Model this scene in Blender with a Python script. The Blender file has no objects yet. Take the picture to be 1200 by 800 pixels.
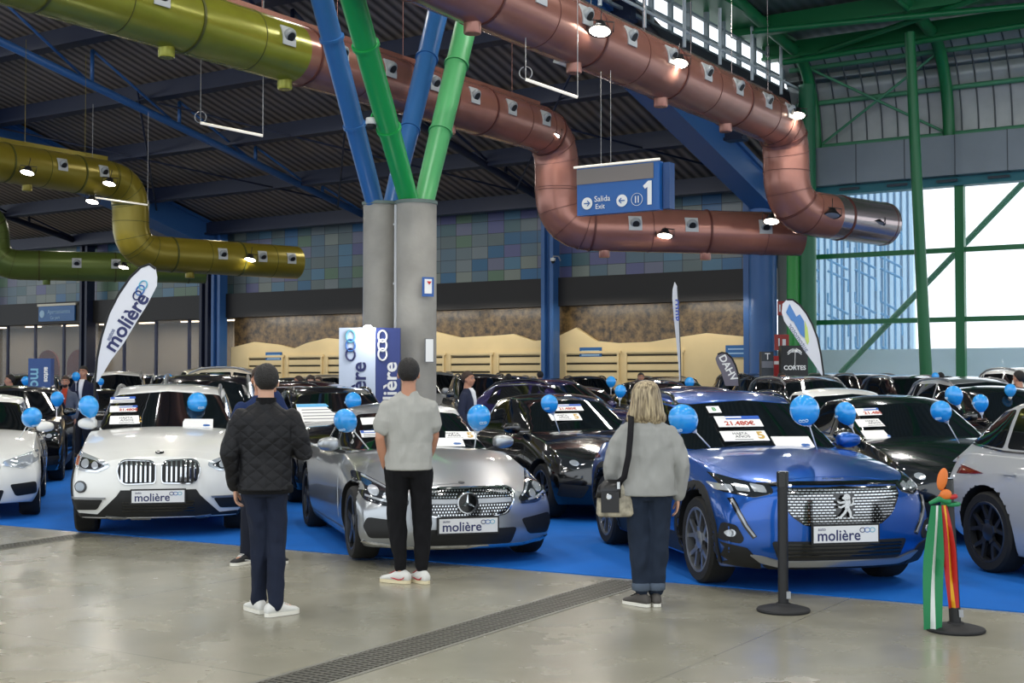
import bpy, bmesh, math, random
import numpy as np
from mathutils import Vector, Matrix, Euler
from mathutils.bvhtree import BVHTree
from mathutils.geometry import delaunay_2d_cdt
from mathutils import noise as mnoise
PI = math.pi
R = random.Random(7)
SC = bpy.context.scene
COL = SC.collection
F = 1550.0
CAMZ = 1.65
PITCH = math.atan(45.0 / F)
CT, ST = math.cos(PITCH), math.sin(PITCH)
# ------------------------------------------------------------------ camera
cam = bpy.data.objects.new('camera', bpy.data.cameras.new('camera'))
COL.objects.link(cam)
cam.location = (0, 0, CAMZ)
cam.rotation_euler = (PI / 2 + PITCH, 0, 0)
cam.data.sensor_width = 36.0
cam.data.lens = 36.0 * F / 1200.0
cam.data.clip_end = 600
SC.camera = cam
SC.view_settings.view_transform = 'Standard'
SC.view_settings.look = 'None'
SC.view_settings.gamma = 1.0
SC.view_settings.exposure = 0.12
SC.view_settings.use_curve_mapping = False
SC.cycles.use_denoising = True
SC.cycles.max_bounces = 8
SC.cycles.diffuse_bounces = 3
SC.cycles.glossy_bounces = 4
SC.cycles.sample_clamp_indirect = 6.0

def ray(px, py):
    x = (px - 600) / F; y = (400 - py) / F
    return Vector((x, CT - y * ST, ST + y * CT))
def at(px, py, D):                     # point seen at the pixel, D metres in front
    d = ray(px, py)
    return Vector((0, 0, CAMZ)) + d * (D / d.y)
def gnd(px, py):
    d = ray(px, py)
    return Vector((0, 0, CAMZ)) + d * (-CAMZ / d.z)
U = Vector((1000, 1550, 0)).normalized()      # away and to the right: the length of the hall
V = Vector((-U.y, U.x, 0))                    # away and to the left: across the hall
PW = Vector((295 / 1550 * 49, 49, 0))
def W(s, n, z=0.0):
    return PW + V * s - U * n + Vector((0, 0, z))
WANG = math.atan2(V.y, V.x)
# ------------------------------------------------------------------ materials
def lin(c):
    return tuple((x / 12.92 if x <= 0.04045 else ((x + 0.055) / 1.055) ** 2.4) for x in c)
def hexc(h):
    return lin(tuple(int(h[i:i + 2], 16) / 255 for i in (0, 2, 4)))
MATS = {}
def mat(name, col, rough=0.5, metal=0.0, coat=0.0, spec=0.5, emit=None, estr=0.0, trans=0.0, bump=0.0, bscale=20.0, var=0.0, vscale=3.0, alpha=1.0):
    if name in MATS: return MATS[name]
    if isinstance(col, str): col = hexc(col)
    m = bpy.data.materials.new(name); m.use_nodes = True
    nt = m.node_tree; b = nt.nodes['Principled BSDF']
    b.inputs['Base Color'].default_value = (*col, 1)
    b.inputs['Roughness'].default_value = rough
    b.inputs['Metallic'].default_value = metal
    b.inputs['Coat Weight'].default_value = coat
    b.inputs['Coat Roughness'].default_value = 0.03
    b.inputs['Specular IOR Level'].default_value = spec
    b.inputs['Transmission Weight'].default_value = trans
    b.inputs['Alpha'].default_value = alpha
    if emit is not None:
        if isinstance(emit, str): emit = hexc(emit)
        b.inputs['Emission Color'].default_value = (*emit, 1)
        b.inputs['Emission Strength'].default_value = estr
    if var or bump:
        tc = nt.nodes.new('ShaderNodeTexCoord')
    if var:
        n = nt.nodes.new('ShaderNodeTexNoise'); n.inputs['Scale'].default_value = vscale; n.inputs['Detail'].default_value = 6
        nt.links.new(tc.outputs['Object'], n.inputs['Vector'])
        r = nt.nodes.new('ShaderNodeMapRange'); r.inputs[1].default_value = 0.3; r.inputs[2].default_value = 0.7
        r.inputs[3].default_value = 1 - var; r.inputs[4].default_value = 1 + var
        nt.links.new(n.outputs['Fac'], r.inputs[0])
        h = nt.nodes.new('ShaderNodeHueSaturation'); h.inputs['Color'].default_value = (*col, 1)
        nt.links.new(r.outputs[0], h.inputs['Value']); nt.links.new(h.outputs[0], b.inputs['Base Color'])
    if bump:
        n2 = nt.nodes.new('ShaderNodeTexNoise'); n2.inputs['Scale'].default_value = bscale; n2.inputs['Detail'].default_value = 5
        nt.links.new(tc.outputs['Object'], n2.inputs['Vector'])
        bp = nt.nodes.new('ShaderNodeBump'); bp.inputs['Strength'].default_value = bump; bp.inputs['Distance'].default_value = 0.02
        nt.links.new(n2.outputs['Fac'], bp.inputs['Height']); nt.links.new(bp.outputs[0], b.inputs['Normal'])
    MATS[name] = m
    return m
# ------------------------------------------------------------------ mesh building
class MB:
    def __init__(self): self.v = []; self.f = []; self.n = []
    def add(self, vs, fs):
        o = len(self.v); self.v += [tuple(p) for p in vs]; self.f += [tuple(i + o for i in f) for f in fs]; return self
    def box(self, c, s, rot=None):
        hx, hy, hz = s[0] / 2, s[1] / 2, s[2] / 2
        vs = [Vector((x, y, z)) for x in (-hx, hx) for y in (-hy, hy) for z in (-hz, hz)]
        if rot is not None: vs = [rot @ v for v in vs]
        c = Vector(c)
        return self.add([v + c for v in vs], [(0, 1, 3, 2), (4, 6, 7, 5), (0, 4, 5, 1), (2, 3, 7, 6), (0, 2, 6, 4), (1, 5, 7, 3)])
    def bar(self, a, b, w, h, up=(0, 0, 1)):
        a, b = Vector(a), Vector(b); d = (b - a); L = d.length; d.normalize()
        up = Vector(up); s = d.cross(up)
        if s.length < 1e-4: s = d.cross(Vector((1, 0, 0)))
        s.normalize(); t = s.cross(d)
        vs = [a + s * sx * w / 2 + t * tz * h / 2 + d * L * k for k in (0, 1) for sx in (-1, 1) for tz in (-1, 1)]
        return self.add(vs, [(0, 1, 3, 2), (4, 6, 7, 5), (0, 4, 5, 1), (2, 3, 7, 6), (0, 2, 6, 4), (1, 5, 7, 3)])
    def tube(self, pts, r, n=16, caps=True):
        pts = [Vector(p) for p in pts]; m = len(pts)
        rs = r if isinstance(r, (list, tuple)) else [r] * m
        T = []
        for i in range(m):
            d = pts[min(i + 1, m - 1)] - pts[max(i - 1, 0)]
            T.append(d.normalized())
        ref = Vector((0, 0, 1)) if abs(T[0].z) < 0.9 else Vector((1, 0, 0))
        a = T[0].cross(ref).normalized()
        vs = []
        for i in range(m):
            a = (a - T[i] * a.dot(T[i])).normalized(); b = T[i].cross(a)
            for k in range(n):
                th = 2 * PI * k / n
                vs.append(pts[i] + (a * math.cos(th) + b * math.sin(th)) * rs[i])
        fs = [(i * n + k, i * n + (k + 1) % n, (i + 1) * n + (k + 1) % n, (i + 1) * n + k) for i in range(m - 1) for k in range(n)]
        if caps:
            fs.append(tuple(range(n - 1, -1, -1))); fs.append(tuple((m - 1) * n + k for k in range(n)))
        return self.add(vs, fs)
    def lathe(self, prof, n=24, M=None, closed=False):   # prof: (radius, height) list round z
        m = len(prof); vs = []
        for (r, z) in prof:
            for k in range(n):
                th = 2 * PI * k / n; p = Vector((r * math.cos(th), r * math.sin(th), z))
                vs.append(M @ p if M is not None else p)
        rng = m if closed else m - 1
        fs = [(i * n + k, i * n + (k + 1) % n, ((i + 1) % m) * n + (k + 1) % n, ((i + 1) % m) * n + k) for i in range(rng) for k in range(n)]
        if not closed:
            if prof[0][0] > 1e-4: fs.append(tuple(range(n - 1, -1, -1)))
            if prof[-1][0] > 1e-4: fs.append(tuple((m - 1) * n + k for k in range(n)))
        return self.add(vs, fs)
    def prism(self, poly, M, depth):     # 2D polygon in the local xy plane of M, thickness along local z
        n = len(poly)
        vs = [M @ Vector((x, y, 0)) for x, y in poly] + [M @ Vector((x, y, depth)) for x, y in poly]
        return self.add(vs, [tuple(range(n - 1, -1, -1)), tuple(range(n, 2 * n))] + [(i, (i + 1) % n, n + (i + 1) % n, n + i) for i in range(n)])
    def ellipsoid(self, c, s, rot=None, nu=16, nv=10):
        c = Vector(c); vs = []; fs = []
        for j in range(nv + 1):
            ph = PI * j / nv
            for i in range(nu):
                th = 2 * PI * i / nu
                p = Vector((s[0] * math.sin(ph) * math.cos(th), s[1] * math.sin(ph) * math.sin(th), s[2] * math.cos(ph)))
                if rot is not None: p = rot @ p
                vs.append(c + p)
        for j in range(nv):
            for i in range(nu):
                fs.append((j * nu + i, (j + 1) * nu + i, (j + 1) * nu + (i + 1) % nu, j * nu + (i + 1) % nu))
        return self.add(vs, fs)
    def mesh(self, name, m, smooth=False, angle=None):
        me = bpy.data.meshes.new(name)
        me.from_pydata(self.v, [], self.f)
        bm = bmesh.new(); bm.from_mesh(me)
        bmesh.ops.remove_doubles(bm, verts=bm.verts, dist=1e-6)
        bmesh.ops.recalc_face_normals(bm, faces=bm.faces)
        if angle is not None:
            for e in bm.edges:
                if len(e.link_faces) == 2 and e.calc_face_angle(0) > angle: e.smooth = False
        bm.to_mesh(me); bm.free()
        if smooth or angle is not None:
            for p in me.polygons: p.use_smooth = True
        if m: me.materials.append(m)
        return me
    def build(self, name, m, parent=None, smooth=False, angle=None):
        return link(name, self.mesh(name, m, smooth, angle), parent)
def link(name, me, parent=None, M=None):
    o = bpy.data.objects.new(name, me); COL.objects.link(o)
    if parent is not None: o.parent = parent
    if M is not None: o.matrix_local = M
    return o
def empty(name, loc=(0, 0, 0), rz=0.0):
    o = bpy.data.objects.new(name, None); COL.objects.link(o)
    o.location = loc; o.rotation_euler = (0, 0, rz); o.empty_display_size = 0.1
    return o
def tag(o, label=None, cat=None, group=None, kind=None):
    if label: o['label'] = label
    if cat: o['category'] = cat
    if group: o['group'] = group
    if kind: o['kind'] = kind
    return o
KIDS = {}
def copy_tree(o, parent=None):
    c = o.copy(); COL.objects.link(c)
    if parent is not None: c.parent = parent
    for ch in list(o.children): copy_tree(ch, c)
    return c
FONT_CACHE = {}
def text_mesh(body, size, M, m, name, parent=None, extrude=0.004, align='CENTER', offset=0.0):
    key = (body, size, extrude, align, offset)
    if key not in FONT_CACHE:
        cu = bpy.data.curves.new('t', 'FONT'); cu.body = body; cu.size = size; cu.extrude = extrude
        cu.align_x = align; cu.align_y = 'CENTER'; cu.resolution_u = 3; cu.offset = offset
        ob = bpy.data.objects.new('t', cu); COL.objects.link(ob)
        dg = bpy.context.evaluated_depsgraph_get()
        me = bpy.data.meshes.new_from_object(ob.evaluated_get(dg))
        bpy.data.objects.remove(ob); bpy.data.curves.remove(cu)
        FONT_CACHE[key] = me
    me = FONT_CACHE[key].copy(); me.name = name
    me.materials.clear(); me.materials.append(m)
    return link(name, me, parent, M)
def text_into(mb, body, size, M, extrude=0.002, align='CENTER', offset=0.0):
    o = text_mesh(body, size, Matrix(), None, 'tmp', None, extrude, align, offset)
    me = o.data
    mb.add([M @ v.co for v in me.vertices], [tuple(p.vertices) for p in me.polygons])
    bpy.data.objects.remove(o); bpy.data.meshes.remove(me)
def frame_M(origin, xdir, ydir):        # matrix with local x, y along the given directions
    x = Vector(xdir).normalized(); z = x.cross(Vector(ydir)).normalized(); y = z.cross(x)
    M = Matrix.Identity(4)
    for i in range(3): M[i][0] = x[i]; M[i][1] = y[i]; M[i][2] = z[i]; M[i][3] = origin[i]
    return M
def smooth_path(pts, r, n=8):           # polyline with rounded corners
    pts = [Vector(p) for p in pts]; out = [pts[0]]
    for i in range(1, len(pts) - 1):
        a, b, c = pts[i - 1], pts[i], pts[i + 1]
        d1 = (a - b).normalized(); d2 = (c - b).normalized()
        p, q = b + d1 * r, b + d2 * r
        for k in range(n + 1):
            t = k / n
            out.append(p * (1 - t) ** 2 + b * 2 * t * (1 - t) + q * t * t)
    out.append(pts[-1]); return out
def rrect(w, h, r, n=5, cx=0, cy=0):
    out = []
    for (sx, sy, a0) in ((1, 1, 0), (-1, 1, 90), (-1, -1, 180), (1, -1, 270)):
        for k in range(n + 1):
            a = math.radians(a0 + 90 * k / n)
            out.append((cx + sx * (w / 2 - r) + r * math.cos(a), cy + sy * (h / 2 - r) + r * math.sin(a)))
    return out
def ring_poly(cx, cy, rx, ry, n=20):
    return [(cx + rx * math.cos(2 * PI * k / n), cy + ry * math.sin(2 * PI * k / n)) for k in range(n)]
# ------------------------------------------------------------------ world
w = bpy.data.worlds.new('world'); SC.world = w; w.use_nodes = True
bg = w.node_tree.nodes['Background']
bg.inputs['Color'].default_value = (0.86, 0.93, 1.0, 1); bg.inputs['Strength'].default_value = 1.75
# ------------------------------------------------------------------ floor
def floor_mat():
    m = bpy.data.materials.new('polished_concrete'); m.use_nodes = True; nt = m.node_tree; b = nt.nodes['Principled BSDF']
    tc = nt.nodes.new('ShaderNodeTexCoord')
    mp = nt.nodes.new('ShaderNodeMapping'); mp.inputs['Rotation'].default_value = (0, 0, -WANG)
    nt.links.new(tc.outputs['Object'], mp.inputs['Vector'])
    n1 = nt.nodes.new('ShaderNodeTexNoise'); n1.inputs['Scale'].default_value = 0.45; n1.inputs['Detail'].default_value = 6; n1.inputs['Roughness'].default_value = 0.5
    n2 = nt.nodes.new('ShaderNodeTexNoise'); n2.inputs['Scale'].default_value = 2.2; n2.inputs['Detail'].default_value = 6
    for n in (n1, n2): nt.links.new(mp.outputs[0], n.inputs['Vector'])
    cr = nt.nodes.new('ShaderNodeValToRGB')
    cr.color_ramp.elements[0].position = 0.3; cr.color_ramp.elements[0].color = (*hexc('827f70'), 1)
    cr.color_ramp.elements[1].position = 0.72; cr.color_ramp.elements[1].color = (*hexc('a39f8e'), 1)
    nt.links.new(n1.outputs['Fac'], cr.inputs[0])
    sx = nt.nodes.new('ShaderNodeSeparateXYZ'); nt.links.new(mp.outputs[0], sx.inputs[0])
    # saw-cut joints every 4.6 m both ways
    last = None
    for ax, off in ((0, 1.3), (1, 0.9)):
        a = nt.nodes.new('ShaderNodeMath'); a.operation = 'ADD'; a.inputs[1].default_value = off; nt.links.new(sx.outputs[ax], a.inputs[0])
        p = nt.nodes.new('ShaderNodeMath'); p.operation = 'PINGPONG'; p.inputs[1].default_value = 2.3; nt.links.new(a.outputs[0], p.inputs[0])
        l = nt.nodes.new('ShaderNodeMath'); l.operation = 'LESS_THAN'; l.inputs[1].default_value = 0.006; nt.links.new(p.outputs[0], l.inputs[0])
        if last is None: last = l
        else:
            mx = nt.nodes.new('ShaderNodeMath'); mx.operation = 'MAXIMUM'; nt.links.new(last.outputs[0], mx.inputs[0]); nt.links.new(l.outputs[0], mx.inputs[1]); last = mx
    sc = nt.nodes.new('ShaderNodeMath'); sc.operation = 'MULTIPLY'; sc.inputs[1].default_value = 0.45; nt.links.new(last.outputs[0], sc.inputs[0])
    mix = nt.nodes.new('ShaderNodeMix'); mix.data_type = 'RGBA'; mix.inputs[7].default_value = (*hexc('4c4a44'), 1)
    nt.links.new(sc.outputs[0], mix.inputs[0]); nt.links.new(cr.outputs[0], mix.inputs[6])
    nt.links.new(mix.outputs[2], b.inputs['Base Color'])
    rr = nt.nodes.new('ShaderNodeMapRange'); rr.inputs[1].default_value = 0.35; rr.inputs[2].default_value = 0.65; rr.inputs[3].default_value = 0.2; rr.inputs[4].default_value = 0.3
    nt.links.new(n2.outputs['Fac'], rr.inputs[0]); nt.links.new(rr.outputs[0], b.inputs['Roughness'])
    b.inputs['Specular IOR Level'].default_value = 0.6
    return m
mb = MB(); mb.add([W(75, -1, 0), W(75, 62, 0), W(-45, 62, 0), W(-45, -1, 0)], [(0, 1, 2, 3)])
mb.add([W(75, -1, -.2), W(75, 62, -.2), W(-45, 62, -.2), W(-45, -1, -.2)], [(0, 1, 2, 3)])
tag(mb.build('floor', floor_mat()), kind='structure')
mb = MB(); mb.add([W(75, -1, -.05), W(-75, -1, -.05), W(-75, -90, -.05), W(75, -90, -.05)], [(0, 1, 2, 3)])
tag(mb.build('ground', mat('forecourt', 'c9ccc8', .9)), kind='structure')
# carpet
A0, A1 = gnd(0, 615), gnd(1200, 718)
cd = (A1 - A0).normalized(); cn = Vector((-cd.y, cd.x, 0))
if cn.y < 0: cn = -cn
p0, p1 = A0 - cd * 34, A1 + cd * 8
mb = MB(); q = [p0, p1, p1 + cn * 35, p0 + cn * 35]
mb.add([p + Vector((0, 0, .001)) for p in q] + [p + Vector((0, 0, .008)) for p in q], [(3, 2, 1, 0), (4, 5, 6, 7), (0, 1, 5, 4), (1, 2, 6, 5), (2, 3, 7, 6), (3, 0, 4, 7)])
tag(mb.build('carpet', mat('blue_carpet', (0.0, 0.13, 0.52), .85, var=.12, vscale=1.2, bump=.3, bscale=150, spec=.3)),
    'bright blue exhibition carpet laid under all the cars', 'carpet')
# drain channels
def drain(a, b, w, lab):
    root = empty('floor_drain', a)
    d = (b - a).normalized(); s = Vector((-d.y, d.x, 0)); L = (b - a).length
    e = MB()
    for k in (-1, 1): e.bar(Vector((0, 0, .002)) + s * k * w / 2, Vector((0, 0, .002)) + d * L + s * k * w / 2, .03, .006)
    e.build('edge_strip', mat('drain_edge', '8b897f', .4, .3), root)
    g = MB(); g.bar(Vector((0, 0, .001)), d * L + Vector((0, 0, .001)), w - .03, .003); 
    g.build('channel', mat('drain_dark', '34332f', .8), root)
    n = int(L / .05); c = MB()
    for i in range(n):
        p = d * (i * .05 + .02) + Vector((0, 0, .004))
        c.bar(p - s * (w / 2 - .02), p + s * (w / 2 - .02), .022, .004)
    for k in range(5):
        o = s * ((k - 2) * w / 5.2) + Vector((0, 0, .0045)); c.bar(o, o + d * L, .012, .004)
    c.build('grating', mat('drain_steel', '6a685f', .45, .4), root)
    tag(root, lab, 'floor drain')
drain(gnd(262, 825), gnd(738, 681), .36, 'long grated drain running across the concrete to the blue carpet')
drain(gnd(-70, 652), gnd(98, 627), .30, 'short far drain strip meeting the carpet edge by the white cars')
# ------------------------------------------------------------------ back wall
M_black = mat('black_fascia', '121010', .55)
M_blue = mat('steel_blue', '31609a', .42)
M_dblue = mat('steel_dark_blue', '17203a', .5)
M_green = mat('steel_green', '17703f', .4)
M_lgreen = mat('strut_green', '22a04f', .35)
def facade_mosaic():
    m = bpy.data.materials.new('mosaic_panels'); m.use_nodes = True; nt = m.node_tree; b = nt.nodes['Principled BSDF']
    tc = nt.nodes.new('ShaderNodeTexCoord'); sx = nt.nodes.new('ShaderNodeSeparateXYZ'); nt.links.new(tc.outputs['Object'], sx.inputs[0])
    def cell(out, size):
        d = nt.nodes.new('ShaderNodeMath'); d.operation = 'DIVIDE'; d.inputs[1].default_value = size; nt.links.new(out, d.inputs[0])
        f = nt.nodes.new('ShaderNodeMath'); f.operation = 'FLOOR'; nt.links.new(d.outputs[0], f.inputs[0])
        r = nt.nodes.new('ShaderNodeMath'); r.operation = 'FRACT'; nt.links.new(d.outputs[0], r.inputs[0])
        return f, r
    fx, rx = cell(sx.outputs[0], .82); fz, rz = cell(sx.outputs[2], .52)
    c = nt.nodes.new('ShaderNodeCombineXYZ'); nt.links.new(fx.outputs[0], c.inputs[0]); nt.links.new(fz.outputs[0], c.inputs[1])
    wn = nt.nodes.new('ShaderNodeTexWhiteNoise'); wn.noise_dimensions = '2D'; nt.links.new(c.outputs[0], wn.inputs['Vector'])
    cr = nt.nodes.new('ShaderNodeValToRGB'); cr.color_ramp.interpolation = 'CONSTANT'
    cols = ['5f6f70', '56707f', '4f7a94', '66767a', '6b6f86', '2f6488', '748083', '5c5f8a', '4b6a70', '7e8880', '346a96', '5d7a63']
    el = cr.color_ramp.elements
    el[0].color = (*hexc(cols[0]), 1); el[1].position = 1 / 12; el[1].color = (*hexc(cols[1]), 1)
    for i in range(2, 12):
        e = el.new(i / 12); e.color = (*hexc(cols[i]), 1)
    nt.links.new(wn.outputs['Value'], cr.inputs[0])
    g = None
    for r, t in ((rx, .03), (rz, .04)):
        l = nt.nodes.new('ShaderNodeMath'); l.operation = 'LESS_THAN'; l.inputs[1].default_value = t; nt.links.new(r.outputs[0], l.inputs[0])
        if g is None: g = l
        else:
            mx = nt.nodes.new('ShaderNodeMath'); mx.operation = 'MAXIMUM'; nt.links.new(g.outputs[0], mx.inputs[0]); nt.links.new(l.outputs[0], mx.inputs[1]); g = mx
    mix = nt.nodes.new('ShaderNodeMix'); mix.data_type = 'RGBA'; mix.inputs[7].default_value = (*hexc('2c3238'), 1)
    nt.links.new(g.outputs[0], mix.inputs[0]); nt.links.new(cr.outputs[0], mix.inputs[6]); nt.links.new(mix.outputs[2], b.inputs['Base Color'])
    b.inputs['Roughness'].default_value = .35
    return m
# local frame of the wall: x along V (leftwards), y towards the viewer (-U), z up
MW = Matrix.Identity(4)
for i in range(3): MW[i][0] = V[i]; MW[i][1] = -U[i]; MW[i][2] = (0, 0, 1)[i]; MW[i][3] = PW[i]
def wobj(mb, name, m, kind='structure', parent=None, **k):
    o = mb.build(name, m, parent, **k)
    if parent is None:
        o.matrix_world = MW
        if kind: o['kind'] = kind
    return o
SMAX = 62.0
mb = MB(); mb.box(((SMAX - .6) / 2, -.15, 7.45), (SMAX + .6, .3, 3.5)); wobj(mb, 'wall_back', facade_mosaic())
mb = MB(); mb.box(((SMAX - .6) / 2, .2, 5.19), (SMAX + .6, .75, 1.14)); wobj(mb, 'trim_1', M_black)
# terrain-like brown panels behind the beige hills
def brown_mat():
    m = bpy.data.materials.new('brown_relief'); m.use_nodes = True; nt = m.node_tree; b = nt.nodes['Principled BSDF']
    tc = nt.nodes.new('ShaderNodeTexCoord'); v = nt.nodes.new('ShaderNodeTexNoise'); v.inputs['Scale'].default_value = 3.2; v.inputs['Detail'].default_value = 9; v.inputs['Roughness'].default_value = .7
    nt.links.new(tc.outputs['Object'], v.inputs['Vector'])
    cr = nt.nodes.new('ShaderNodeValToRGB'); el = cr.color_ramp.elements
    el[0].position = .38; el[0].color = (*hexc('2b2318'), 1); el[1].position = .66; el[1].color = (*hexc('8a6f45'), 1)
    nt.links.new(v.outputs['Fac'], cr.inputs[0]); nt.links.new(cr.outputs[0], b.inputs['Base Color'])
    b.inputs['Roughness'].default_value = .28; b.inputs['Specular IOR Level'].default_value = .5
    return m
S_END = 27.0
mb = MB(); mb.box(((S_END - .4) / 2, -.1, 2.4), (S_END + .4, .2, 4.7)); wobj(mb, 'wall_back_panel', brown_mat())
# beige hills layer per bay
prof = [(-.4, 2.9), (.6, 3.25), (2.2, 3.42), (3.4, 3.28), (4.6, 3.12), (6.0, 3.1), (7.0, 3.2), (7.9, 3.75), (8.9, 3.35), (9.0, 3.3), (9.9, 3.25), (10.9, 3.55), (11.8, 3.5), (13.6, 3.45), (15, 3.75), (17, 3.5), (19, 3.2), (19.8, 3.45), (21, 3.55), (22.2, 3.35), (23, 3.1), (24, 3.3), (25.5, 3.45), (27, 3.2)]
poly = [(-.4, 0)] + [(s, z) for s, z in prof] + [(27, 0)]
mb = MB(); mb.prism([(x, y) for x, y in poly], frame_M((0, .0, 0), (1, 0, 0), (0, 0, 1)), -.22)
wobj(mb, 'wall_back_front', mat('beige_board', 'e6cf9c', .7, var=.06, vscale=.7))
M_slot = mat('slot_dark', '2a251b', .8)
for (s0, s1) in ((3.2, 5.6), (5.95, 8.35), (9.5, 11.6), (11.95, 14.05), (14.4, 16.5), (18.8, 20.9), (21.25, 23.3), (23.65, 25.8)):
    r = MB()
    for z in (2.62, 2.3, 1.98, 1.66): r.box(((s0 + s1) / 2, .24, z), (s1 - s0, .03, .06))
    g = MB()
    for z in (2.46, 2.14, 1.82): g.box(((s0 + s1) / 2, .26, z), (s1 - s0, .05, .22))
    for z in (2.75, 1.5): g.box(((s0 + s1) / 2, .27, z), (s1 - s0 + .2, .08, .1))
    for s in (s0, s1): g.box((s, .27, 2.12), (.08, .09, 1.35))
    o = g.build('ventilation_louvre', MATS['beige_board']); o.matrix_world = MW
    tag(o, 'beige wall louvre in the far rear wall below the brown relief panels', 'louvre', 'beige louvres along the rear wall')
    r.build('slot', M_slot, o)
for (s, lab) in ((.9, 'small blue wall sign just beside the rightmost blue wall column'), (7.2, 'small blue wall sign beneath the hill peak to the right of the middle blue column'), (24.2, 'small blue wall sign at far left end of beige wall')):
    o = MB().box((s, .26, 2.72), (1.0, .04, .45)).build('wall_sign', mat('sign_blue', '1f5f9c', .4)); o.matrix_world = MW
    tag(o, lab, 'sign')
    t = MB(); [t.box((s, .285, 2.72 + d), (.8, .01, .05)) for d in (-.08, .08)]; t.build('lettering', mat('sign_text_pale', '9fc3de', .5), o)
# left storefront: glazed hall with lit room
mb = MB(); mb.box(((27 + SMAX) / 2, -3.2, 2.4), (SMAX - 27, .2, 4.8)); wobj(mb, 'wall_room', mat('room_wall', '837c72', .7))
mb = MB(); mb.box(((27 + SMAX) / 2, -1.7, 4.7), (SMAX - 27, 3.2, .1)); wobj(mb, 'ceiling_room', mat('room_ceil', '8a857c', .8))
mb = MB()
for k, s in enumerate(np.arange(27.6, SMAX, 2.35)): mb.box((s, .1, 2.35), (.14, .12, 4.6))
mb.box(((27 + SMAX) / 2, .1, .7), (SMAX - 27, .1, .1)); 
wobj(mb, 'window_frame_room', mat('mullion_dark', '20284a', .5))
gl = mat('shop_glass', '55606a', .04, spec=.8, alpha=.22)
mb = MB(); mb.box(((27 + SMAX) / 2, .1, 2.35), (SMAX - 27, .02, 4.6)); wobj(mb, 'window_1', gl)
for i, s in enumerate(np.arange(28.5, 60, 3.1)):
    z = 4.62
    o = MB().box((s, -1.5, z), (1.1, .25, .05)).build('ceiling_lamp', mat('lamp_soft', 'fff0d8', .5, emit='ffe8c8', estr=5)); o.matrix_world = MW
    tag(o, 'ceiling light strip glowing inside the glazed room at the far left', 'ceiling light', 'light strips in the glazed room')
for px, lab in ((61, 'dark red arched booth screen behind the glass, left one of two'), (97, 'dark red arched booth screen behind the glass, right one of two')):
    # place along wall plane 1.6 m behind the glass
    X = (px - 600) / F
    s = (PW.x + 1.6 * U.x - X * (PW.y + 1.6 * U.y)) / (X * V.y - V.x)
    pl = [(-.95, 0), (-.95, 2.2)] + [(.95 * math.cos(a), 2.35 + .95 * math.sin(a)) for a in np.linspace(PI, 0, 12)] + [(.95, 2.2), (.95, 0)]
    o = MB().prism(pl, frame_M((s, -1.3, .0), (1, 0, 0), (0, 0, 1)), .08).build('booth_screen', mat('booth_red', '6b2b22', .6)); o.matrix_world = MW
    tag(o, lab, 'booth screen')
for (s0, s1, hh, lab) in ((29, 36, 1.9, 'dark red counter behind glass nearest the blue columns'), (38, 47, 1.4, 'long dark red counter behind the glass at far left')):
    o = MB().box(((s0 + s1) / 2, -2.2, hh / 2), (s1 - s0, .8, hh)).build('service_counter', mat('counter_red', '6e2026', .4)); o.matrix_world = MW
    MB().box(((s0 + s1) / 2, -2.15, hh + .03), (s1 - s0 + .1, .95, .06)).build('counter_top', mat('counter_top', 'a59c8c', .3), o)
    tag(o, lab, 'counter')
# wall columns
def wcol(s, n, z1, name, m, w=.52):
    g = MB()
    for k in (-1, 1): g.box((s + k * w / 2 * .78, n, z1 / 2), (w * .32, .5, z1))
    g.box((s, n, z1 / 2), (w * .6, .12, z1))
    return wobj(g, name, m)
for i, s in enumerate((8.8, 18, 27.3, 28.1, 36.8, 46, 55)):
    wcol(s, .72, 9.0, 'pillar_wall', M_blue if s < 28 else M_dblue)
mb = MB(); mb.tube([(-.35, .9, 0), (-.35, .9, 9.2)], .5, 24); mb.box((.35, .6, 4.6), (.22, .4, 9.2)); wobj(mb, 'pillar_corner', M_blue, smooth=False, angle=.6)
# reception sign on beam left
o = MB().box((39.3, .62, 5.15), (2.9, .08, .8)).build('direction_sign', mat('sign_blue', '1f5f9c', .4)); o.matrix_world = MW
MB().box((39.3, .63, 5.62), (3.1, .1, .12)).build('top_rail', mat('pale_bar', 'cfcbb8', .4), o)
M_white = mat('white_paint', 'e9e9e6', .4)
t = MB(); Mx = frame_M((39.1, .665, 5.25), (-1, 0, 0), (0, 0, 1)); text_into(t, 'Aparcamientos', .3, Mx); text_into(t, 'Car park', .22, frame_M((39.4, .665, 4.93), (-1, 0, 0), (0, 0, 1)))
t.prism(ring_poly(0, 0, .2, .2), frame_M((40.45, .665, 5.15), (-1, 0, 0), (0, 0, 1)), .01)
t.build('lettering', mat('sign_text_pale', '9fc3de', .5), o)
tag(o, 'blue direction sign on the black fascia at far left', 'sign')
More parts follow.
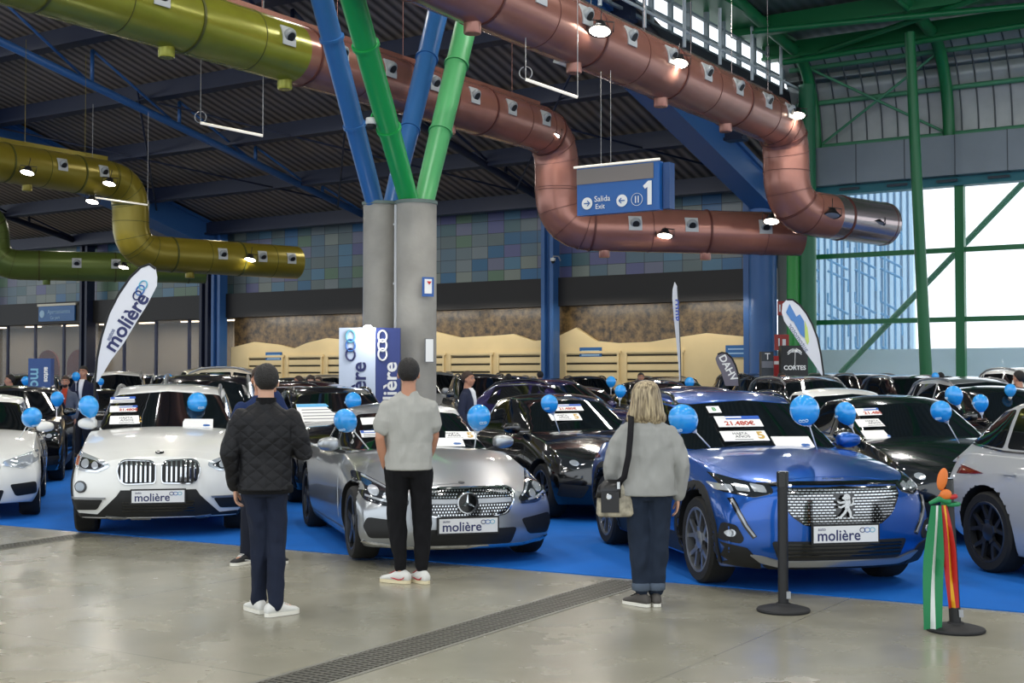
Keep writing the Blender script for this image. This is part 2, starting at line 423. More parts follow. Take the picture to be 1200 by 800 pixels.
# ------------------------------------------------------------------ low hall ceiling
K = .27
def ceiling_mat(name, c1, c2, ang, sc, bs=.8):
    m = bpy.data.materials.new(name); m.use_nodes = True; nt = m.node_tree; b = nt.nodes['Principled BSDF']
    tc = nt.nodes.new('ShaderNodeTexCoord'); wv = nt.nodes.new('ShaderNodeTexWave'); wv.inputs['Scale'].default_value = sc; wv.bands_direction = 'X'
    nt.links.new(tc.outputs['Object'], wv.inputs['Vector'])
    cr = nt.nodes.new('ShaderNodeValToRGB'); el = cr.color_ramp.elements; el[0].color = (*hexc(c1), 1); el[1].color = (*hexc(c2), 1)
    nt.links.new(wv.outputs['Fac'], cr.inputs[0]); nt.links.new(cr.outputs[0], b.inputs['Base Color'])
    bp = nt.nodes.new('ShaderNodeBump'); bp.inputs['Distance'].default_value = .06; bp.inputs['Strength'].default_value = bs
    nt.links.new(wv.outputs['Fac'], bp.inputs['Height']); nt.links.new(bp.outputs[0], b.inputs['Normal'])
    b.inputs['Roughness'].default_value = .55
    return m
NR = 24.0
mb = MB(); zt = 9.0 + K * NR
pr = [(-2.0, 9.0 - K * 2), (NR, zt), (62, zt), (62, zt + .3), (NR, zt + .3), (-2, 9.3 - K * 2)]
vs = [(s, n, z) for s in (-1.2, 74) for n, z in pr]
mb.add(vs, [(0, 1, 7, 6), (1, 2, 8, 7), (2, 3, 9, 8), (3, 4, 10, 9), (4, 5, 11, 10), (5, 0, 6, 11), (0, 1, 2, 3, 4, 5)[::-1], (6, 7, 8, 9, 10, 11)])
wobj(mb, 'ceiling', ceiling_mat('deck_dark', '4a413c', '978a80', 0, .8))
def zroof(n): return 9.0 + K * n
# purlins across
for i, n in enumerate((1.2, 5.2, 9.2, 13.2, 17.2, 21.2)):
    g = MB(); z = zroof(n) - .42
    g.box((36, n, z), (75, .3, .5)); g.box((36, n, z - .3), (75, .55, .1))
    wobj(g, 'beam_purlin', M_dblue)
# big sloping girders
def girder(s, w, h, n1, drop, m=M_blue):
    g = MB()
    a = Vector((s, -.1, zroof(0) - drop)); b = Vector((s, n1, zroof(n1) - drop))
    g.bar(a, b, w, h); g.bar(a + Vector((0, 0, -h / 2)), b + Vector((0, 0, -h / 2)), w * 1.35, .14); g.bar(a + Vector((0, 0, h / 2)), b + Vector((0, 0, h / 2)), w * 1.35, .14)
    return wobj(g, 'beam_girder', m)
girder(28.0, .9, 1.1, 24, .75)
girder(-.5, .65, 1.05, 24, .95)
# underslung trusses
def truss(s, n0, n1, z0, z1):
    g = MB(); N = 6
    g.tube([(s, n0, z0), (s, n1, z1)], .14, 10)
    for k in range(N + 1):
        t = k / N; n = n0 + (n1 - n0) * t; z = z0 + (z1 - z0) * t
        g.tube([(s, n, z), (s, n, zroof(n) - .3)], .07, 8)
        if k < N:
            n2 = n0 + (n1 - n0) * (k + 1) / N
            g.tube([(s, n, z), (s, n2, zroof(n2) - .3)], .05, 8)
    return wobj(g, 'beam_truss', M_dblue if s != 18 else M_blue, angle=.6)
truss(18, 0, 24, 8.6, 13.4); truss(8.8, 0, 24, 8.6, 13.4); truss(37.2, 0, 24, 8.6, 13.4)
# thin roof bracing rods
g = MB()
for (s0, n0, s1, n1) in ((28, 6, 37, 16), (37, 6, 28, 16), (18, 4, 28, 14), (28, 4, 18, 14), (9, 3, 18, 13), (18, 3, 9, 13), (0, 3, 9, 13), (9, 3, 0, 13), (37, 5, 46, 15), (46, 5, 37, 15)):
    g.tube([(s0, n0, zroof(n0) - .8), (s1, n1, zroof(n1) - .8)], .04, 6)
wobj(g, 'beam_bracing', M_dblue, angle=.8)
# gable between the two halls, and clerestory
g = MB(); za = 12.0
g.add([(-1.15, -.3, 9.0), (-1.15, 12, zroof(12)), (-1.15, 12, 12.15), (-1.15, -.3, 12.15)], [(0, 1, 2, 3)])
g.add([(-1.25, -.3, 9.0), (-1.25, 12, zroof(12)), (-1.25, 12, 12.15), (-1.25, -.3, 12.15)], [(3, 2, 1, 0)])
wobj(g, 'wall_gable', mat('gable_dark', '2b2c33', .6))
g = MB(); g.box((-1.3, 15, 14.1), (1.0, 31, 1.3)); g.box((-1.45, 15, 13.45), (1.6, 31, .12)); wobj(g, 'beam_clerestory', M_green)
g = MB()
for n in np.arange(-.2, 22, 1.3): g.box((-1.2, n, 12.8), (.14, .14, 1.35))
for z in (12.15, 12.55, 13.1): g.box((-1.2, 10.5, z), (.1, 21.5, .08))
wobj(g, 'window_frame_clerestory', mat('frame_grey', '8c979c', .4))
g = MB(); g.tube([(-1.75, 18, 12.1), (-1.75, -.3, 12.1)], .05, 8)
for n in np.arange(0, 18, 2.6): g.tube([(-1.75, n, 11.6), (-1.75, n, 13.4)], .06, 8)
wobj(g, 'window_rail_clerestory', mat('rail_white', 'cfd6d8', .4), angle=.8)
# ------------------------------------------------------------------ green hall: vaulted cladding, band, glazing, roof
def arc(n_r=2.2, z0=10.0, z1=13.2, N=12):
    return [(n_r * (1 - math.cos(t)), z0 + (z1 - z0) * math.sin(t)) for t in np.linspace(0, PI / 2 * .93, N)]
def clad_mat():
    m = bpy.data.materials.new('vault_cladding'); m.use_nodes = True; nt = m.node_tree; b = nt.nodes['Principled BSDF']
    tc = nt.nodes.new('ShaderNodeTexCoord'); n = nt.nodes.new('ShaderNodeTexNoise'); n.inputs['Scale'].default_value = 1.5; n.inputs['Detail'].default_value = 6
    nt.links.new(tc.outputs['Object'], n.inputs['Vector'])
    cr = nt.nodes.new('ShaderNodeValToRGB'); el = cr.color_ramp.elements; el[0].color = (*hexc('989c9c'), 1); el[1].color = (*hexc('c2c5c4'), 1)
    nt.links.new(n.outputs['Fac'], cr.inputs[0]); nt.links.new(cr.outputs[0], b.inputs['Base Color'])
    b.inputs['Roughness'].default_value = .45; b.inputs['Metallic'].default_value = .3
    return m
A = arc(); g = MB(); s0, s1 = -32.0, -1.2
for i in range(len(A) - 1):
    (n0, z0), (n1, z1) = A[i], A[i + 1]
    g.add([(s0, n0 - .05, z0), (s1, n0 - .05, z0), (s1, n1 - .05, z1), (s0, n1 - .05, z1)], [(0, 1, 2, 3)])
    g.add([(s0, n0 - .2, z0 + .1), (s1, n0 - .2, z0 + .1), (s1, n1 - .2, z1 + .1), (s0, n1 - .2, z1 + .1)], [(0, 1, 2, 3)])
wobj(g, 'wall_vault', clad_mat(), smooth=True)
g = MB()
for s in np.arange(s0, s1, .55): g.tube([(s, n - .02, z) for n, z in A], .028, 5)
wobj(g, 'trim_vault_seams', mat('seam_grey', '565b5f', .5, .3))
# arches
for s in (-2.2, -6.9, -11.6, -16.3):
    g = MB(); g.tube([(s, .35, 9.3)] + [(s, n + .35, z - .1) for n, z in A] + [(s, 8, 13.7)], .2, 14); wobj(g, 'pillar_arch', M_green, angle=.8)
g = MB()
for z, n in ((10.05, .25), (11.6, .45), (12.75, 1.1)): g.tube([(-1.5, n, z), (-32, n, z)], .09, 10)
for (sa, sb) in ((-2.3, -6.8), (-11.7, -16.2)):
    g.tube([(sa, .25, 10.1), (sb, 1.2, 12.7)], .05, 8); g.tube([(sb, .25, 10.1), (sa, 1.2, 12.7)], .05, 8)
wobj(g, 'beam_vault_rails', mat('green_pale', '4f8f6b', .45), angle=.8)
# service duct band under the vault
g = MB(); g.box((-17, .35, 9.25), (30, .9, 1.35))
wobj(g, 'wall_band', mat('band_grey', '7f8890', .45, .4, var=.08, vscale=.6))
g = MB()
for s in np.arange(-31, -2, 1.7): g.box((s, .35, 9.25), (.03, .93, 1.38))
for s in np.arange(-31, -3, 1.7): g.tube([(s, .5, 8.42), (s + .7, .5, 8.42)], .05, 6)
wobj(g, 'trim_band_joints', mat('band_joint', '4a5157', .5))
g = MB(); g.box((-17, .1, 8.42), (30.5, .5, .3)); wobj(g, 'beam_head', mat('head_teal', '22707a', .5))
# glazed facade frame
g = MB()
for z in (6.1, 3.72): g.box((-17, 0, z), (31, .16, .17))
wobj(g, 'window_frame_transom', M_green)
for s, m in ((-7.15, M_green), (-12.0, M_green), (-16.8, M_green)):
    g = MB(); g.box((s, 0, 4.25), (.3, .3, 8.5)); wobj(g, 'pillar_facade', m)
g = MB(); a = at(985, 437, 49.5); b = at(1203, 210, 45.0); g.tube([a, b], .11, 10); tag(g.build('beam_diagonal', M_green, angle=.8), kind='structure')
g = MB(); g.tube([at(1088, 440, 42.5) - Vector((0, 0, 1.9)), at(1066, 38, 42.0)], [.2, .16], 14); tag(g.build('pillar_leaning', M_green, angle=.8), kind='structure')
g = MB(); g.tube([at(931, 445, 47.2) - Vector((0, 0, 1.7)), at(931, 270, 47.2)], .28, 16); tag(g.build('pillar_green_pair', mat('green_bright', '23953a', .35), angle=.8), kind='structure')
g = MB(); g.tube([at(947, 445, 47.0) - Vector((0, 0, 1.7)), at(946, 100, 47.0)], .3, 16); tag(g.build('pillar_green_tall', mat('green_deep', '1a6b45', .4), angle=.8), kind='structure')
g = MB(); g.box((-1.1, .2, 4.5), (.8, .3, 9)); wobj(g, 'wall_corner', mat('corner_grey', 'a9a6a2', .6))
g = MB(); g.box((-17, -.02, 4.2), (31, .02, 8.4)); wobj(g, 'window_2', mat('facade_glass', 'dff2ff', .02, spec=.6, alpha=.06))
# green hall roof
g = MB()
zr = lambda n: 13.35 + .09 * n
g.add([(s, n, zr(n) + h) for h in (0, .3) for s in (-1, -45) for n in (2, 62)], [(0, 1, 3, 2), (4, 6, 7, 5), (0, 4, 5, 1), (2, 3, 7, 6), (0, 2, 6, 4), (1, 5, 7, 3)])
wobj(g, 'ceiling_green_hall', ceiling_mat('deck_green_hall', '59645f', '6c7671', 0, .8, .25))
for n in (2.3, 5.0, 9, 13.5, 18, 24):
    g = MB(); g.bar((-1, n, zr(n) - .35), (-45, n, zr(n) - .35), .3, .5); g.bar((-1, n, zr(n) - .62), (-45, n, zr(n) - .62), .5, .1); wobj(g, 'beam_green_roof', M_green)
g = MB()
for (a_, b_) in (((-2.2, 2, 12.9), (-16, 9, 13.3)), ((-2.2, 6, 13.0), (-20, 3, 12.8)), ((-6.9, 2, 13), (-6.9, 20, 14.2)), ((-2, 3, 12.6), (-26, 3.5, 12.9)), ((-11.6, 2, 13), (-11.6, 20, 14.2))):
    g.tube([a_, b_], .1, 8)
wobj(g, 'beam_green_ties', M_green, angle=.8)
# ------------------------------------------------------------------ outside: neighbouring blue white corrugated hall with lattice masts
nb = empty('neighbour_hall', (0, 0, 0)); nb.matrix_world = MW
tag(nb, 'pale blue corrugated building with lattice masts outside the glazing', 'building')
g = MB(); sL, sR = 3.4, -1.5
for s in np.arange(sR, sL, .3): g.box((s, -14, 5), (.16, .3, 12))
g.build('corrugated_wall', mat('ext_blue', 'b9d8ef', .6), nb)
g = MB(); g.box(((sL + sR) / 2 + .2, -14.3, 5.6), (sL - sR + .4, .3, 13)); g.build('wall_sheet', mat('ext_blue2', 'd3e9f8', .6), nb)
M_mast = mat('mast_blue', '6296bf', .5)
for s in (1.6, .3, -.9, -2.0):
    g = MB()
    for k in (-.35, .35): g.tube([(s + k * .3, -9 + k, 1.5), (s + k * .3, -9 + k, 9)], .05, 6)
    for j in range(8): g.tube([(s - .5, -9, 1.6 + j * .95), (s + (.4 if j % 2 else -.5), -9, 2.1 + j * .95), (s + .4, -9, 2.55 + j * .95)], .055, 5)
    g.build('lattice_mast', M_mast, nb)
g = MB(); g.box((-20, -3, 1.4), (42, .1, 2.8)); o = g.build('low_panel_fence', mat('ext_panel', 'cfe4ee', .5)); o.matrix_world = MW
tag(o, 'pale low panel fence running along outside the glazed facade', 'fence')
# ------------------------------------------------------------------ ducts
DR = .63
M_pink = mat('duct_pink', 'a06c5e', .24, .35, spec=.6, var=.07, vscale=2)
M_yel = mat('duct_yellow', '8f902e', .25, .35, spec=.6, var=.07, vscale=2)
M_gold = mat('duct_gold', '8a7c24', .32, .35, spec=.6)
M_olive = mat('duct_olive', '5f7030', .35, .3)
M_seam_p = mat('seam_pink', '5e332c', .5, .2); M_seam_y = mat('seam_yellow', '4d4f1c', .5, .2)
M_nozzle = mat('nozzle_plate', 'b4b8b9', .4); M_nball = mat('nozzle_ball', '8f9496', .3); M_hole = mat('nozzle_hole', '14161a', .6)
M_galv = mat('galvanised', 'b9a9a8', .18, .85)
def path_len(P):
    L = [0]
    for a, b in zip(P, P[1:]): L.append(L[-1] + (Vector(b) - Vector(a)).length)
    return L
def on_path(P, L, d):
    for i in range(len(P) - 1):
        if d <= L[i + 1] or i == len(P) - 2:
            t = (d - L[i]) / (L[i + 1] - L[i]); return P[i].lerp(P[i + 1], t), (P[i + 1] - P[i]).normalized()
def duct(pts, label, mats, cuts, nozzles=(), seam_step=1.85, seam0=0.9, stubs=(), rad=1.05, rail=None):
    """pts corners; mats list; cuts distances at which the paint changes"""
    P = smooth_path(pts, rad, 7); L = path_len(P); total = L[-1]
    root = empty('ventilation_duct', (P[0].x, P[0].y, P[0].z))
    inv = -Vector(P[0])
    def off(mb): mb.v = [(x + inv.x, y + inv.y, z + inv.z) for x, y, z in mb.v]; return mb
    bounds = [0] + list(cuts) + [total]
    for i in range(len(bounds) - 1):
        a, b = bounds[i], bounds[i + 1]
        ds = sorted(set([a, b] + [x for x in L if a < x < b] + list(np.arange(a, b, 1.0))))
        ds = [d for j, d in enumerate(ds) if j == 0 or d - ds[j - 1] > 1e-3]
        mb = MB(); mb.tube([on_path(P, L, d)[0] for d in ds], DR, 40)
        off(mb).build('duct_body', mats[i][0], root, angle=.7)
    k = 0; sd = [seam0 + j * seam_step for j in range(int((total - seam0) / seam_step) + 1)]
    def ring(d, hw_, r_, nm, m_):
        p, t = on_path(P, L, min(d, total)); mb = MB(); mb.tube([p - t * hw_, p + t * hw_], DR + r_, 40); off(mb).build(nm, m_, root, angle=.7)
    for i in range(len(bounds) - 1):
        for d in sd:
            if bounds[i] <= d < bounds[i + 1]: ring(d, .03, .022, 'joint_band', mats[i][1]); ring(d + seam_step / 2, .008, .01, 'thin_seam', mats[i][1])
        for j, x in enumerate(L[1:-1]):
            if bounds[i] <= x < bounds[i + 1] and j % 2 == 0: ring(x, .008, .012, 'thin_seam', mats[i][1])
    # jet nozzles: on the flank that faces the viewer, a little above the middle
    for d, up in nozzles:
        p, t = on_path(P, L, d); side = t.cross(Vector((0, 0, 1))).normalized()
        if side.dot(-p) < 0: side = -side
        th0 = up; pl = MB(); n = 6; hw = .19; ha = .32
        vs = []
        for rr in (DR + .004, DR + .03):
            for j in range(n + 1):
                th = th0 - ha + 2 * ha * j / n
                r = side * math.cos(th) + Vector((0, 0, 1)) * math.sin(th)
                for k in (-1, 1): vs.append(p + t * hw * k + r * rr)
        m2 = 2 * (n + 1); fs = []
        for j in range(n):
            a = 2 * j; fs += [(a, a + 1, a + 3, a + 2), (m2 + a, m2 + a + 2, m2 + a + 3, m2 + a + 1), (a, a + 2, m2 + a + 2, m2 + a), (a + 1, m2 + a + 1, m2 + a + 3, a + 3)]
        fs += [(0, m2, m2 + 1, 1), (2 * n, 2 * n + 1, m2 + 2 * n + 1, m2 + 2 * n)]
        pl.add(vs, fs); nz = off(pl).build('air_nozzle', M_nozzle, root, angle=.7)
        r = side * math.cos(th0) + Vector((0, 0, 1)) * math.sin(th0)
        c = p + r * (DR + .02)
        aim = (r * .6 + Vector((0, 0, -.5))).normalized()
        Mr = aim.to_track_quat('Z', 'Y').to_matrix().to_4x4(); Mr.translation = c
        bl = MB(); bl.lathe([(.16, -.02), (.16, .03), (.14, .06), (.12, .075), (.10, .075), (.10, .02), (0, .02)], 20, Mr)
        bo = off(bl).build('nozzle_ball', M_nball, nz, angle=.7)
        hl = MB(); hl.lathe([(.1, .03), (.1, .078), (0, .08)], 18, Mr); off(hl).build('nozzle_opening', M_hole, nz, angle=.7)
    for d in stubs:
        p, t = on_path(P, L, d); mb = MB(); mb.lathe([(.15, -DR - .18), (.16, -DR - .16), (.16, -DR + .08)], 16, Matrix.Translation(p))
        b_i = 0
        for i in range(len(bounds) - 1):
            if bounds[i] <= d < bounds[i + 1]: b_i = i
        off(mb).build('drain_stub', mats[b_i][0], root, angle=.7)
    if rail:
        mb = MB(); a, b = rail
        pa, t = on_path(P, L, a); pb, t2 = on_path(P, L, b)
        side = t.cross(Vector((0, 0, 1))).normalized()
        if side.dot(-pa) > 0: side = -side
        mb.bar(pa + Vector((0, 0, DR + .1)) + side * .1, pb + Vector((0, 0, DR + .1)) + side * .1, .14, .14)
        for d in np.arange(a, b, 2.4):
            p, t = on_path(P, L, d); mb.tube([p + Vector((0, 0, DR)), p + Vector((0, 0, DR + 3.5))], .007, 5)
        off(mb).build('top_rail', mats[-1][0], root)
    tag(root, label, 'air duct')
    return P, L
Z1 = 8.62
def line(y0, t): return Vector((U.x * t, y0 + U.y * t, 0))
def v3(p, z): return Vector((p.x, p.y, z))
T0 = -9.0
pk = (M_pink, M_seam_p); yl = (M_yel, M_seam_y)
corner = line(24.5, 13.9)
P, L = duct([v3(line(24.5, T0), Z1), v3(corner, Z1), v3(corner, 6.3), Vector((10.9, 38.6, 6.2))],
    'pink round air duct nearest the camera, bending down to end before the glazing', [pk, (M_galv, M_seam_p)], [13.9 - T0 + 3.2],
    nozzles=[(x - T0, .22) for x in (0, 1.73, 3.6, 5.48, 7.37, 9.2, 11.06, 12.6)], seam_step=3.74, seam0=2.6 - T0 - 3.74 * 3, stubs=(2.3 - T0, 6.2 - T0, -1.3 - T0, 9.8 - T0), rail=(0, 22))
L1 = L[-1]
corner2 = line(35.4, 2.35)
duct([v3(line(35.4, -24), Z1), v3(corner2, Z1), v3(corner2, 5.95), Vector((8.4, 38.6, 5.9))],
    'long middle air duct, yellow at left, pink at right, bending down behind hanging sign', [yl, pk], [24 - 8.75],
    nozzles=[(24 + x, .2) for x in (-16.3, -14.6, -12.9, -9.47, -7.77, -6.07, -4.37, -2.67, -.97, .73)] + [(24 + 2.35 + 2.0 + 2.0, .2), (24 + 8.0, .2), (24 + 10.2, .2)],
    seam_step=3.4, seam0=24 - 11.8 - 3.4 * 3, stubs=(24 - 12.2, 24 - 2.9, 24 - 8.9, 24 + 5.6, 24 + 8.6), rail=(0, 25.5))
c3 = Vector((-13.45, 46.5, 0))
duct([v3(c3 - U * 26, 8.6), v3(c3, 8.6), v3(c3, 6.15), Vector((-8.4, 51.3, 6.2))],
    'golden yellow air duct at left whose lower end stops near the two blue columns', [(M_gold, M_seam_y)], [],
    nozzles=[(26 - 3.4, .2), (26 - 1.7, .2), (26 + 5.0, .15), (26 + 6.7, .15), (26 + 1.8, .15) if 0 else (26 + 8.0, .15)], seam_step=2.8, seam0=1.2, stubs=(26 - 4.3, 26 + 4.0), rail=(0, 25))
c4 = Vector((-21.8, 55.5, 0))
duct([v3(c4 - U * 26, 8.6), v3(c4, 8.6), v3(c4, 6.5), Vector((-13.6, 58.5, 6.55))],
    'olive green air duct at the far left passing behind the golden one', [(M_olive, M_seam_y)], [],
    nozzles=[(26 + 4.6, .15), (26 + 6.2, .15)], seam_step=3.1, seam0=1.2, stubs=(26 + 3.4,))
# ------------------------------------------------------------------ flood lamps on and by the ducts
M_lamp_body = mat('lamp_body', '17171a', .4)
M_lens = mat('lamp_lens', 'ffffff', .4, emit='fff4e0', estr=22)
M_wire = mat('wire', '9a9a9a', .4, .5)
def flood_proto():
    root = empty('flood_lamp')
    Mx = Matrix.Rotation(math.radians(0), 4, 'X')
    mb = MB(); mb.lathe([(.02, .2), (.09, .19), (.12, .12), (.15, .08), (.23, .0), (.24, -.02), (.225, -.02), (.2, .0), (.0, .01)], 24); mb.build('housing', M_lamp_body, root, angle=.6)
    mb = MB(); mb.lathe([(.2, -.015), (.12, -.03), (0, -.035)], 24); mb.build('lens', M_lens, root, angle=.6)
    mb = MB(); mb.tube([(-.26, 0, 0), (-.26, 0, .22), (.26, 0, .22), (.26, 0, 0)], .014, 6); mb.tube([(0, 0, .2), (0, 0, .5)], .012, 6); mb.build('bracket', M_lamp_body, root, angle=.6)
    return root
fp = flood_proto(); used = [False]
spots = [(208, 40, 28.0, 'under the yellow stretch of the long middle duct', 1), (32, 202, 41.5, 'beside the golden duct at the left frame edge', 1), (128, 215, 44.5, 'at the bend of the golden duct', 1),
         (108, 236, 45.0, 'hanging below the golden duct just before its bend', 1), (145, 313, 56.0, 'at the end of the olive green duct', 1), (293, 304, 49.0, 'on the lower golden duct near its free end', 1),
         (467, 110, 31.3, 'beside the green strut on the long pink duct', 1), (647, 159, 36.3, 'at the bend of the long pink duct above the hanging sign', 1), (703, 36, 25.6, 'on the nearest pink duct, first from the camera', 1),
         (795, 74, 29.0, 'on the nearest pink duct, second from the camera', 1), (875, 111, 33.0, 'on the nearest pink duct, third from the camera', 1), (934, 135, 35.0, 'at the bend of the nearest pink duct', 1),
         (779, 276, 37.2, 'on the lower pink duct below the hanging sign', 1), (904, 259, 37.0, 'where the two lower pink ducts meet', 1), (975, 252, 36.2, 'on the lower end run of the nearest pink duct', 0), (1027, 262, 37.6, 'at the open end of the nearest pink duct', 0)]
M_lens_off = mat('lamp_lens_off', 'aab0b8', .2)
for px, py, D, lab, on in spots:
    o = fp if not used[0] else copy_tree(fp); used[0] = True
    o.location = at(px, py, D); o.rotation_euler = (math.radians(-16), math.radians(6), 0)
    if not on:
        for c in o.children:
            if c.name.startswith('lens'): c.data = c.data.copy(); c.data.materials[0] = M_lens_off
    tag(o, ('lit' if on else 'unlit') + ' flood lamp ' + lab, 'flood lamp', 'flood lamps along the ducts')
    if on:
        l = bpy.data.lights.new('flood_light', 'SPOT'); l.energy = 260; l.spot_size = 2.3; l.shadow_soft_size = .2; l.color = (1, .93, .8)
        q = bpy.data.objects.new('flood_light', l); COL.objects.link(q); q.location = o.location + Vector((0, 0, -.06)); q.rotation_euler = (math.radians(-15), 0, 0)
# white emergency box under the near duct
o = MB().box((0, 0, 0), (.5, .3, .12)).build('emergency_light_box', mat('box_white', 'dcdcdc', .4)); o.location = at(665, 75, 26.6); o.rotation_euler = (.3, .2, .5)
g = MB()
for k in range(4): g.box((-.18 + .12 * k, -.02, .08), (.07, .26, .05))
g.build('louvre_fins', mat('box_fins', '9a9ca0', .4), o)
tag(o, 'small white box fixture clipped under nearest pink duct', 'emergency light')
# suspended thin light bars
for (a, b, D1, D2, lab) in (((235, 144), (308, 159), 27.5, 27.5, 'thin white suspended bar below the long blue truss at left'), ((616, 93), (677, 114), 24.5, 24.5, 'thin white suspended bar between the two pink ducts'), ((108, 231), (173, 240), 45, 45, 'thin pale bar suspended beneath the bend of the golden duct')):
    A_, B_ = at(*a, D1), at(*b, D2); m_ = (A_ + B_) / 2
    root = empty('light_bar', m_); tag(root, lab, 'light bar')
    mb = MB(); mb.tube([A_ - m_, B_ - m_], .03, 8); mb.build('tube_body', mat('bar_white', 'e6e2d6', .4, emit='fff4e0', estr=.35), root)
    mb = MB()
    for p in (A_, B_): mb.tube([p - m_, p - m_ + Vector((0, 0, 3.2))], .008, 5)
    mb.tube([A_ - m_ + Vector((.12 * math.sin(t), 0, .12 + .12 * math.cos(t))) for t in np.linspace(0, 6, 14)], .012, 5); mb.build('suspension_wire', M_wire, root)
# ------------------------------------------------------------------ twin concrete column with struts
def conc_mat():
    m = mat('column_concrete', '97948c', .75, var=.16, vscale=1.4, bump=.25, bscale=14)
    return m
cl, cr_ = at(446.5, 300, 27.4), at(487.5, 300, 26.9)
g = MB(); g.tube([(cl.x, cl.y, 0), (cl.x, cl.y, 5.27)], .37, 40); tag(g.build('pillar_concrete', conc_mat(), angle=.6), kind='structure')
g = MB(); g.tube([(cr_.x, cr_.y, 0), (cr_.x, cr_.y, 5.22)], .42, 40); tag(g.build('pillar_concrete', conc_mat(), angle=.6), kind='structure')
g = MB()
pm = (cl + cr_) / 2; g.tube([(pm.x - .02, pm.y - .42, 0), (pm.x - .02, pm.y - .42, 5.2)], .03, 8)
for z in (1.2, 2.4, 3.6, 4.8): g.box((pm.x - .02, pm.y - .4, z), (.1, .06, .04))
o = g.build('downpipe', mat('pipe_pale', 'b8babb', .4)); tag(o, 'thin pale conduit pipe running up between the twin concrete columns', 'pipe')
g = MB(); g.lathe([(.4, 5.27), (.4, 5.33), (0, 5.33)], 32, Matrix.Translation((cl.x, cl.y, 0))); g.lathe([(.44, 5.22), (.44, 5.29), (0, 5.29)], 32, Matrix.Translation((cr_.x, cr_.y, 0)))
tag(g.build('pillar_cap', mat('cap_steel', '5f6f6a', .5), angle=.6), kind='structure')
for a, b, D1, D2, m, r1, r2 in (((440, 240), (359, -70), 27.3, 24.0, 'b', .19, .22), ((458, 240), (519, -10), 27.6, 31.5, 'b', .18, .26), ((480, 240), (397, -60), 26.9, 22.5, 'g', .2, .24), ((496, 240), (553, 0), 27.1, 30.0, 'g', .21, .26)):
    A_, B_ = at(*a, D1), at(*b, D2); A_.z = 5.25
    d = B_ - A_; B2 = A_ + d * ((zroof(24) - .6 - 5.25) / d.z if b[0] < 450 else 1.12)
    g = MB(); g.tube([A_, A_ + d * .4, B2], [r1, (r1 + r2) / 2, r2], 24)
    for k in (.33, .66): p = A_ + d * k; g.tube([p - d.normalized() * .03, p + d.normalized() * .03], r1 + .035 + (r2 - r1) * k, 24)
    tag(g.build('pillar_strut', mat('strut_blue', '376ca8', .35) if m == 'b' else (M_lgreen if b[0] < 450 else mat('strut_pale_green', '52a868', .4)), angle=.7), kind='structure')
# notices on the column
def column_plate(px, py, w, h, name, label, cat, col, D=26.42):
    p = at(px, py, D); root = MB().box((0, 0, 0), (w, .03, h)).build(name, col); root.location = p; root.rotation_euler = (0, 0, .35); tag(root, label, cat); return root
o = column_plate(501.5, 336, .24, .39, 'wall_notice', 'blue framed notice fixed high on the concrete column', 'notice', mat('notice_blue', '27579c', .4))
MB().box((0, -.018, .01), (.15, .01, .29)).build('paper', M_white, o); MB().prism([(-.05, 0.03), (.05, .03), (0, -.04)], frame_M((.02, -.026, .08), (1, 0, 0), (0, 0, 1)), .004).build('red_mark', mat('mark_red', 'c02a2a', .5), o)
o = column_plate(503, 410.5, .18, .48, 'wall_notice', 'white framed notice fixed on the concrete column at head height', 'notice', mat('notice_frame', '6c6f72', .4))
MB().box((0, -.018, 0), (.155, .01, .45)).build('paper', M_white, o)
# cctv camera on the strut
def cctv(p, lab, col):
    root = empty('security_camera', p)
    MB().tube([(.3, .05, -.05), (.22, 0, .12), (.02, 0, .14), (0, 0, .06)], .03, 8).build('arm', col, root, angle=.8)
    MB().lathe([(.1, .06), (.11, -.04), (.1, -.06)], 18).build('housing', mat('cctv_white', 'd0d0cc', .3), root, angle=.7)
    MB().ellipsoid((0, 0, -.07), (.08, .08, .09)).build('dome', M_hole, root, smooth=True)
    tag(root, lab, 'security camera')
cctv(at(435, 142, 25.2), 'dome security camera on a green arm beside the near green strut', M_lgreen)
cctv(at(648, 304, 52.5), 'small dome security camera high on the mosaic wall beside the middle blue column', M_wire)
# ------------------------------------------------------------------ hanging sign
A_, B_ = at(676, 0, 26.2), at(772, 0, 25.2)
xd = Vector((B_.x - A_.x, B_.y - A_.y, 0)); wS = xd.length; xd.normalize(); nd = Vector((xd.y, -xd.x, 0))
zt_, zb_ = at(672, 201, 26.2).z, at(680, 250, 26.2).z
root = empty('hanging_sign', (A_.x, A_.y, (zt_ + zb_) / 2)); H = zt_ - zb_ + .1
root.rotation_euler = (0, 0, math.atan2(xd.y, xd.x))
M_sg = mat('sign_panel_blue', '1659a0', .35)
MB().box((wS / 2, .08, 0), (wS, .16, H)).build('sign_panel', M_sg, root)
MB().box((wS / 2 - .06, -.012, H / 2 - .17), (wS - .12, .01, .30)).build('grey_strip', mat('sign_grey', '77706c', .5), root)
MB().tube([(-.06, -.02, H / 2 + .03), (wS + .02, -.02, H / 2 + .03)], .025, 8).build('top_tube', mat('bar_white', 'e6e2d6'), root)
MB().box((wS + .1, .2, 0), (.14, .22, H * .95)).build('side_panel', mat('sign_panel_dark', '143f74', .4), root)
g = MB()
def sM(x, z): return frame_M((x, -.018, z), (1, 0, 0), (0, 0, 1))
g.prism([(-.045, -.23), (.045, -.23), (.045, .23), (-.03, .23), (-.14, .14), (-.1, .08), (-.045, .115)], sM(wS - .2, -.13), .006); text_into(g, 'Salida', .16, sM(.58, -.17)); text_into(g, 'Exit', .14, sM(.53, -.32))
for x in (.24, 1.02): g.prism(ring_poly(0, 0, .12, .12), sM(x, -.24), .006)
g.build('lettering', M_white, root)
g = MB()
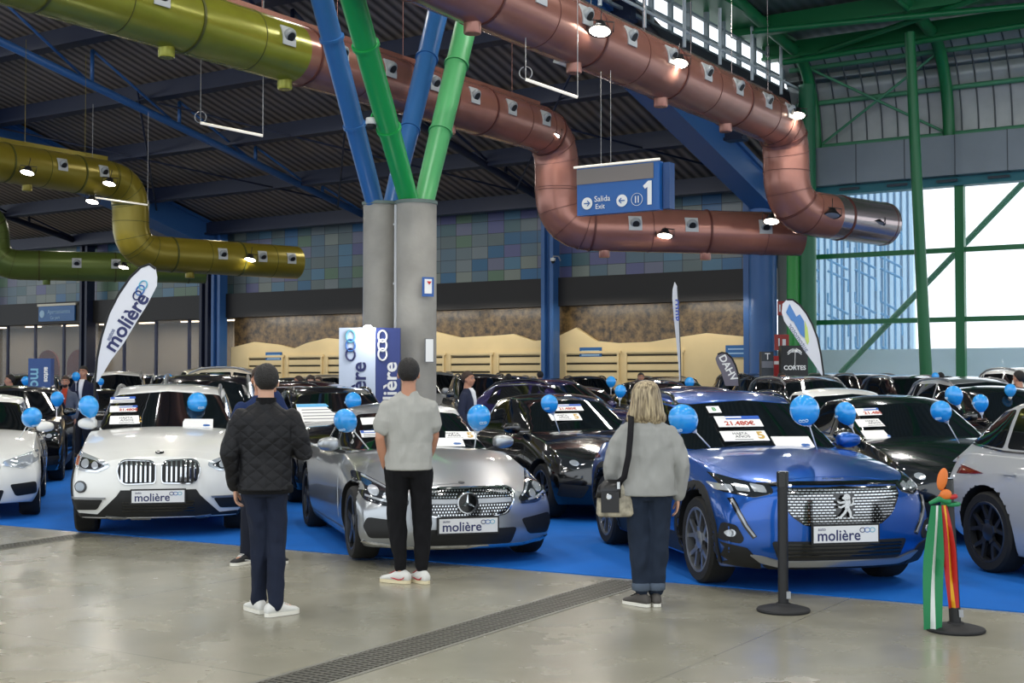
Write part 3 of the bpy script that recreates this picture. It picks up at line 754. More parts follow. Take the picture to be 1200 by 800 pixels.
for x, k in ((.24, 1), (1.02, -1)):
    g.box((x, -.03, -.24), (.13, .006, .022))
    for sg in (-1, 1): g.box((x + .035 * k, -.03, -.24 + sg * .025), (.075, .006, .02), Matrix.Rotation(sg * k * .785, 3, 'Y'))
g.build('arrows', M_sg, root)
g = MB(); c = (1.35, -.24); rp = ring_poly(0, 0, .12, .12); 
for k in range(20):
    a, b = rp[k], rp[(k + 1) % 20]; g.bar((c[0] + a[0], -.024, c[1] + a[1]), (c[0] + b[0], -.024, c[1] + b[1]), .006, .014, up=(0, 1, 0))
for x in (-.03, .03): g.box((c[0] + x, -.024, c[1]), (.02, .006, .13))
g.build('restaurant_symbol', M_white, root)
g = MB()
for x in (.5, .72): g.tube([(x, .08, H / 2), (x, .08, H / 2 + 1.9)], .005, 5)
g.build('suspension_wire', M_wire, root)
tag(root, 'blue hanging exit sign with a large white number one', 'sign')
# ------------------------------------------------------------------ cars
M_glass = mat('car_glass', '0a0f12', .03, spec=.75, coat=.3)
M_tyre = mat('tyre', '141414', .75)
M_well = mat('wheel_well', '060606', .9)
M_blk = mat('black_plastic', '121314', .55)
M_gblk = mat('gloss_black', '08090a', .12, coat=.5)
M_chrome = mat('chrome', 'd5d7da', .08, 1.0)
M_silver = mat('alloy_silver', 'a3a5a8', .28, .8)
M_dalloy = mat('alloy_dark', '55575b', .3, .8)
M_lampd = mat('headlamp_dark', '2c3036', .06, .35, coat=1)
M_lampw = mat('headlamp_bright', 'dfe6ee', .1, .6, coat=1)
M_red = mat('tail_red', '6e0c10', .12, coat=1)
M_amber = mat('amber', 'c5601c', .2, coat=1)
def paint(name, col, metal=.0, rough=.25): return mat('paint_' + name, col, rough, metal, coat=1.0)
def interp(x, pts):
    if x <= pts[0][0]: return pts[0][1]
    for (a, b), (c, d) in zip(pts, pts[1:]):
        if x <= c:
            t = (x - a) / (c - a) if c > a else 0
            return b + (d - b) * t
    return pts[-1][1]
def grid_box(A, B, Cc, f):
    idx = {}; vs = []; fs = []
    na, nb, nc = len(A) - 1, len(B) - 1, len(Cc) - 1
    def g(i, j, k):
        if (i, j, k) not in idx: idx[(i, j, k)] = len(vs); vs.append(f(A[i], B[j], Cc[k]))
        return idx[(i, j, k)]
    for i in (0, na):
        for j in range(nb):
            for k in range(nc):
                q = (g(i, j, k), g(i, j + 1, k), g(i, j + 1, k + 1), g(i, j, k + 1)); fs.append(q if i else q[::-1])
    for j in (0, nb):
        for i in range(na):
            for k in range(nc):
                q = (g(i, j, k), g(i + 1, j, k), g(i + 1, j, k + 1), g(i, j, k + 1)); fs.append(q if not j else q[::-1])
    for k in (0, nc):
        for i in range(na):
            for j in range(nb):
                q = (g(i, j, k), g(i + 1, j, k), g(i + 1, j + 1, k), g(i, j + 1, k)); fs.append(q if k else q[::-1])
    return vs, fs
def evaluated(vs, fs, sub, cutters=None):
    me = bpy.data.meshes.new('tmp'); me.from_pydata(vs, [], fs)
    bm = bmesh.new(); bm.from_mesh(me); bmesh.ops.recalc_face_normals(bm, faces=bm.faces); bm.to_mesh(me); bm.free()
    ob = bpy.data.objects.new('tmp', me); COL.objects.link(ob)
    m = ob.modifiers.new('s', 'SUBSURF'); m.levels = sub; m.render_levels = sub
    cut = None
    if cutters:
        cm = bpy.data.meshes.new('cut'); cm.from_pydata(cutters.v, [], cutters.f)
        bm = bmesh.new(); bm.from_mesh(cm); bmesh.ops.recalc_face_normals(bm, faces=bm.faces); bm.to_mesh(cm); bm.free()
        cut = bpy.data.objects.new('cut', cm); COL.objects.link(cut)
        b = ob.modifiers.new('b', 'BOOLEAN'); b.object = cut; b.operation = 'DIFFERENCE'; b.solver = 'EXACT'
    dg = bpy.context.evaluated_depsgraph_get()
    out = bpy.data.meshes.new_from_object(ob.evaluated_get(dg))
    bpy.data.objects.remove(ob)
    if cut: bpy.data.objects.remove(cut)
    return out
NRM = {}
def bvh_of(me):
    t = BVHTree.FromPolygons([v.co.copy() for v in me.vertices], [tuple(p.vertices) for p in me.polygons])
    NRM[id(t)] = ([v.co.copy() for v in me.vertices], [v.normal.copy() for v in me.vertices], [tuple(p.vertices) for p in me.polygons], t); return t
def soft_normal(tree, h):
    d = NRM.get(id(tree))
    if d is None: return h[1].normalized()
    co, no, pl, _ = d; n = Vector((0, 0, 0)); vs_ = pl[h[2]]
    if len(vs_) > 4: return h[1].normalized()
    for i in vs_: n += no[i] / max(1e-4, (co[i] - h[0]).length) ** 1.5
    n.normalize(); return n if n.dot(h[1]) > .5 else h[1].normalized()
def poly_area(p): return sum(p[i][0] * p[(i + 1) % len(p)][1] - p[(i + 1) % len(p)][0] * p[i][1] for i in range(len(p))) / 2
def inside(p, poly):
    x, y = p; c = False; n = len(poly)
    for i in range(n):
        x1, y1 = poly[i]; x2, y2 = poly[(i + 1) % n]
        if (y1 > y) != (y2 > y) and x < (x2 - x1) * (y - y1) / (y2 - y1) + x1: c = not c
    return c
def round_poly(poly, r=.03, n=3):
    out = []; N = len(poly)
    for i in range(N):
        p0, p1, p2 = (Vector(poly[(i + k) % N]) for k in (-1, 0, 1))
        d1, d2 = p0 - p1, p2 - p1
        rr = min(r, d1.length * .45, d2.length * .45)
        a, b = p1 + d1.normalized() * rr, p1 + d2.normalized() * rr
        for k in range(n + 1):
            t = k / n; q = a * (1 - t) ** 2 + p1 * 2 * t * (1 - t) + b * t * t; out.append((q.x, q.y))
    return out
def tri_poly(poly, step):
    if poly_area(poly) < 0: poly = poly[::-1]
    bd = []
    for i in range(len(poly)):
        a, b = Vector(poly[i]), Vector(poly[(i + 1) % len(poly)])
        n = max(1, int((b - a).length / step + .5))
        for k in range(n): bd.append(a.lerp(b, k / n))
    nb = len(bd)
    xs = [p.x for p in bd]; ys = [p.y for p in bd]; pts = list(bd)
    x = min(xs) + step / 2
    while x < max(xs):
        y = min(ys) + step / 2
        while y < max(ys):
            if inside((x, y), [(p.x, p.y) for p in bd]):
                if min((p.x - x) ** 2 + (p.y - y) ** 2 for p in bd) > (step * .45) ** 2: pts.append(Vector((x, y)))
            y += step
        x += step
    r = delaunay_2d_cdt(pts, [(i, (i + 1) % nb) for i in range(nb)], [], 1, 1e-6)
    return [tuple(v) for v in r[0]], [tuple(f) for f in r[2]]
FZ = [0.0]
VIEWS = {'F': (Vector((-1, 0, 0)), lambda u, v: Vector((9, u, v))), 'B': (Vector((1, 0, 0)), lambda u, v: Vector((-9, u, v))),
         'L': (Vector((0, -1, 0)), lambda u, v: Vector((u, 9, v))), 'R': (Vector((0, 1, 0)), lambda u, v: Vector((u, -9, v))),
         'T': (Vector((0, 0, -1)), lambda u, v: Vector((u, v, 9)))}
def patch_into(mb, polys, view, tree, off=.006, step=.06, depth=.014):
    d, org = VIEWS[view]
    for poly in polys:
        if view == 'F' and FZ[0]: poly = [(u, v + FZ[0]) for u, v in poly]
        vv, ff = tri_poly(poly, step)
        hit = []
        for (u, v) in vv:
            h = tree.ray_cast(org(u, v), d)
            if h[0] is None:
                for kk in (.98, .96, .93):
                    cu = sum(p[0] for p in vv) / len(vv); cv = sum(p[1] for p in vv) / len(vv)
                    h = tree.ray_cast(org(cu + (u - cu) * kk, cv + (v - cv) * kk), d)
                    if h[0] is not None: break
            hit.append(h)
        n = len(vv); top = []; bot = []; nrm_ = []
        for h in hit:
            if h[0] is None: top.append(None); bot.append(None); nrm_.append(None); continue
            nn = soft_normal(tree, h)
            if nn.dot(d) > 0: nn = -nn
            sm = nn.copy()
            if -nn.dot(d) < .35: nn = (nn - d * .6).normalized()
            top.append(h[0] + nn * off); bot.append(h[0] + nn * (off - depth)); nrm_.append(sm)
        # map
        idx = {}; vs = []; fs = []
        def gi(i, b):
            if (i, b) not in idx: idx[(i, b)] = len(vs); vs.append((bot if b else top)[i]); mb.n.append(nrm_[i])
            return idx[(i, b)]
        ec = {}
        for f in ff:
            if any(top[i] is None for i in f): continue
            P = [top[i] for i in f]
            if max((P[a] - P[(a + 1) % len(P)]).length for a in range(len(P))) > step * 9: continue
            nrm = (P[1] - P[0]).cross(P[2] - P[0])
            if nrm.dot(d) > 0: f = tuple(reversed(f))
            fs.append(tuple(gi(i, 0) for i in f))
            for a in range(len(f)):
                e = (f[a], f[(a + 1) % len(f)]); k = tuple(sorted(e)); ec.setdefault(k, []).append(e)
        for k, es in ec.items():
            if len(es) == 1:
                a, b = es[0]; fs.append((gi(b, 0), gi(a, 0), gi(a, 1), gi(b, 1)))
        mb.add(vs, fs)
def raw_build(mb, name, m, parent, angle=.7):
    me = bpy.data.meshes.new(name); me.from_pydata(mb.v, [], mb.f)
    cn_ = len(mb.n) == len(mb.v) and len(mb.n) > 0
    bm = bmesh.new(); bm.from_mesh(me)
    if not cn_: bmesh.ops.remove_doubles(bm, verts=bm.verts, dist=1e-5)
    for e in bm.edges:
        if not cn_ and len(e.link_faces) == 2 and e.calc_face_angle(0) > angle: e.smooth = False
    bm.to_mesh(me); bm.free()
    for p in me.polygons: p.use_smooth = True
    if cn_: me.normals_split_custom_set_from_vertices([tuple(x) for x in mb.n])
    me.materials.append(m)
    return link(name, me, parent)
def stroke(pts, w):
    """polyline to a thin closed polygon"""
    P = [Vector(p) for p in pts]; l = []; r = []
    for i, p in enumerate(P):
        d = (P[min(i + 1, len(P) - 1)] - P[max(i - 1, 0)]).normalized(); n = Vector((-d.y, d.x)) * w / 2
        l.append(tuple(p + n)); r.append(tuple(p - n))
    return l + r[::-1]
def sym(poly): return [poly, [(-u, v) for u, v in poly]]
# ---- wheels
WHEEL_CACHE = {}
def wheel_meshes(style, rad):
    key = (style, rad)
    if key in WHEEL_CACHE: return WHEEL_CACHE[key]
    w = .115; rr = rad * .74
    Mx = Matrix.Rotation(-PI / 2, 4, 'X')       # lathe axis z -> y (outboard = +y)
    t = MB(); t.lathe([(rr, -w), (rad * .93, -w * 1.02), (rad * .99, -w * .8), (rad, -w * .4), (rad, w * .4), (rad * .99, w * .8), (rad * .93, w * 1.02), (rr * 1.03, w), (rr, w * .9)], 40, Mx, closed=True)
    tm = t.mesh('tyre', M_tyre, angle=.6)
    d = MB(); d.lathe([(rr, w * .3), (rr * .9, w * .28), (0, w * .25)], 32, Mx); dm = d.mesh('brake_disc', mat('disc_dark', '1b1c1e', .45, .6), angle=.6)
    r = MB(); r.lathe([(rr * 1.02, w * .97), (rr * 1.0, w * 1.0), (rr * .93, w * .96), (rr * .92, w * .4), (rr * 1.0, w * .35)], 40, Mx, closed=True)
    n = {'five': 5, 'double': 5, 'v': 5, 'multi': 10}[style]
    def spoke(a0, a1, r0, r1, w0, w1):
        p0 = Vector((math.cos(a0) * r0, w * .78, math.sin(a0) * r0)); p1 = Vector((math.cos(a1) * r1, w * .88, math.sin(a1) * r1))
        dd = (p1 - p0).normalized(); s = dd.cross(Vector((0, 1, 0)))
        vs = []
        for p, ww in ((p0, w0), (p1, w1)):
            for k in (-1, 1):
                for h in (-.03, 0): vs.append(p + s * k * ww / 2 + Vector((0, h, 0)))
        r.add(vs, [(0, 1, 3, 2), (4, 6, 7, 5), (0, 4, 5, 1), (2, 3, 7, 6), (0, 2, 6, 4), (1, 5, 7, 3)])
    for i in range(n):
        a = 2 * PI * i / n + PI / 2
        if style == 'five': spoke(a, a, .05, rr * .95, .085, .06)
        elif style == 'multi': spoke(a, a, .05, rr * .95, .04, .028)
        elif style == 'double':
            for k in (-1, 1): spoke(a + k * .18, a + k * .2, .06, rr * .95, .035, .035)
        else:
            for k in (-1, 1): spoke(a, a + k * .3, rr * .35, rr * .95, .04, .03)
            spoke(a, a, .04, rr * .4, .07, .06)
    Mh = Matrix.Translation((0, 0, 0)) @ Mx
    r.lathe([(.075, w * .6), (.075, w * .82), (.05, w * .9), (0, w * .92)], 20, Mh)
    WHEEL_CACHE[key] = (tm, r, dm)
    return WHEEL_CACHE[key]
RIM_CACHE = {}
def add_wheels(root, sp):
    tm, rmb, dm = wheel_meshes(sp['wheel'], sp['R'])
    rim_m = sp.get('rim', M_silver); kk = (sp['wheel'], sp['R'], rim_m.name)
    if kk not in RIM_CACHE: RIM_CACHE[kk] = rmb.mesh('rim', rim_m, angle=.5)
    y = sp['W'] / 2 - .135
    for x in (sp['xf'], sp['xr']):
        for s in (1, -1):
            M = Matrix.Translation((x, s * y, sp['R']))
            if s < 0: M = M @ Matrix.Rotation(PI, 4, 'Z')
            t = link('wheel', tm, root, M)
            link('rim', RIM_CACHE[kk], t); link('brake_disc', dm, t)
# ---- bodies
def make_body(sp):
    L, Wd = sp['L'], sp['W']; hw = Wd / 2; sub = sp.get('sub', 2)
    xfw, xrw = L / 2 - sp['fo'], -L / 2 + (L - sp['fo'] - sp['wb'])
    sp['xf'], sp['xr'] = xfw, xrw
    top = sp['top']; nose = sp['nose']; tail = sp['tail']; plan = sp['plan']; side = sp['side']; bot = sp['bot']
    kf, kr = sp.get('kf', .32), sp.get('kr', .2)
    def f(a, b, c):
        s = a * L; ab = abs(b)
        Tc = interp(s, top); T = Tc - interp(s, sp['crown']) * ab ** 2.4
        B = interp(s, bot); z = B + (T - B) * c
        y = b * hw * interp(c, side) * interp(s, plan)
        x = L / 2 - s
        wf = max(0, 1 - s / .62); wf2 = max(0, 1 - s / .9); wr = max(0, 1 - (L - s) / .9)
        x -= kf * ab ** 3.0 * wf ** 1.5 + interp(z, nose) * wf2
        x += (kr * ab ** 2.6 + interp(z, tail)) * wr
        for xw in (xfw, xrw):
            y += (1 if b > 0 else -1) * ab ** 4 * sp.get('flare', .025) * math.exp(-((x - xw) / .42) ** 2) * math.exp(-((z - .5) / .25) ** 2)
        return (x, y, z)
    def dens(n, e): return sorted(set([0, e / 2.5, e] + [e + (1 - 2 * e) * i / n for i in range(1, n)] + [1 - e, 1 - e / 2.5, 1]))
    A = dens(24 if sub > 1 else 14, .022)
    Bq = [-1, -.975, -.93, -.8, -.6, -.35, -.12, .12, .35, .6, .8, .93, .975, 1]
    Cq = [0, .05, .14, .3, .48, .64, .78, .88, .95, .985, 1]
    vs, fs = grid_box(A, Bq, Cq, f)
    cut = MB(); Rw = sp['R'] + .045
    for xw in (xfw, xrw):
        for s in (-1, 1):
            M = Matrix.Translation((xw, s * (hw - .32), sp['R'] + .01)) @ Matrix.Rotation(-s * PI / 2, 4, 'X')
            cut.lathe([(Rw, 0), (Rw, .7)], 40, M)
    lower = evaluated(vs, fs, sub, cut)
    zb = sp['belt'] - .12
    c = sp['cabin']
    ws0, ws1, rr1, rr0 = (L / 2 - v for v in c['x'])     # windscreen base, roof front, roof rear, rear glass base
    wb, wt = c['wb'], c['wt']
    def g(a, b, k):
        ab = abs(b); k2 = k
        xf_ = ws0 + (ws1 - ws0) * (k2 ** .92); xr_ = rr0 + (rr1 - rr0) * (k2 ** c.get('re', .9))
        zr = interp(a, c['roof']) - c.get('crown', .05) * ab ** 2.6
        z = zb + (zr - zb) * k
        x = xf_ + (xr_ - xf_) * a
        x -= c.get('kw', .16) * ab ** 2.2 * max(0, 1 - a * 2.2)
        x += .12 * ab ** 2.2 * max(0, 1 - (1 - a) * 2.5)
        w = wb + (wt - wb) * (k ** 1.25)
        w *= interp(a, c['plan'])
        return (x, b * w, z)
    A2 = dens(12 if sub > 1 else 8, .03); B2 = [-1, -.96, -.86, -.6, -.3, 0, .3, .6, .86, .96, 1]; C2 = [0, .12, .35, .6, .8, .91, .97, 1]
    vs2, fs2 = grid_box(A2, B2, C2, g)
    cab = evaluated(vs2, fs2, sub)
    return lower, cab
def dark_wells(me, sp):
    Rw = sp['R'] + .05
    for p in me.polygons:
        c = p.center
        for xw in (sp['xf'], sp['xr']):
            if (c.x - xw) ** 2 + (c.z - sp['R'] - .01) ** 2 < Rw * Rw and abs(c.y) > sp['W'] / 2 - .34: p.material_index = 1
def car_bodies(sp, root):
    lower, cab = make_body(sp)
    bl, bc = bvh_of(lower), bvh_of(cab)
    bm = bmesh.new(); bm.from_mesh(lower); bm.from_mesh(cab)
    for e in bm.edges:
        if len(e.link_faces) == 2: e.smooth = e.calc_face_angle(0) < .6
    me = bpy.data.meshes.new('body'); bm.to_mesh(me); bm.free()
    for p in me.polygons: p.use_smooth = True
    me.materials.append(sp['paint']); me.materials.append(M_well); dark_wells(me, sp)
    body = link('body', me, root)
    ba = BVHTree.FromPolygons([v.co.copy() for v in me.vertices], [tuple(p.vertices) for p in me.polygons])
    return body, bl, bc, ba
def add_patch(root, name, polys, view, tree, m, off=.006, step=.06, depth=.014):
    mb = MB(); patch_into(mb, polys, view, tree, off, step, depth)
    if not mb.v: return None
    return raw_build(mb, name, m, root)
def arch_poly(xw, R, r0, r1, zmin):
    a0 = math.asin(max(-1, min(1, (zmin - R) / r1)))
    A = np.linspace(a0, PI - a0, 18)
    return [(xw + r1 * math.cos(a), R + r1 * math.sin(a)) for a in A] + [(xw + r0 * math.cos(a), R + r0 * math.sin(a)) for a in A[::-1]]
def make_car(sp, hero=True):
    root = empty('car'); L, hw = sp['L'], sp['W'] / 2
    body, bl, bc, ba = car_bodies(sp, root)
    def X(s): return L / 2 - s
    P = lambda pts: [(X(s), z) for s, z in pts]
    sp['trees'] = (bl, bc, ba)
    # glazing
    ws = sp['wscreen']; add_patch(root, 'windscreen', [round_poly(ws + [(-u, v) for u, v in ws[::-1]], .05)], 'F', bc, M_glass, .009, sp.get('gs', .045), .02)
    rg = sp['rglass']; add_patch(root, 'rear_window', [round_poly(rg + [(-u, v) for u, v in rg[::-1]], .05)], 'B', bc, M_glass, .004, .09)
    for v in 'LR':
        for poly in sp['swin']:
            q = round_poly(P(poly), .035); add_patch(root, 'side_window', [q], v, bc, M_glass, .007, sp.get('gs2', .07), .02)
        if sp.get('wtrim'):
            add_patch(root, 'window_trim', [stroke(P(sp['wtrim']), .016)], v, bc, sp.get('trim_m', M_chrome), .009, .1)
    if hero:
        for v in 'LR':
            for poly in sp['doors']:
                d = add_patch(root, 'door', [round_poly(P(poly), .05)], v, bl, sp['paint'], .003, .085)
                hx, hz = X(poly[2][0] - .14), sp['handle_z']
                add_patch(d, 'door_handle', [rrect(.19, .028, .013, 3, hx, hz)], v, bl, sp.get('handle_m', sp['paint']), .03, .05, .03)
            add_patch(root, 'sill_trim', [P(sp['sill'])], v, bl, sp.get('clad', M_blk), .008, .09)
            if sp.get('cladding'):
                for xw in (sp['xf'], sp['xr']): add_patch(root, 'wheel_arch_trim', [arch_poly(xw, sp['R'] + .01, sp['R'] + .045, sp['R'] + .115, .22)], v, bl, M_blk, .016, .035, .03)
        hp = sp['hood']; add_patch(root, 'hood', [round_poly([(X(s), y) for s, y in hp] + [(X(s), -y) for s, y in hp[::-1]], .08)], 'T', bl, sp['paint'], .003, .085)
    # mirrors
    ms, my, mz = sp['mirror']
    for s in (1, -1):
        mb = MB(); nu, nv = 20, 12; pw = lambda t, e: math.copysign(abs(t) ** e, t); vs = []; fs = []
        for j in range(nv + 1):
            ph = PI * j / nv
            for i in range(nu):
                th = 2 * PI * i / nu
                xx = .085 * pw(math.sin(ph), .8) * pw(math.cos(th), .8); yy = .11 * pw(math.sin(ph), .7) * pw(math.sin(th), .65); zz = .07 * pw(math.cos(ph), .75)
                zz *= 1 - .22 * (yy * 1) / .11 if yy > 0 else 1
                vs.append((X(ms) + max(xx, -.035), s * (my + .085 + yy), mz + zz))
        for j in range(nv):
            for i in range(nu): fs.append((j * nu + i, (j + 1) * nu + i, (j + 1) * nu + (i + 1) % nu, j * nu + (i + 1) % nu))
        mb.add(vs, fs)
        o = mb.build('wing_mirror', sp.get('mirror_m', sp['paint']), root, smooth=False, angle=.9)
        if hero: MB().bar((X(ms), s * (my - .08), mz - .09), (X(ms), s * (my + .06), mz - .05), .05, .035).build('mirror_arm', M_blk, o)
    if sp.get('rails'):
        s0, s1, ry, rz = sp['rails']
        for s in (1, -1):
            pts = []
            for k in range(9):
                t = k / 8; x = X(s0 + (s1 - s0) * t); h = bc.ray_cast(Vector((x, s * ry, 5)), Vector((0, 0, -1)))
                z = h[0].z if h[0] else rz
                pts.append((x, s * ry, z + (.03 if 0 < k < 8 else -.012)))
            MB().tube(pts, .02, 8).build('roof_rail', sp.get('rail_m', M_silver), root, angle=.9)
    add_wheels(root, sp)
    return root
def plate(root, x, z, w=.53, h=.125, text=True, tilt=0.0, y=0):
    o = MB().box((0, 0, 0), (.016, w, h)).build('licence_plate', mat('plate_white', 'e3e4e6', .4), root); o.location = (x, y, z); o.rotation_euler = (0, tilt, 0)
    MB().box((-.004, 0, 0), (.014, w + .03, h + .03)).build('plate_frame', M_blk, o)
    if text:
        g = MB(); text_into(g, 'molière', .115, frame_M((.009, -.06, -.012), (0, 1, 0), (0, 0, 1)), .001, offset=.0015); text_into(g, 'auto', .035, frame_M((.009, -.2, .04), (0, 1, 0), (0, 0, 1)), .001)
        g.build('lettering', mat('logo_navy', '232a5e', .5), o)
        for k, cx, rx, m in ((0, .135, .021, 'logo_navy'), (1, .175, .024, 'logo_blue'), (2, .217, .021, 'logo_sky')):
            g = MB(); rp = ring_poly(cx, .028, rx, .017, 18)
            for i in range(18):
                a, b = rp[i], rp[(i + 1) % 18]; g.bar((.009, a[0], a[1]), (.009, b[0], b[1]), .006, .002, up=(1, 0, 0))
            g.build('logo_ring', mat(m, {'logo_navy': '232a5e', 'logo_blue': '3e6fb5', 'logo_sky': '69b2c9'}[m], .5), o)
    return o
def add(root, name, polys, view, tree, m, off=.01, step=.035, depth=.02): return add_patch(root, name, polys, view, tree, m, off, step, depth)
# ---- specification helpers
def base_spec(over=None, **k):
    sp = dict(L=4.4, W=1.8, fo=.84, wb=2.65, R=.335, belt=.98, wheel='double', paint=None,
              plan=[(0, .945), (.15, .965), (.4, .99), (.8, 1), (1.3, 1), (3.2, 1), (3.9, .985), (4.2, .96), (4.45, .92)],
              side=[(0, .9), (.12, .955), (.35, .995), (.55, 1.0), (.7, .985), (.85, .955), (1, .9)],
              bot=[(0, .2), (.5, .17), (3.8, .18), (4.4, .28)], handle_z=.86, crown=[(0, .1), (.6, .09), (1.3, .06), (2, .03)])
    sp.update(k); sp.update(over or {}); return sp
P_white = paint('white', 'e8e8e4', 0, .3); P_silver = paint('silver', 'a9adb1', .75, .3); P_blue = paint('blue', (.0, .085, .42), .6, .3)
P_black = paint('black', '0b0b0d', .1, .15); P_dgreen = paint('bottle_black', '0a1211', .2, .15); P_grey = paint('pale_grey', 'b9bbbd', .25, .28)
P_purple = paint('indigo', '1d1650', .5, .25); P_burg = paint('burgundy', '3a0d12', .4, .2); P_beige = paint('champagne', 'cfc3ac', .4, .3); P_navy = paint('navy', '101c4a', .4, .2)
P_red = paint('red', '8a1518', .2, .2); P_dgrey = paint('graphite', '3a3c40', .6, .25)
# ---------- white compact SUV
def suv_spec(pt, **k):
    return base_spec(L=4.44, W=1.83, fo=.83, wb=2.67, R=.345, belt=1.06, paint=pt, clad=M_blk, cladding=True, handle_z=.93, kf=.24, flare=.02,
        top=[(0, .84), (.1, .87), (.35, .95), (.8, 1.04), (1.2, 1.09), (1.45, 1.12), (2, 1.06), (4.0, 1.06), (4.3, 1.02), (4.44, .98)],
        nose=[(.1, .14), (.22, .06), (.4, .0), (.6, .01), (.75, .03), (.86, .09), (1, .22)], tail=[(.2, .12), (.45, .0), (.7, .03), (1.0, .12)],
        bot=[(0, .2), (.5, .17), (3.8, .19), (4.4, .3)],
        cabin=dict(x=(1.22, 2.02, 3.85, 4.3), wb=.83, wt=.645, roof=[(0, 1.52), (.15, 1.575), (.45, 1.6), (.8, 1.575), (1, 1.5)], plan=[(0, .93), (.3, 1), (.75, 1), (1, .9)], crown=.06),
        wscreen=[(0, 1.09), (.74, 1.07), (.60, 1.455), (0, 1.50)], rglass=[(0, 1.1), (.6, 1.1), (.5, 1.46), (0, 1.49)],
        swin=[[(1.62, 1.12), (2.15, 1.42), (2.62, 1.475), (2.62, 1.1)], [(2.68, 1.1), (2.68, 1.475), (3.45, 1.46), (3.52, 1.12)], [(3.58, 1.14), (3.52, 1.45), (3.85, 1.41), (4.0, 1.2)]],
        wtrim=[(1.55, 1.085), (2.6, 1.075), (3.5, 1.09), (4.05, 1.15)],
        doors=[[(1.38, .34), (1.42, 1.02), (2.64, 1.03), (2.64, .34)], [(2.67, .34), (2.67, 1.03), (3.62, 1.03), (3.4, .6), (3.25, .34)]],
        sill=[(1.25, .2), (1.25, .31), (3.2, .31), (3.2, .2)], hood=[(.3, .5), (.42, .68), (1.1, .79), (1.32, .73), (1.2, 0)], mirror=(1.75, .80, 1.14), rails=(2.15, 3.9, .6, 1.5), over=k)
def front_bmw(root, sp):
    bl, bc, ba = sp['trees']
    # kidneys
    for s in (1, -1):
        kid = [(.035, .60), (.05, .575), (.33, .565), (.385, .60), (.415, .70), (.39, .775), (.33, .80), (.08, .79), (.035, .755)]
        kid = round_poly([(s * y, z) for y, z in kid], .03)
        o = add(root, 'grille', [kid], 'F', bl, M_blk, .008)
        c = (s * .225, .685)
        outer = [(c[0] + (y - c[0]) * 1.04, c[1] + (z - c[1]) * 1.09) for y, z in kid]; N = len(kid)
        seg = [[outer[i], outer[(i + 1) % N], kid[(i + 1) % N], kid[i]] for i in range(N)]
        add(o, 'grille_frame', seg, 'F', bl, M_chrome, .022, .05, .03)
        bars = [[(s * (.075 + .047 * i), .582 - .0 * i), (s * (.092 + .047 * i), .582), (s * (.092 + .047 * i), .787 - max(0, i - 5) * .02), (s * (.075 + .047 * i), .787 - max(0, i - 5) * .02)] for i in range(7)]
        add(o, 'grille_bars', bars, 'F', bl, M_chrome, .03, .07, .03)
    for v in (1, -1):
        hl = [(v * y, z) for y, z in [(.50, .735), (.50, .775), (.62, .81), (.86, .885), (.885, .84), (.87, .73), (.8, .69), (.62, .68)]]
        h = add(root, 'headlight', [round_poly(hl, .02)], 'F', bl, M_lampw, .012)
        add(h, 'lamp_inner', [round_poly([(v * y, z) for y, z in [(.535, .745), (.64, .785), (.80, .82), (.81, .73), (.75, .71), (.63, .7)]], .02)], 'F', bl, M_lampd, .018)
        add(h, 'projector', [ring_poly(v * .745, .758, .038, .038), ring_poly(v * .64, .745, .032, .032)], 'F', bl, M_lampw, .026, .03)
        add(h, 'side_marker', [[(v * y, z) for y, z in [(.83, .83), (.865, .84), (.86, .75), (.83, .74)]]], 'F', bl, M_amber, .02, .04)
        fg = add(root, 'fog_lamp', [ring_poly(v * .79, .53, .062, .062)], 'F', bl, M_gblk, .012, .04)
        add(fg, 'fog_lens', [ring_poly(v * .79, .53, .046, .046)], 'F', bl, mat('fog_glass', '7f868c', .15, .6, coat=1), .02, .03)
        o = add(root, 'side_intake', [round_poly([(v * y, z) for y, z in [(.87, .395), (.56, .40), (.62, .30), (.85, .29)]], .02)], 'F', bl, M_blk, .014)
        add(o, 'intake_trim', [[(v * y, z) for y, z in [(.885, .402), (.54, .407), (.53, .425), (.885, .422)]]], 'F', bl, M_silver, .024, .05, .02)
    low = [(-.91, .27), (-.86, .255), (-.62, .245), (-.42, .44), (-.38, .50), (.38, .50), (.42, .44), (.62, .245), (.86, .255), (.91, .27), (.9, .185), (.6, .17), (-.6, .17), (-.9, .185)]
    lv = add(root, 'lower_grille', [low], 'F', bl, M_blk, .01)
    add(lv, 'grille_slats', [[(-.36, z), (.36, z), (.36, z + .012), (-.36, z + .012)] for z in (.28, .31, .34, .37)], 'F', bl, M_gblk, .02, .08)
    add(root, 'skid_plate', [round_poly([(-.54, .235), (-.48, .17), (.48, .17), (.54, .235), (.36, .222), (.3, .205), (-.3, .205), (-.36, .222)], .02)], 'F', bl, M_silver, .022, .05, .02)
    h = bl.ray_cast(Vector((9, 0, .435)), Vector((-1, 0, 0)))[0]
    plate(root, h.x + .03, .435)
    hb = bl.ray_cast(Vector((9, 0, .86)), Vector((-1, 0, 0)))[0]
    hz = bl.ray_cast(Vector((hb.x - .05, 0, 9)), Vector((0, 0, -1)))
    Mb = hz[1].to_track_quat('Z', 'Y').to_matrix().to_4x4(); Mb.translation = hz[0] + hz[1] * .004
    b = MB().lathe([(.045, 0), (.045, .006), (.038, .008), (0, .01)], 24, Mb).build('badge', M_gblk, root, angle=.6)
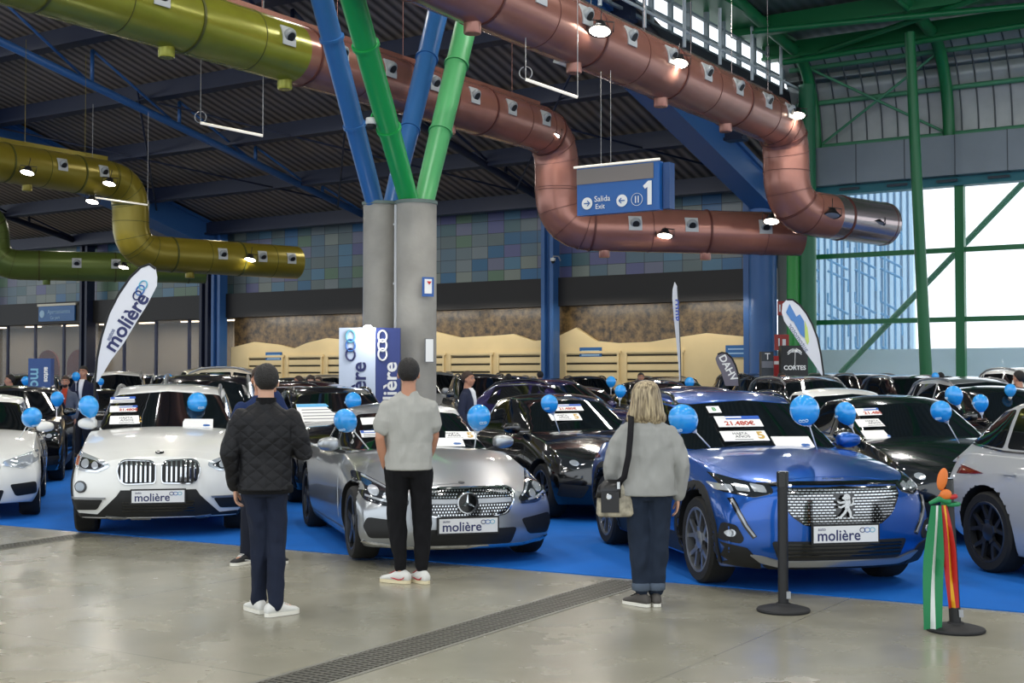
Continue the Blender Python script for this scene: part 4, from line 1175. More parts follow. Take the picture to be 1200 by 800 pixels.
    g = MB(); g.prism([(0, 0)] + [(.034 * math.cos(a), .034 * math.sin(a)) for a in np.linspace(0, PI / 2, 7)], Mb @ Matrix.Translation((0, 0, .009)), .002); g.prism([(0, 0)] + [(.034 * math.cos(a), .034 * math.sin(a)) for a in np.linspace(PI, PI * 1.5, 7)], Mb @ Matrix.Translation((0, 0, .009)), .002)
    g.build('badge_quarters', M_white, b)
# ---------- silver coupe
def coupe_spec(pt, **k):
    return base_spec(L=4.69, W=1.83, fo=.82, wb=2.84, R=.335, belt=.92, paint=pt, clad=pt, handle_z=.8, kf=.3, kr=.3, wheel='five', rim=M_dalloy, flare=.03,
        top=[(0, .68), (.12, .72), (.4, .79), (.9, .89), (1.35, .96), (1.6, .98), (2.2, .92), (4.0, .93), (4.45, .93), (4.69, .86)],
        nose=[(.1, .12), (.2, .03), (.3, .0), (.5, .01), (.65, .05), (.72, .1), (.9, .25)], tail=[(.2, .12), (.45, 0), (.7, .03), (.95, .14)],
        bot=[(0, .16), (.5, .15), (4.0, .16), (4.69, .27)],
                side=[(0, .92), (.12, .965), (.35, 1), (.5, .985), (.7, .995), (.85, .965), (1, .89)], crown=[(0, .1), (.6, .12), (1.3, .09), (2, .03)],
        cabin=dict(x=(1.42, 2.3, 3.35, 4.25), wb=.80, wt=.58, roof=[(0, 1.32), (.2, 1.39), (.45, 1.405), (.8, 1.37), (1, 1.26)], plan=[(0, .93), (.3, 1), (.7, .98), (1, .82)], crown=.06, re=.8),
        wscreen=[(0, .965), (.72, .945), (.54, 1.275), (0, 1.315)], rglass=[(0, .98), (.58, .98), (.45, 1.25), (0, 1.28)],
        swin=[[(1.85, .965), (2.42, 1.25), (2.95, 1.315), (3.0, .95)], [(3.06, .95), (3.02, 1.31), (3.4, 1.28), (3.85, 1.1), (3.7, .98)]],
        wtrim=[(1.78, .94), (3.0, .925), (3.75, .945), (3.98, 1.06)],
        doors=[[(1.42, .3), (1.5, .88), (3.1, .89), (3.05, .3)]],
        sill=[(1.2, .16), (1.2, .24), (3.3, .24), (3.3, .16)], hood=[(.2, .42), (.34, .6), (1.2, .77), (1.5, .7), (1.42, 0)], mirror=(1.98, .83, 1.0), over=k)
def front_star(root, sp):
    bl, bc, ba = sp['trees']
    g0 = [(-.36, .46), (-.2, .435), (.2, .435), (.36, .46), (.43, .56), (.44, .64), (.38, .675), (-.38, .675), (-.44, .64), (-.43, .56)]
    gp = round_poly(g0, .03)
    o = add(root, 'grille', [gp], 'F', bl, M_gblk, .008)
    N = len(gp); c = (0, .56); outer = [(y * 1.035, c[1] + (z - c[1]) * 1.09) for y, z in gp]
    add(o, 'grille_frame', [[outer[i], outer[(i + 1) % N], gp[(i + 1) % N], gp[i]] for i in range(N)], 'F', bl, M_chrome, .022, .06, .03)
    dots = []
    for r in range(9):
        z = .455 + r * .0255
        for q in range(-17, 18):
            y = q * .026 + (.013 if r % 2 else 0)
            if inside((y * 1.04, .56 + (z - .56) * 1.06), g0) and math.hypot(y, z - .56) > .1: dots.append([(y - .0072, z), (y, z - .0072), (y + .0072, z), (y, z + .0072)])
    add(o, 'diamond_studs', dots, 'F', bl, M_chrome, .02, .05, .008)
    add(o, 'grille_bar', [[(s * .09, .548), (s * .41, .552), (s * .41, .59), (s * .09, .585)] for s in (1, -1)], 'F', bl, M_silver, .03, .06, .03)
    h = bl.ray_cast(Vector((9, 0, .56)), Vector((-1, 0, 0)))[0]
    Mx = frame_M((h.x + .03, 0, .56), (0, 1, 0), (0, 0, 1))
    st = MB(); st.lathe([(.095, -.01), (.1, 0), (.095, .012), (.085, .012), (.082, 0), (.085, -.01)], 36, Mx, closed=True)
    b = st.build('star_badge', M_chrome, root, angle=.8)
    st = MB()
    for k in range(3):
        a = PI / 2 + k * 2 * PI / 3
        t, l, r_ = [(.088 * math.cos(a), .088 * math.sin(a)), (.016 * math.cos(a + PI / 3), .016 * math.sin(a + PI / 3)), (.016 * math.cos(a - PI / 3), .016 * math.sin(a - PI / 3))]
        st.add([Mx @ Vector((*t, .004)), Mx @ Vector((*l, .004)), Mx @ Vector((0, 0, .02)), Mx @ Vector((*r_, .004))], [(0, 1, 2), (0, 2, 3), (0, 3, 1), (1, 3, 2)])
    st.build('star', M_chrome, b); MB().lathe([(.083, -.004), (0, -.003)], 30, Mx).build('badge_disc', M_gblk, b)
    for v in (1, -1):
        hl = [(v * y, z) for y, z in [(.52, .53), (.5, .585), (.60, .66), (.78, .775), (.84, .80), (.875, .70), (.855, .58), (.70, .53)]]
        h = add(root, 'headlight', [round_poly(hl, .025)], 'F', bl, M_lampd, .012)
        add(h, 'light_signature', [stroke([(v * .535, .60), (v * .64, .665), (v * .80, .765)], .016), stroke([(v * .6, .56), (v * .72, .575), (v * .83, .61)], .016)], 'F', bl, M_lampw, .02, .05)
        add(h, 'projector', [ring_poly(v * .66, .605, .035, .03), ring_poly(v * .76, .65, .042, .04)], 'F', bl, M_lampw, .022, .03)
        add(root, 'side_intake', [round_poly([(v * y, z) for y, z in [(.52, .40), (.84, .435), (.87, .35), (.82, .25), (.6, .26)]], .03)], 'F', bl, M_blk, .008)
    add(root, 'lower_grille', [round_poly([(-.47, .33), (.47, .33), (.42, .19), (-.42, .19)], .03)], 'F', bl, M_blk, .008)
    add(root, 'lip_trim', [stroke([(-.86, .215), (-.55, .175), (.55, .175), (.86, .215)], .014)], 'F', bl, M_chrome, .02, .06, .02)
    h = bl.ray_cast(Vector((9, 0, .37)), Vector((-1, 0, 0)))[0]; plate(root, h.x + .03, .365)
    hz = bl.ray_cast(Vector((sp['L'] / 2 - .22, 0, 9)), Vector((0, 0, -1)))
    Mb = hz[1].to_track_quat('Z', 'Y').to_matrix().to_4x4(); Mb.translation = hz[0] + hz[1] * .003
    MB().lathe([(.03, 0), (.03, .004), (0, .006)], 20, Mb).build('hood_emblem', M_dalloy, root, angle=.6)
# ---------- blue crossover
def cross_spec(pt, **k):
    return base_spec(L=4.30, W=1.79, fo=.85, wb=2.605, R=.35, belt=1.04, paint=pt, clad=M_blk, cladding=True, handle_z=.9, wheel='v', rim=mat('rim_two', 'a0a2a6', .3, .8), kf=.24, flare=.025,
        top=[(0, .83), (.08, .87), (.3, .945), (.75, 1.01), (1.15, 1.05), (1.4, 1.08), (2, 1.04), (3.9, 1.04), (4.2, 1.0), (4.3, .95)],
        nose=[(.1, .14), (.22, .05), (.35, .0), (.55, .0), (.75, .01), (.83, .04), (.9, .12), (1, .2)], tail=[(.2, .12), (.45, 0), (.7, .03), (1.0, .12)],
                side=[(0, .92), (.12, .96), (.35, 1), (.5, .975), (.68, 1.0), (.85, .965), (1, .9)],
        cabin=dict(x=(1.18, 2.0, 3.6, 4.12), wb=.805, wt=.62, roof=[(0, 1.46), (.15, 1.52), (.4, 1.55), (.8, 1.52), (1, 1.44)], plan=[(0, .93), (.3, 1), (.75, 1), (1, .9)], crown=.06),
        wscreen=[(0, 1.06), (.72, 1.04), (.58, 1.405), (0, 1.45)], rglass=[(0, 1.08), (.6, 1.08), (.5, 1.4), (0, 1.44)],
        swin=[[(1.6, 1.1), (2.1, 1.38), (2.5, 1.43), (2.5, 1.08)], [(2.56, 1.08), (2.56, 1.43), (3.3, 1.4), (3.42, 1.12)]],
        wtrim=[(2.0, 1.40), (2.6, 1.455), (3.3, 1.43), (3.6, 1.3)],
        doors=[[(1.36, .34), (1.42, 1.0), (2.52, 1.01), (2.52, .34)], [(2.55, .34), (2.55, 1.01), (3.45, 1.01), (3.25, .6), (3.12, .34)]],
        sill=[(1.25, .2), (1.25, .36), (3.1, .36), (3.1, .2)], hood=[(.22, .5), (.34, .66), (1.05, .78), (1.28, .72), (1.18, 0)], mirror=(1.72, .82, 1.1), rails=(2.15, 3.5, .56, 1.5), rail_m=P_black, over=k)
def front_lion(root, sp):
    bl, bc, ba = sp['trees']; FZ[0] = .03
    g0 = [(-.31, .50), (.31, .50), (.42, .58), (.50, .72), (.50, .78), (0, .795), (-.50, .78), (-.50, .72), (-.42, .58)]
    o = add(root, 'grille', [round_poly(g0, .04)], 'F', bl, M_gblk, .008)
    dots = []
    for r in range(13):
        z = .515 + r * .0212
        for q in range(-16, 17):
            y = q * .034 + (.017 if r % 2 else 0)
            wd = .0125
            if inside((y - wd * 1.2, z), g0) and inside((y + wd * 1.2, z), g0) and (abs(y) > .075 or abs(z - .655) > .085): dots.append([(y - wd, z - .0035), (y + wd, z - .0035), (y + wd, z + .0035), (y - wd, z + .0035)])
    add(o, 'chrome_dashes', dots, 'F', bl, M_chrome, .02, .08, .008)
    add(root, 'hood_shut_line', [stroke([(-.6, .80), (-.3, .815), (.3, .815), (.6, .80)], .02)], 'F', bl, M_gblk, .012, .07)
    h = bl.ray_cast(Vector((9, 0, .685)), Vector((-1, 0, 0)))[0]
    Mx = frame_M((h.x + .028, 0, .685), (0, 1, 0), (0, 0, 1))
    g = MB()
    for pl in ([(-.012, .085), (.012, .092), (.034, .08), (.04, .058), (.03, .04), (.012, .035), (-.01, .045), (-.026, .05), (-.03, .062), (-.018, .068)],   # maned head, muzzle to the left
               [(.0, .045), (.034, .05), (.042, .02), (.03, -.012), (.012, -.03), (-.008, -.022), (-.002, .005), (-.01, .03)],                            # chest narrowing to the loin
               [(-.002, .038), (-.045, .03), (-.068, .04), (-.07, .028), (-.046, .014), (-.004, .018)], [(-.004, .014), (-.04, -.004), (-.062, -.002), (-.06, -.014), (-.036, -.02), (.0, -.004)],
               [(.0, -.02), (-.018, -.05), (-.05, -.082), (-.068, -.082), (-.066, -.092), (-.036, -.093), (.004, -.055), (.018, -.028)],
               [(.008, -.026), (.03, -.014), (.048, -.05), (.05, -.08), (.066, -.09), (.034, -.094), (.03, -.06), (.016, -.042)],
               [(.03, -.004), (.058, .0), (.07, .03), (.06, .058), (.052, .056), (.058, .03), (.048, .012), (.03, .01)]):
        g.prism(pl, Mx, .012)
    g.build('lion_badge', M_chrome, root)
    hb = bl.ray_cast(Vector((9, 0, .86)), Vector((-1, 0, 0)))[0]
    hz = bl.ray_cast(Vector((hb.x - .04, 0, 9)), Vector((0, 0, -1)))
    nz = hz[1]; yy = Vector((0, 1, 0)); Mt = frame_M(hz[0] + nz * .003, yy, Vector((-1, 0, .25)))
    g = MB(); text_into(g, 'PEUGEOT', .042, Mt, .002); g.build('lettering', M_chrome, root)
    for v in (1, -1):
        hl = [(v * y, z) for y, z in [(.53, .745), (.52, .79), (.66, .815), (.80, .86), (.86, .90), (.875, .82), (.84, .745), (.66, .71)]]
        h = add(root, 'headlight', [round_poly(hl, .02)], 'F', bl, M_lampd, .012)
        add(h, 'reflector', [round_poly([(v * (.57 + .1 * k), .745), (v * (.65 + .1 * k), .75), (v * (.65 + .1 * k), .80), (v * (.57 + .1 * k), .785)], .01) for k in range(3)], 'F', bl, M_lampw, .02, .03)
        add(root, 'running_light', [stroke([(v * .80, .70), (v * .775, .60), (v * .73, .50), (v * .67, .41)], .035)], 'F', bl, M_gblk, .012, .05)
        add(root, 'running_light_lens', [stroke([(v * .795, .69), (v * .77, .60), (v * .725, .50), (v * .67, .42)], .014)], 'F', bl, M_silver, .02, .05)
        fc = add(root, 'corner_intake', [round_poly([(v * y, z) for y, z in [(.86, .52), (.79, .50), (.74, .40), (.76, .36), (.87, .38)]], .02)], 'F', bl, M_blk, .01)
        add(fc, 'fog_lamp', [ring_poly(v * .82, .44, .028, .028)], 'F', bl, M_lampw, .02, .03)
    lv = add(root, 'lower_grille', [round_poly([(-.56, .385), (.56, .385), (.50, .24), (-.50, .24)], .03)], 'F', bl, M_blk, .01)
    add(lv, 'grille_slats', [[(-.5, z), (.5, z), (.5, z + .012), (-.5, z + .012)] for z in (.27, .30, .33, .355)], 'F', bl, M_gblk, .022, .08)
    add(root, 'lower_cladding', [[(-.9, .37), (-.72, .33), (-.62, .22), (-.6, .17), (-.9, .2)], [(.9, .37), (.72, .33), (.62, .22), (.6, .17), (.9, .2)], [(-.6, .20), (.6, .20), (.55, .17), (-.55, .17)]], 'F', bl, M_blk, .01)
    add(root, 'skid_plate', [round_poly([(-.70, .285), (-.62, .225), (-.5, .195), (.5, .195), (.62, .225), (.70, .285), (.6, .27), (.48, .235), (-.48, .235), (-.6, .27)], .015)], 'F', bl, M_silver, .022, .05, .02)
    h = bl.ray_cast(Vector((9, 0, .44)), Vector((-1, 0, 0)))[0]; plate(root, h.x + .03, .47); FZ[0] = 0.0
# ---------- generic hatchback / saloon fronts
def front_plain(root, sp, light=M_lampd, w=.38, zt=.0, step=.07):
    bl, bc, ba = sp['trees']; zh = sp['top'][1][1] - .0
    g = [(-w, zh - .32), (w, zh - .32), (w + .08, zh - .18), (w + .04, zh - .1), (-w - .04, zh - .1), (-w - .08, zh - .18)]
    o = add(root, 'grille', [round_poly(g, .03)], 'F', bl, M_gblk, .008, step)
    add(o, 'grille_bars', [[(-w, z), (w, z), (w, z + .012), (-w, z + .012)] for z in (zh - .28, zh - .24, zh - .2, zh - .15)], 'F', bl, M_silver, .018, .09)
    for v in (1, -1):
        hl = [(v * y, z) for y, z in [(w + .1, zh - .16), (w + .1, zh - .11), (.7, zh - .05), (.85, zh + .0), (.86, zh - .12), (.7, zh - .2)]]
        h = add(root, 'headlight', [round_poly(hl, .02)], 'F', bl, light, .012, step)
        add(h, 'projector', [ring_poly(v * .68, zh - .125, .04, .03, 12)], 'F', bl, M_lampw, .02, .04)
        add(root, 'side_intake', [round_poly([(v * y, z) for y, z in [(.56, .42), (.84, .44), (.85, .3), (.62, .28)]], .03)], 'F', bl, M_blk, .01, step)
    add(root, 'lower_grille', [round_poly([(-.5, .36), (.5, .36), (.45, .22), (-.45, .22)], .03)], 'F', bl, M_blk, .01, step)
    h = bl.ray_cast(Vector((9, 0, .44)), Vector((-1, 0, 0)))[0]
    o = MB().box((0, 0, 0), (.016, .52, .115)).build('licence_plate', mat('plate_white', 'e3e4e6', .4), root); o.location = (h.x + .02, 0, .44)
def rear_plain(root, sp, step=.07):
    bl, bc, ba = sp['trees']; zh = sp['belt']
    for v in (1, -1):
        t = add(root, 'tail_light', [round_poly([(v * y, z) for y, z in [(.5, zh - .17), (.5, zh - .1), (.84, zh - .06), (.86, zh - .2), (.7, zh - .24)]], .02)], 'B', bl, M_red, .012, step)
    h = bl.ray_cast(Vector((-9, 0, .6)), Vector((1, 0, 0)))[0]
    o = MB().box((0, 0, 0), (.016, .52, .115)).build('rear_plate', mat('plate_white', 'e3e4e6', .4), root); o.location = (h.x - .02, 0, .6)
    add(root, 'rear_diffuser', [round_poly([(-.6, .38), (.6, .38), (.55, .28), (-.55, .28)], .03)], 'B', bl, M_blk, .01, step)
def hatch_spec(pt, **k):
    return base_spec(L=4.18, W=1.79, fo=.83, wb=2.58, R=.325, belt=.98, paint=pt, clad=M_blk, handle_z=.86,
        top=[(0, .76), (.1, .80), (.35, .87), (.8, .96), (1.15, 1.01), (1.4, 1.04), (2, .98), (3.8, .98), (4.1, .95), (4.18, .9)],
        nose=[(.1, .12), (.22, .04), (.4, 0), (.6, .02), (.75, .06), (.82, .12), (1, .25)], tail=[(.2, .12), (.45, 0), (.7, .03), (1.0, .12)],
                cabin=dict(x=(1.15, 1.95, 3.4, 4.0), wb=.80, wt=.60, roof=[(0, 1.38), (.15, 1.44), (.4, 1.47), (.8, 1.43), (1, 1.33)], plan=[(0, .93), (.3, 1), (.75, 1), (1, .88)], crown=.06),
        wscreen=[(0, 1.01), (.71, .99), (.56, 1.335), (0, 1.375)], rglass=[(0, 1.03), (.58, 1.03), (.46, 1.3), (0, 1.34)],
        swin=[[(1.55, 1.03), (2.05, 1.31), (2.4, 1.36), (2.4, 1.01)], [(2.46, 1.01), (2.46, 1.36), (3.15, 1.32), (3.35, 1.1), (3.2, 1.03)]],
        wtrim=[(1.5, 1.0), (2.4, .985), (3.2, 1.0), (3.5, 1.08)],
        doors=[[(1.33, .32), (1.38, .94), (2.42, .95), (2.42, .32)], [(2.45, .32), (2.45, .95), (3.35, .95), (3.15, .6), (3.0, .32)]],
        sill=[(1.2, .18), (1.2, .28), (3.0, .28), (3.0, .18)], hood=[(.24, .45), (.36, .62), (1.05, .77), (1.28, .7), (1.15, 0)], mirror=(1.7, .82, 1.04), over=k)
def saloon_spec(pt, **k):
    sp = coupe_spec(pt, **k)
    sp.update(wheel='double', cabin=dict(x=(1.4, 2.2, 3.45, 4.2), wb=.82, wt=.6, roof=[(0, 1.36), (.2, 1.43), (.45, 1.45), (.8, 1.42), (1, 1.32)], plan=[(0, .93), (.3, 1), (.7, .99), (1, .86)], crown=.06, re=.85),
              wscreen=[(0, .98), (.7, .96), (.56, 1.315), (0, 1.355)], rglass=[(0, 1.0), (.6, 1.0), (.47, 1.29), (0, 1.33)],
              swin=[[(1.85, .98), (2.35, 1.29), (2.7, 1.34), (2.72, .96)], [(2.78, .96), (2.76, 1.34), (3.4, 1.31), (3.7, 1.15), (3.55, .98)]],
              doors=[[(1.42, .3), (1.5, .88), (2.74, .89), (2.74, .3)], [(2.77, .3), (2.77, .89), (3.65, .89), (3.45, .6), (3.3, .3)]])
    return sp
# headings: the nose points to (sin h, -cos h)
def place(root, px_pt, h, dx=0.0):
    root.location = px_pt; root.rotation_euler = (0, 0, h - PI / 2)
def ground_from_wheel(px, py, sp, h, which='FR'):
    """centre of the car such that the named wheel's contact patch is seen at the pixel (py is the tyre's bottom edge)"""
    g = gnd(px, py)
    fx = Vector((math.sin(h), -math.cos(h), 0)); ly = Vector((math.cos(h), math.sin(h), 0))
    x = sp['xf'] if which[0] == 'F' else sp['xr']; y = (sp['W'] / 2 - .135) * (1 if which[1] == 'L' else -1)
    p = g - fx * x - ly * y; p.z = .008
    return p
HEROES = {}
def hero(key, sp, front, label, cat, wheelpx, h, which='FR', rear=True):
    r = make_car(sp); front(r, sp)
    if rear: rear_plain(r, sp)
    p = ground_from_wheel(*wheelpx, sp, h, which); place(r, p, h); r.name = 'car'
    tag(r, label, cat); HEROES[key] = (r, sp, h); return r
rad = math.radians
hero('bmw', suv_spec(P_white), front_bmw, 'white SUV with twin kidney grille and round fog lamps facing the camera', 'car', (103, 623), rad(12))
hero('merc', coupe_spec(P_silver), front_star, 'silver coupe with star badge grille behind man in grey t-shirt', 'car', (425, 655), rad(17))
hero('peugeot', cross_spec(P_blue), front_lion, 'bright blue SUV with lion badge behind the black barrier post', 'car', (832, 683), rad(12.5))
sp = hatch_spec(P_white, wheel='multi')
hero('audi', sp, lambda r, s: front_plain(r, s, M_lampw), 'white hatchback cut by the left frame edge', 'car', (35, 603), rad(18), 'FL')
sp = cross_spec(P_black, wheel='double', rim=M_dalloy); sp['L'] = 4.3
hero('leftblack', sp, front_plain, 'black SUV parked behind the white hatchback at left', 'car', (66, 563), rad(15), 'FL')
sp = cross_spec(P_black, wheel='multi', rim=M_silver)
hero('midblack', sp, lambda r, s: front_plain(r, s, M_lampw), 'black SUV with big white price sheet, behind the man in black jacket', 'car', (347, 588), rad(18), 'FR')
sp = hatch_spec(P_black, wheel='double', rim=M_dalloy)
hero('hatch', sp, front_plain, 'glossy black hatchback between the silver coupe and the woman', 'car', (644, 607), rad(21), 'FR')
def hero_at(key, sp, front, label, pt, h, rear=True):
    r = make_car(sp); front(r, sp)
    if rear: rear_plain(r, sp)
    p = Vector((pt[0], pt[1], .008)); place(r, p, h); r.name = 'car'; tag(r, label, 'car'); HEROES[key] = (r, sp, h); return r
def from_cowl(px, py, z, sp, h):
    d = ray(px, py); t = (z - CAMZ) / d.z; g = d * t; f = Vector((math.sin(h), -math.cos(h), 0)); return g - f * (sp['L'] / 2 - sp['cabin']['x'][0])
sp = hatch_spec(P_dgreen, wheel='double', rim=M_dalloy)
hero_at('green', sp, front_plain, 'very dark green hatchback parked between the blue SUV and the pale grey car', (4.5, 15.15), rad(8))
sp = hatch_spec(P_grey, wheel='v', rim=M_dalloy, wtrim=[(1.5, 1.04), (2.4, 1.03), (3.4, 1.035), (4.0, 1.08)]); sp['R'] = .345
sp.update(L=4.4, wb=2.67, fo=.86, belt=1.02, cabin=dict(x=(1.15, 1.95, 3.8, 4.34), wb=.82, wt=.62, roof=[(0, 1.44), (.15, 1.5), (.4, 1.53), (.8, 1.5), (1, 1.42)], plan=[(0, .93), (.3, 1), (.8, 1), (1, .92)], crown=.06, re=.8), swin=[[(1.55, 1.07), (2.05, 1.35), (2.5, 1.42), (2.5, 1.05)], [(2.56, 1.05), (2.56, 1.42), (3.35, 1.4), (3.35, 1.06)], [(3.41, 1.06), (3.41, 1.39), (3.75, 1.34), (4.0, 1.14), (3.9, 1.08)]], top=[(0, .78), (.1, .82), (.35, .89), (.8, .98), (1.15, 1.03), (1.4, 1.06), (2, 1.02), (3.9, 1.03), (4.25, 1.02), (4.4, .98)], rglass=[(0, 1.08), (.6, 1.08), (.5, 1.38), (0, 1.41)]); sp['xf'] = 4.4 / 2 - .86; sp['xr'] = sp['xf'] - 2.67
hero('pale', sp, front_plain, 'pale grey car cut by the right frame edge, dark spoked rear wheel in view', 'car', (1169, 671), rad(15), 'RR')
# ------------------------------------------------------------------ the rows of cars behind
def circles(x, y, h, L=4.3):
    f = Vector((math.sin(h), -math.cos(h))); return [Vector((x, y)) + f * t for t in (-L * .33, 0, L * .33)]
OCC = []
for k, (r, s_, h) in HEROES.items(): OCC.append(circles(r.location.x, r.location.y, h, s_['L']))
def free(x, y, h, m=2.0):
    c = circles(x, y, h)
    for (qx, qy, rr) in BLOCK:
        if any((p - Vector((qx, qy))).length < rr + .95 for p in c): return False
    return all((p - q).length > m for o in OCC for p in c for q in o)
BLOCK = [(cl.x, cl.y, .55), (cr_.x, cr_.y, .55)]
for px_, D_, r_ in ((468, 25.9, .6), (430, 25.9, .7), (400, 25.9, .6), (111, 21.5, .4), (798, 33, .4), (965, 29, .5), (925, 29, .5), (867, 31, .5), (929, 31, .8), (898, 31.5, .5), (910, 32, .4), (48, 25.6, .5), (548, 20.8, .3), (77, 26.8, .3), (98, 28.3, .3), (364, 29.5, .3),
                    (350, 30.5, .3), (373.5, 31.2, .3), (12, 28.5, .3), (584.5, 36.5, .3), (596, 37.5, .3), (633, 38.5, .3), (751, 36, .3), (916, 28.6, .3), (1102, 33, .3), (1194, 22.5, .3)):
    BLOCK.append(((px_ - 600) / F * D_, D_, r_))
PROTO = {}
def bgspec(f, **k):
    sp = f(P_black, sub=1, gs=.16, gs2=.2)
    return sp
def proto(kind):
    if kind in PROTO: return PROTO[kind]
    sp = {'suv': lambda: bgspec(suv_spec), 'cross': lambda: bgspec(cross_spec), 'hatch': lambda: bgspec(hatch_spec), 'saloon': lambda: bgspec(saloon_spec)}[kind]()
    r = make_car(sp, hero=False); front_plain(r, sp, step=.12); rear_plain(r, sp, step=.12)
    PROTO[kind] = [r, sp, False]; return PROTO[kind]
def tint(o, m):
    for c in list(o.children):
        if c.type == 'MESH' and c.material_slots and c.material_slots[0].material is P_black and c.name.split('.')[0] in ('body', 'wing_mirror'):
            c.material_slots[0].link = 'OBJECT'; c.material_slots[0].material = m
PN = {'black': P_black, 'white': P_white, 'silver': P_silver, 'navy blue': P_navy, 'dark red': P_burg, 'champagne': P_beige, 'graphite': P_dgrey, 'indigo': P_purple, 'red': P_red, 'pale grey': P_grey, 'blue': P_blue}
KN = {'suv': 'SUV', 'cross': 'crossover', 'hatch': 'hatchback', 'saloon': 'saloon'}
def bg_car(kind, colour, x, y, h, label, zs=1.0, group=None):
    pr = proto(kind)
    r = pr[0] if not pr[2] else copy_tree(pr[0])
    first = not pr[2]; pr[2] = True
    PENDING.append((r, PN[colour]))
    place(r, Vector((x, y, .008)), h); r.scale = (1, 1, zs); r.name = 'car'
    tag(r, label, 'car', group); OCC.append(circles(x, y, h)); return r
PENDING = []
named = [
 ('saloon', 'black', -9.1, 30.4, 75, 'black saloon with bright window trim standing sideways behind the white SUV', 1.0),
 ('suv', 'black', -4.8, 20.95, 192, 'black SUV seen from behind, between white SUV and man in black jacket', 1.09),
 ('suv', 'champagne', -6.9, 34.5, 105, 'champagne coloured estate SUV with roof rails, standing sideways by the two blue columns', 1.25),
 ('cross', 'dark red', -3.25, 24.25, 78, 'dark red crossover behind the black SUV with the big price sheet', 1.05),
 ('cross', 'indigo', 1.0, 24.0, 58, 'indigo crossover turned sideways behind the glossy black hatchback', 1.08),
 ('hatch', 'black', 3.3, 29.0, 18, 'black hatchback behind the indigo crossover', 1.13),
 ('hatch', 'navy blue', 2.85, 19.8, 12, 'navy blue hatchback behind the bright blue SUV', 1.06),
 ('saloon', 'white', 5.15, 20.3, 12, 'white saloon behind the dark green hatchback', 1.05),
 ('suv', 'graphite', 5.75, 25.3, 14, 'graphite SUV in front of the black banner with palm emblem', 1.08),
 ('hatch', 'black', 7.6, 20.3, 14, 'black hatchback at right, two balloons in front of its windscreen', 1.06),
 ('cross', 'black', 8.6, 15.2, 12, 'black crossover behind the pale grey car at the right edge', 1.0),
]
for kind, colour, x, y, hd, lab, zs in named: bg_car(kind, colour, x, y, rad(hd), lab, zs)
RR = random.Random(21); ords = ['first', 'second', 'third', 'fourth', 'fifth', 'sixth', 'seventh', 'eighth', 'ninth', 'tenth', 'eleventh', 'twelfth', 'thirteenth', 'fourteenth', 'fifteenth', 'sixteenth']
row = 0; y0 = 23.0
while y0 < 52 and row < 7:
    k = 0; x = -y0 * .42 - 2
    while x < y0 * .42 + 2:
        kind = RR.choice(['suv', 'suv', 'cross', 'hatch', 'saloon'] if y0 < 32 else ['suv', 'suv', 'suv', 'cross'])
        colour = RR.choice(['black', 'black', 'white', 'navy blue', 'graphite', 'silver', 'dark red', 'black', 'champagne', 'pale grey'])
        yy = y0 - x * .27 + RR.uniform(-.3, .3); zs = RR.uniform(1.03, 1.12) if y0 < 32 else RR.uniform(1.1, 1.22)
        h = rad(14 + RR.uniform(-4, 4)); xx = x
        # stay clear of the rear wall
        n = -U.dot(Vector((xx, yy, 0)) - PW); sw = V.dot(Vector((xx, yy, 0)) - PW)
        if n > 4.2 and sw > -26 and yy > 19 and abs(xx / yy) < .44 and free(xx, yy, h):
            k += 1
            bg_car(kind, colour, xx, yy, h, f"{colour} {KN[kind]} standing {ords[k - 1]} from left in the {ords[row]} of the rows behind", zs, 'cars in the rear rows')
        x += 2.55
    row += 1; y0 += 5.2
for r, m in PENDING: tint(r, m)
print('cars', len(OCC))
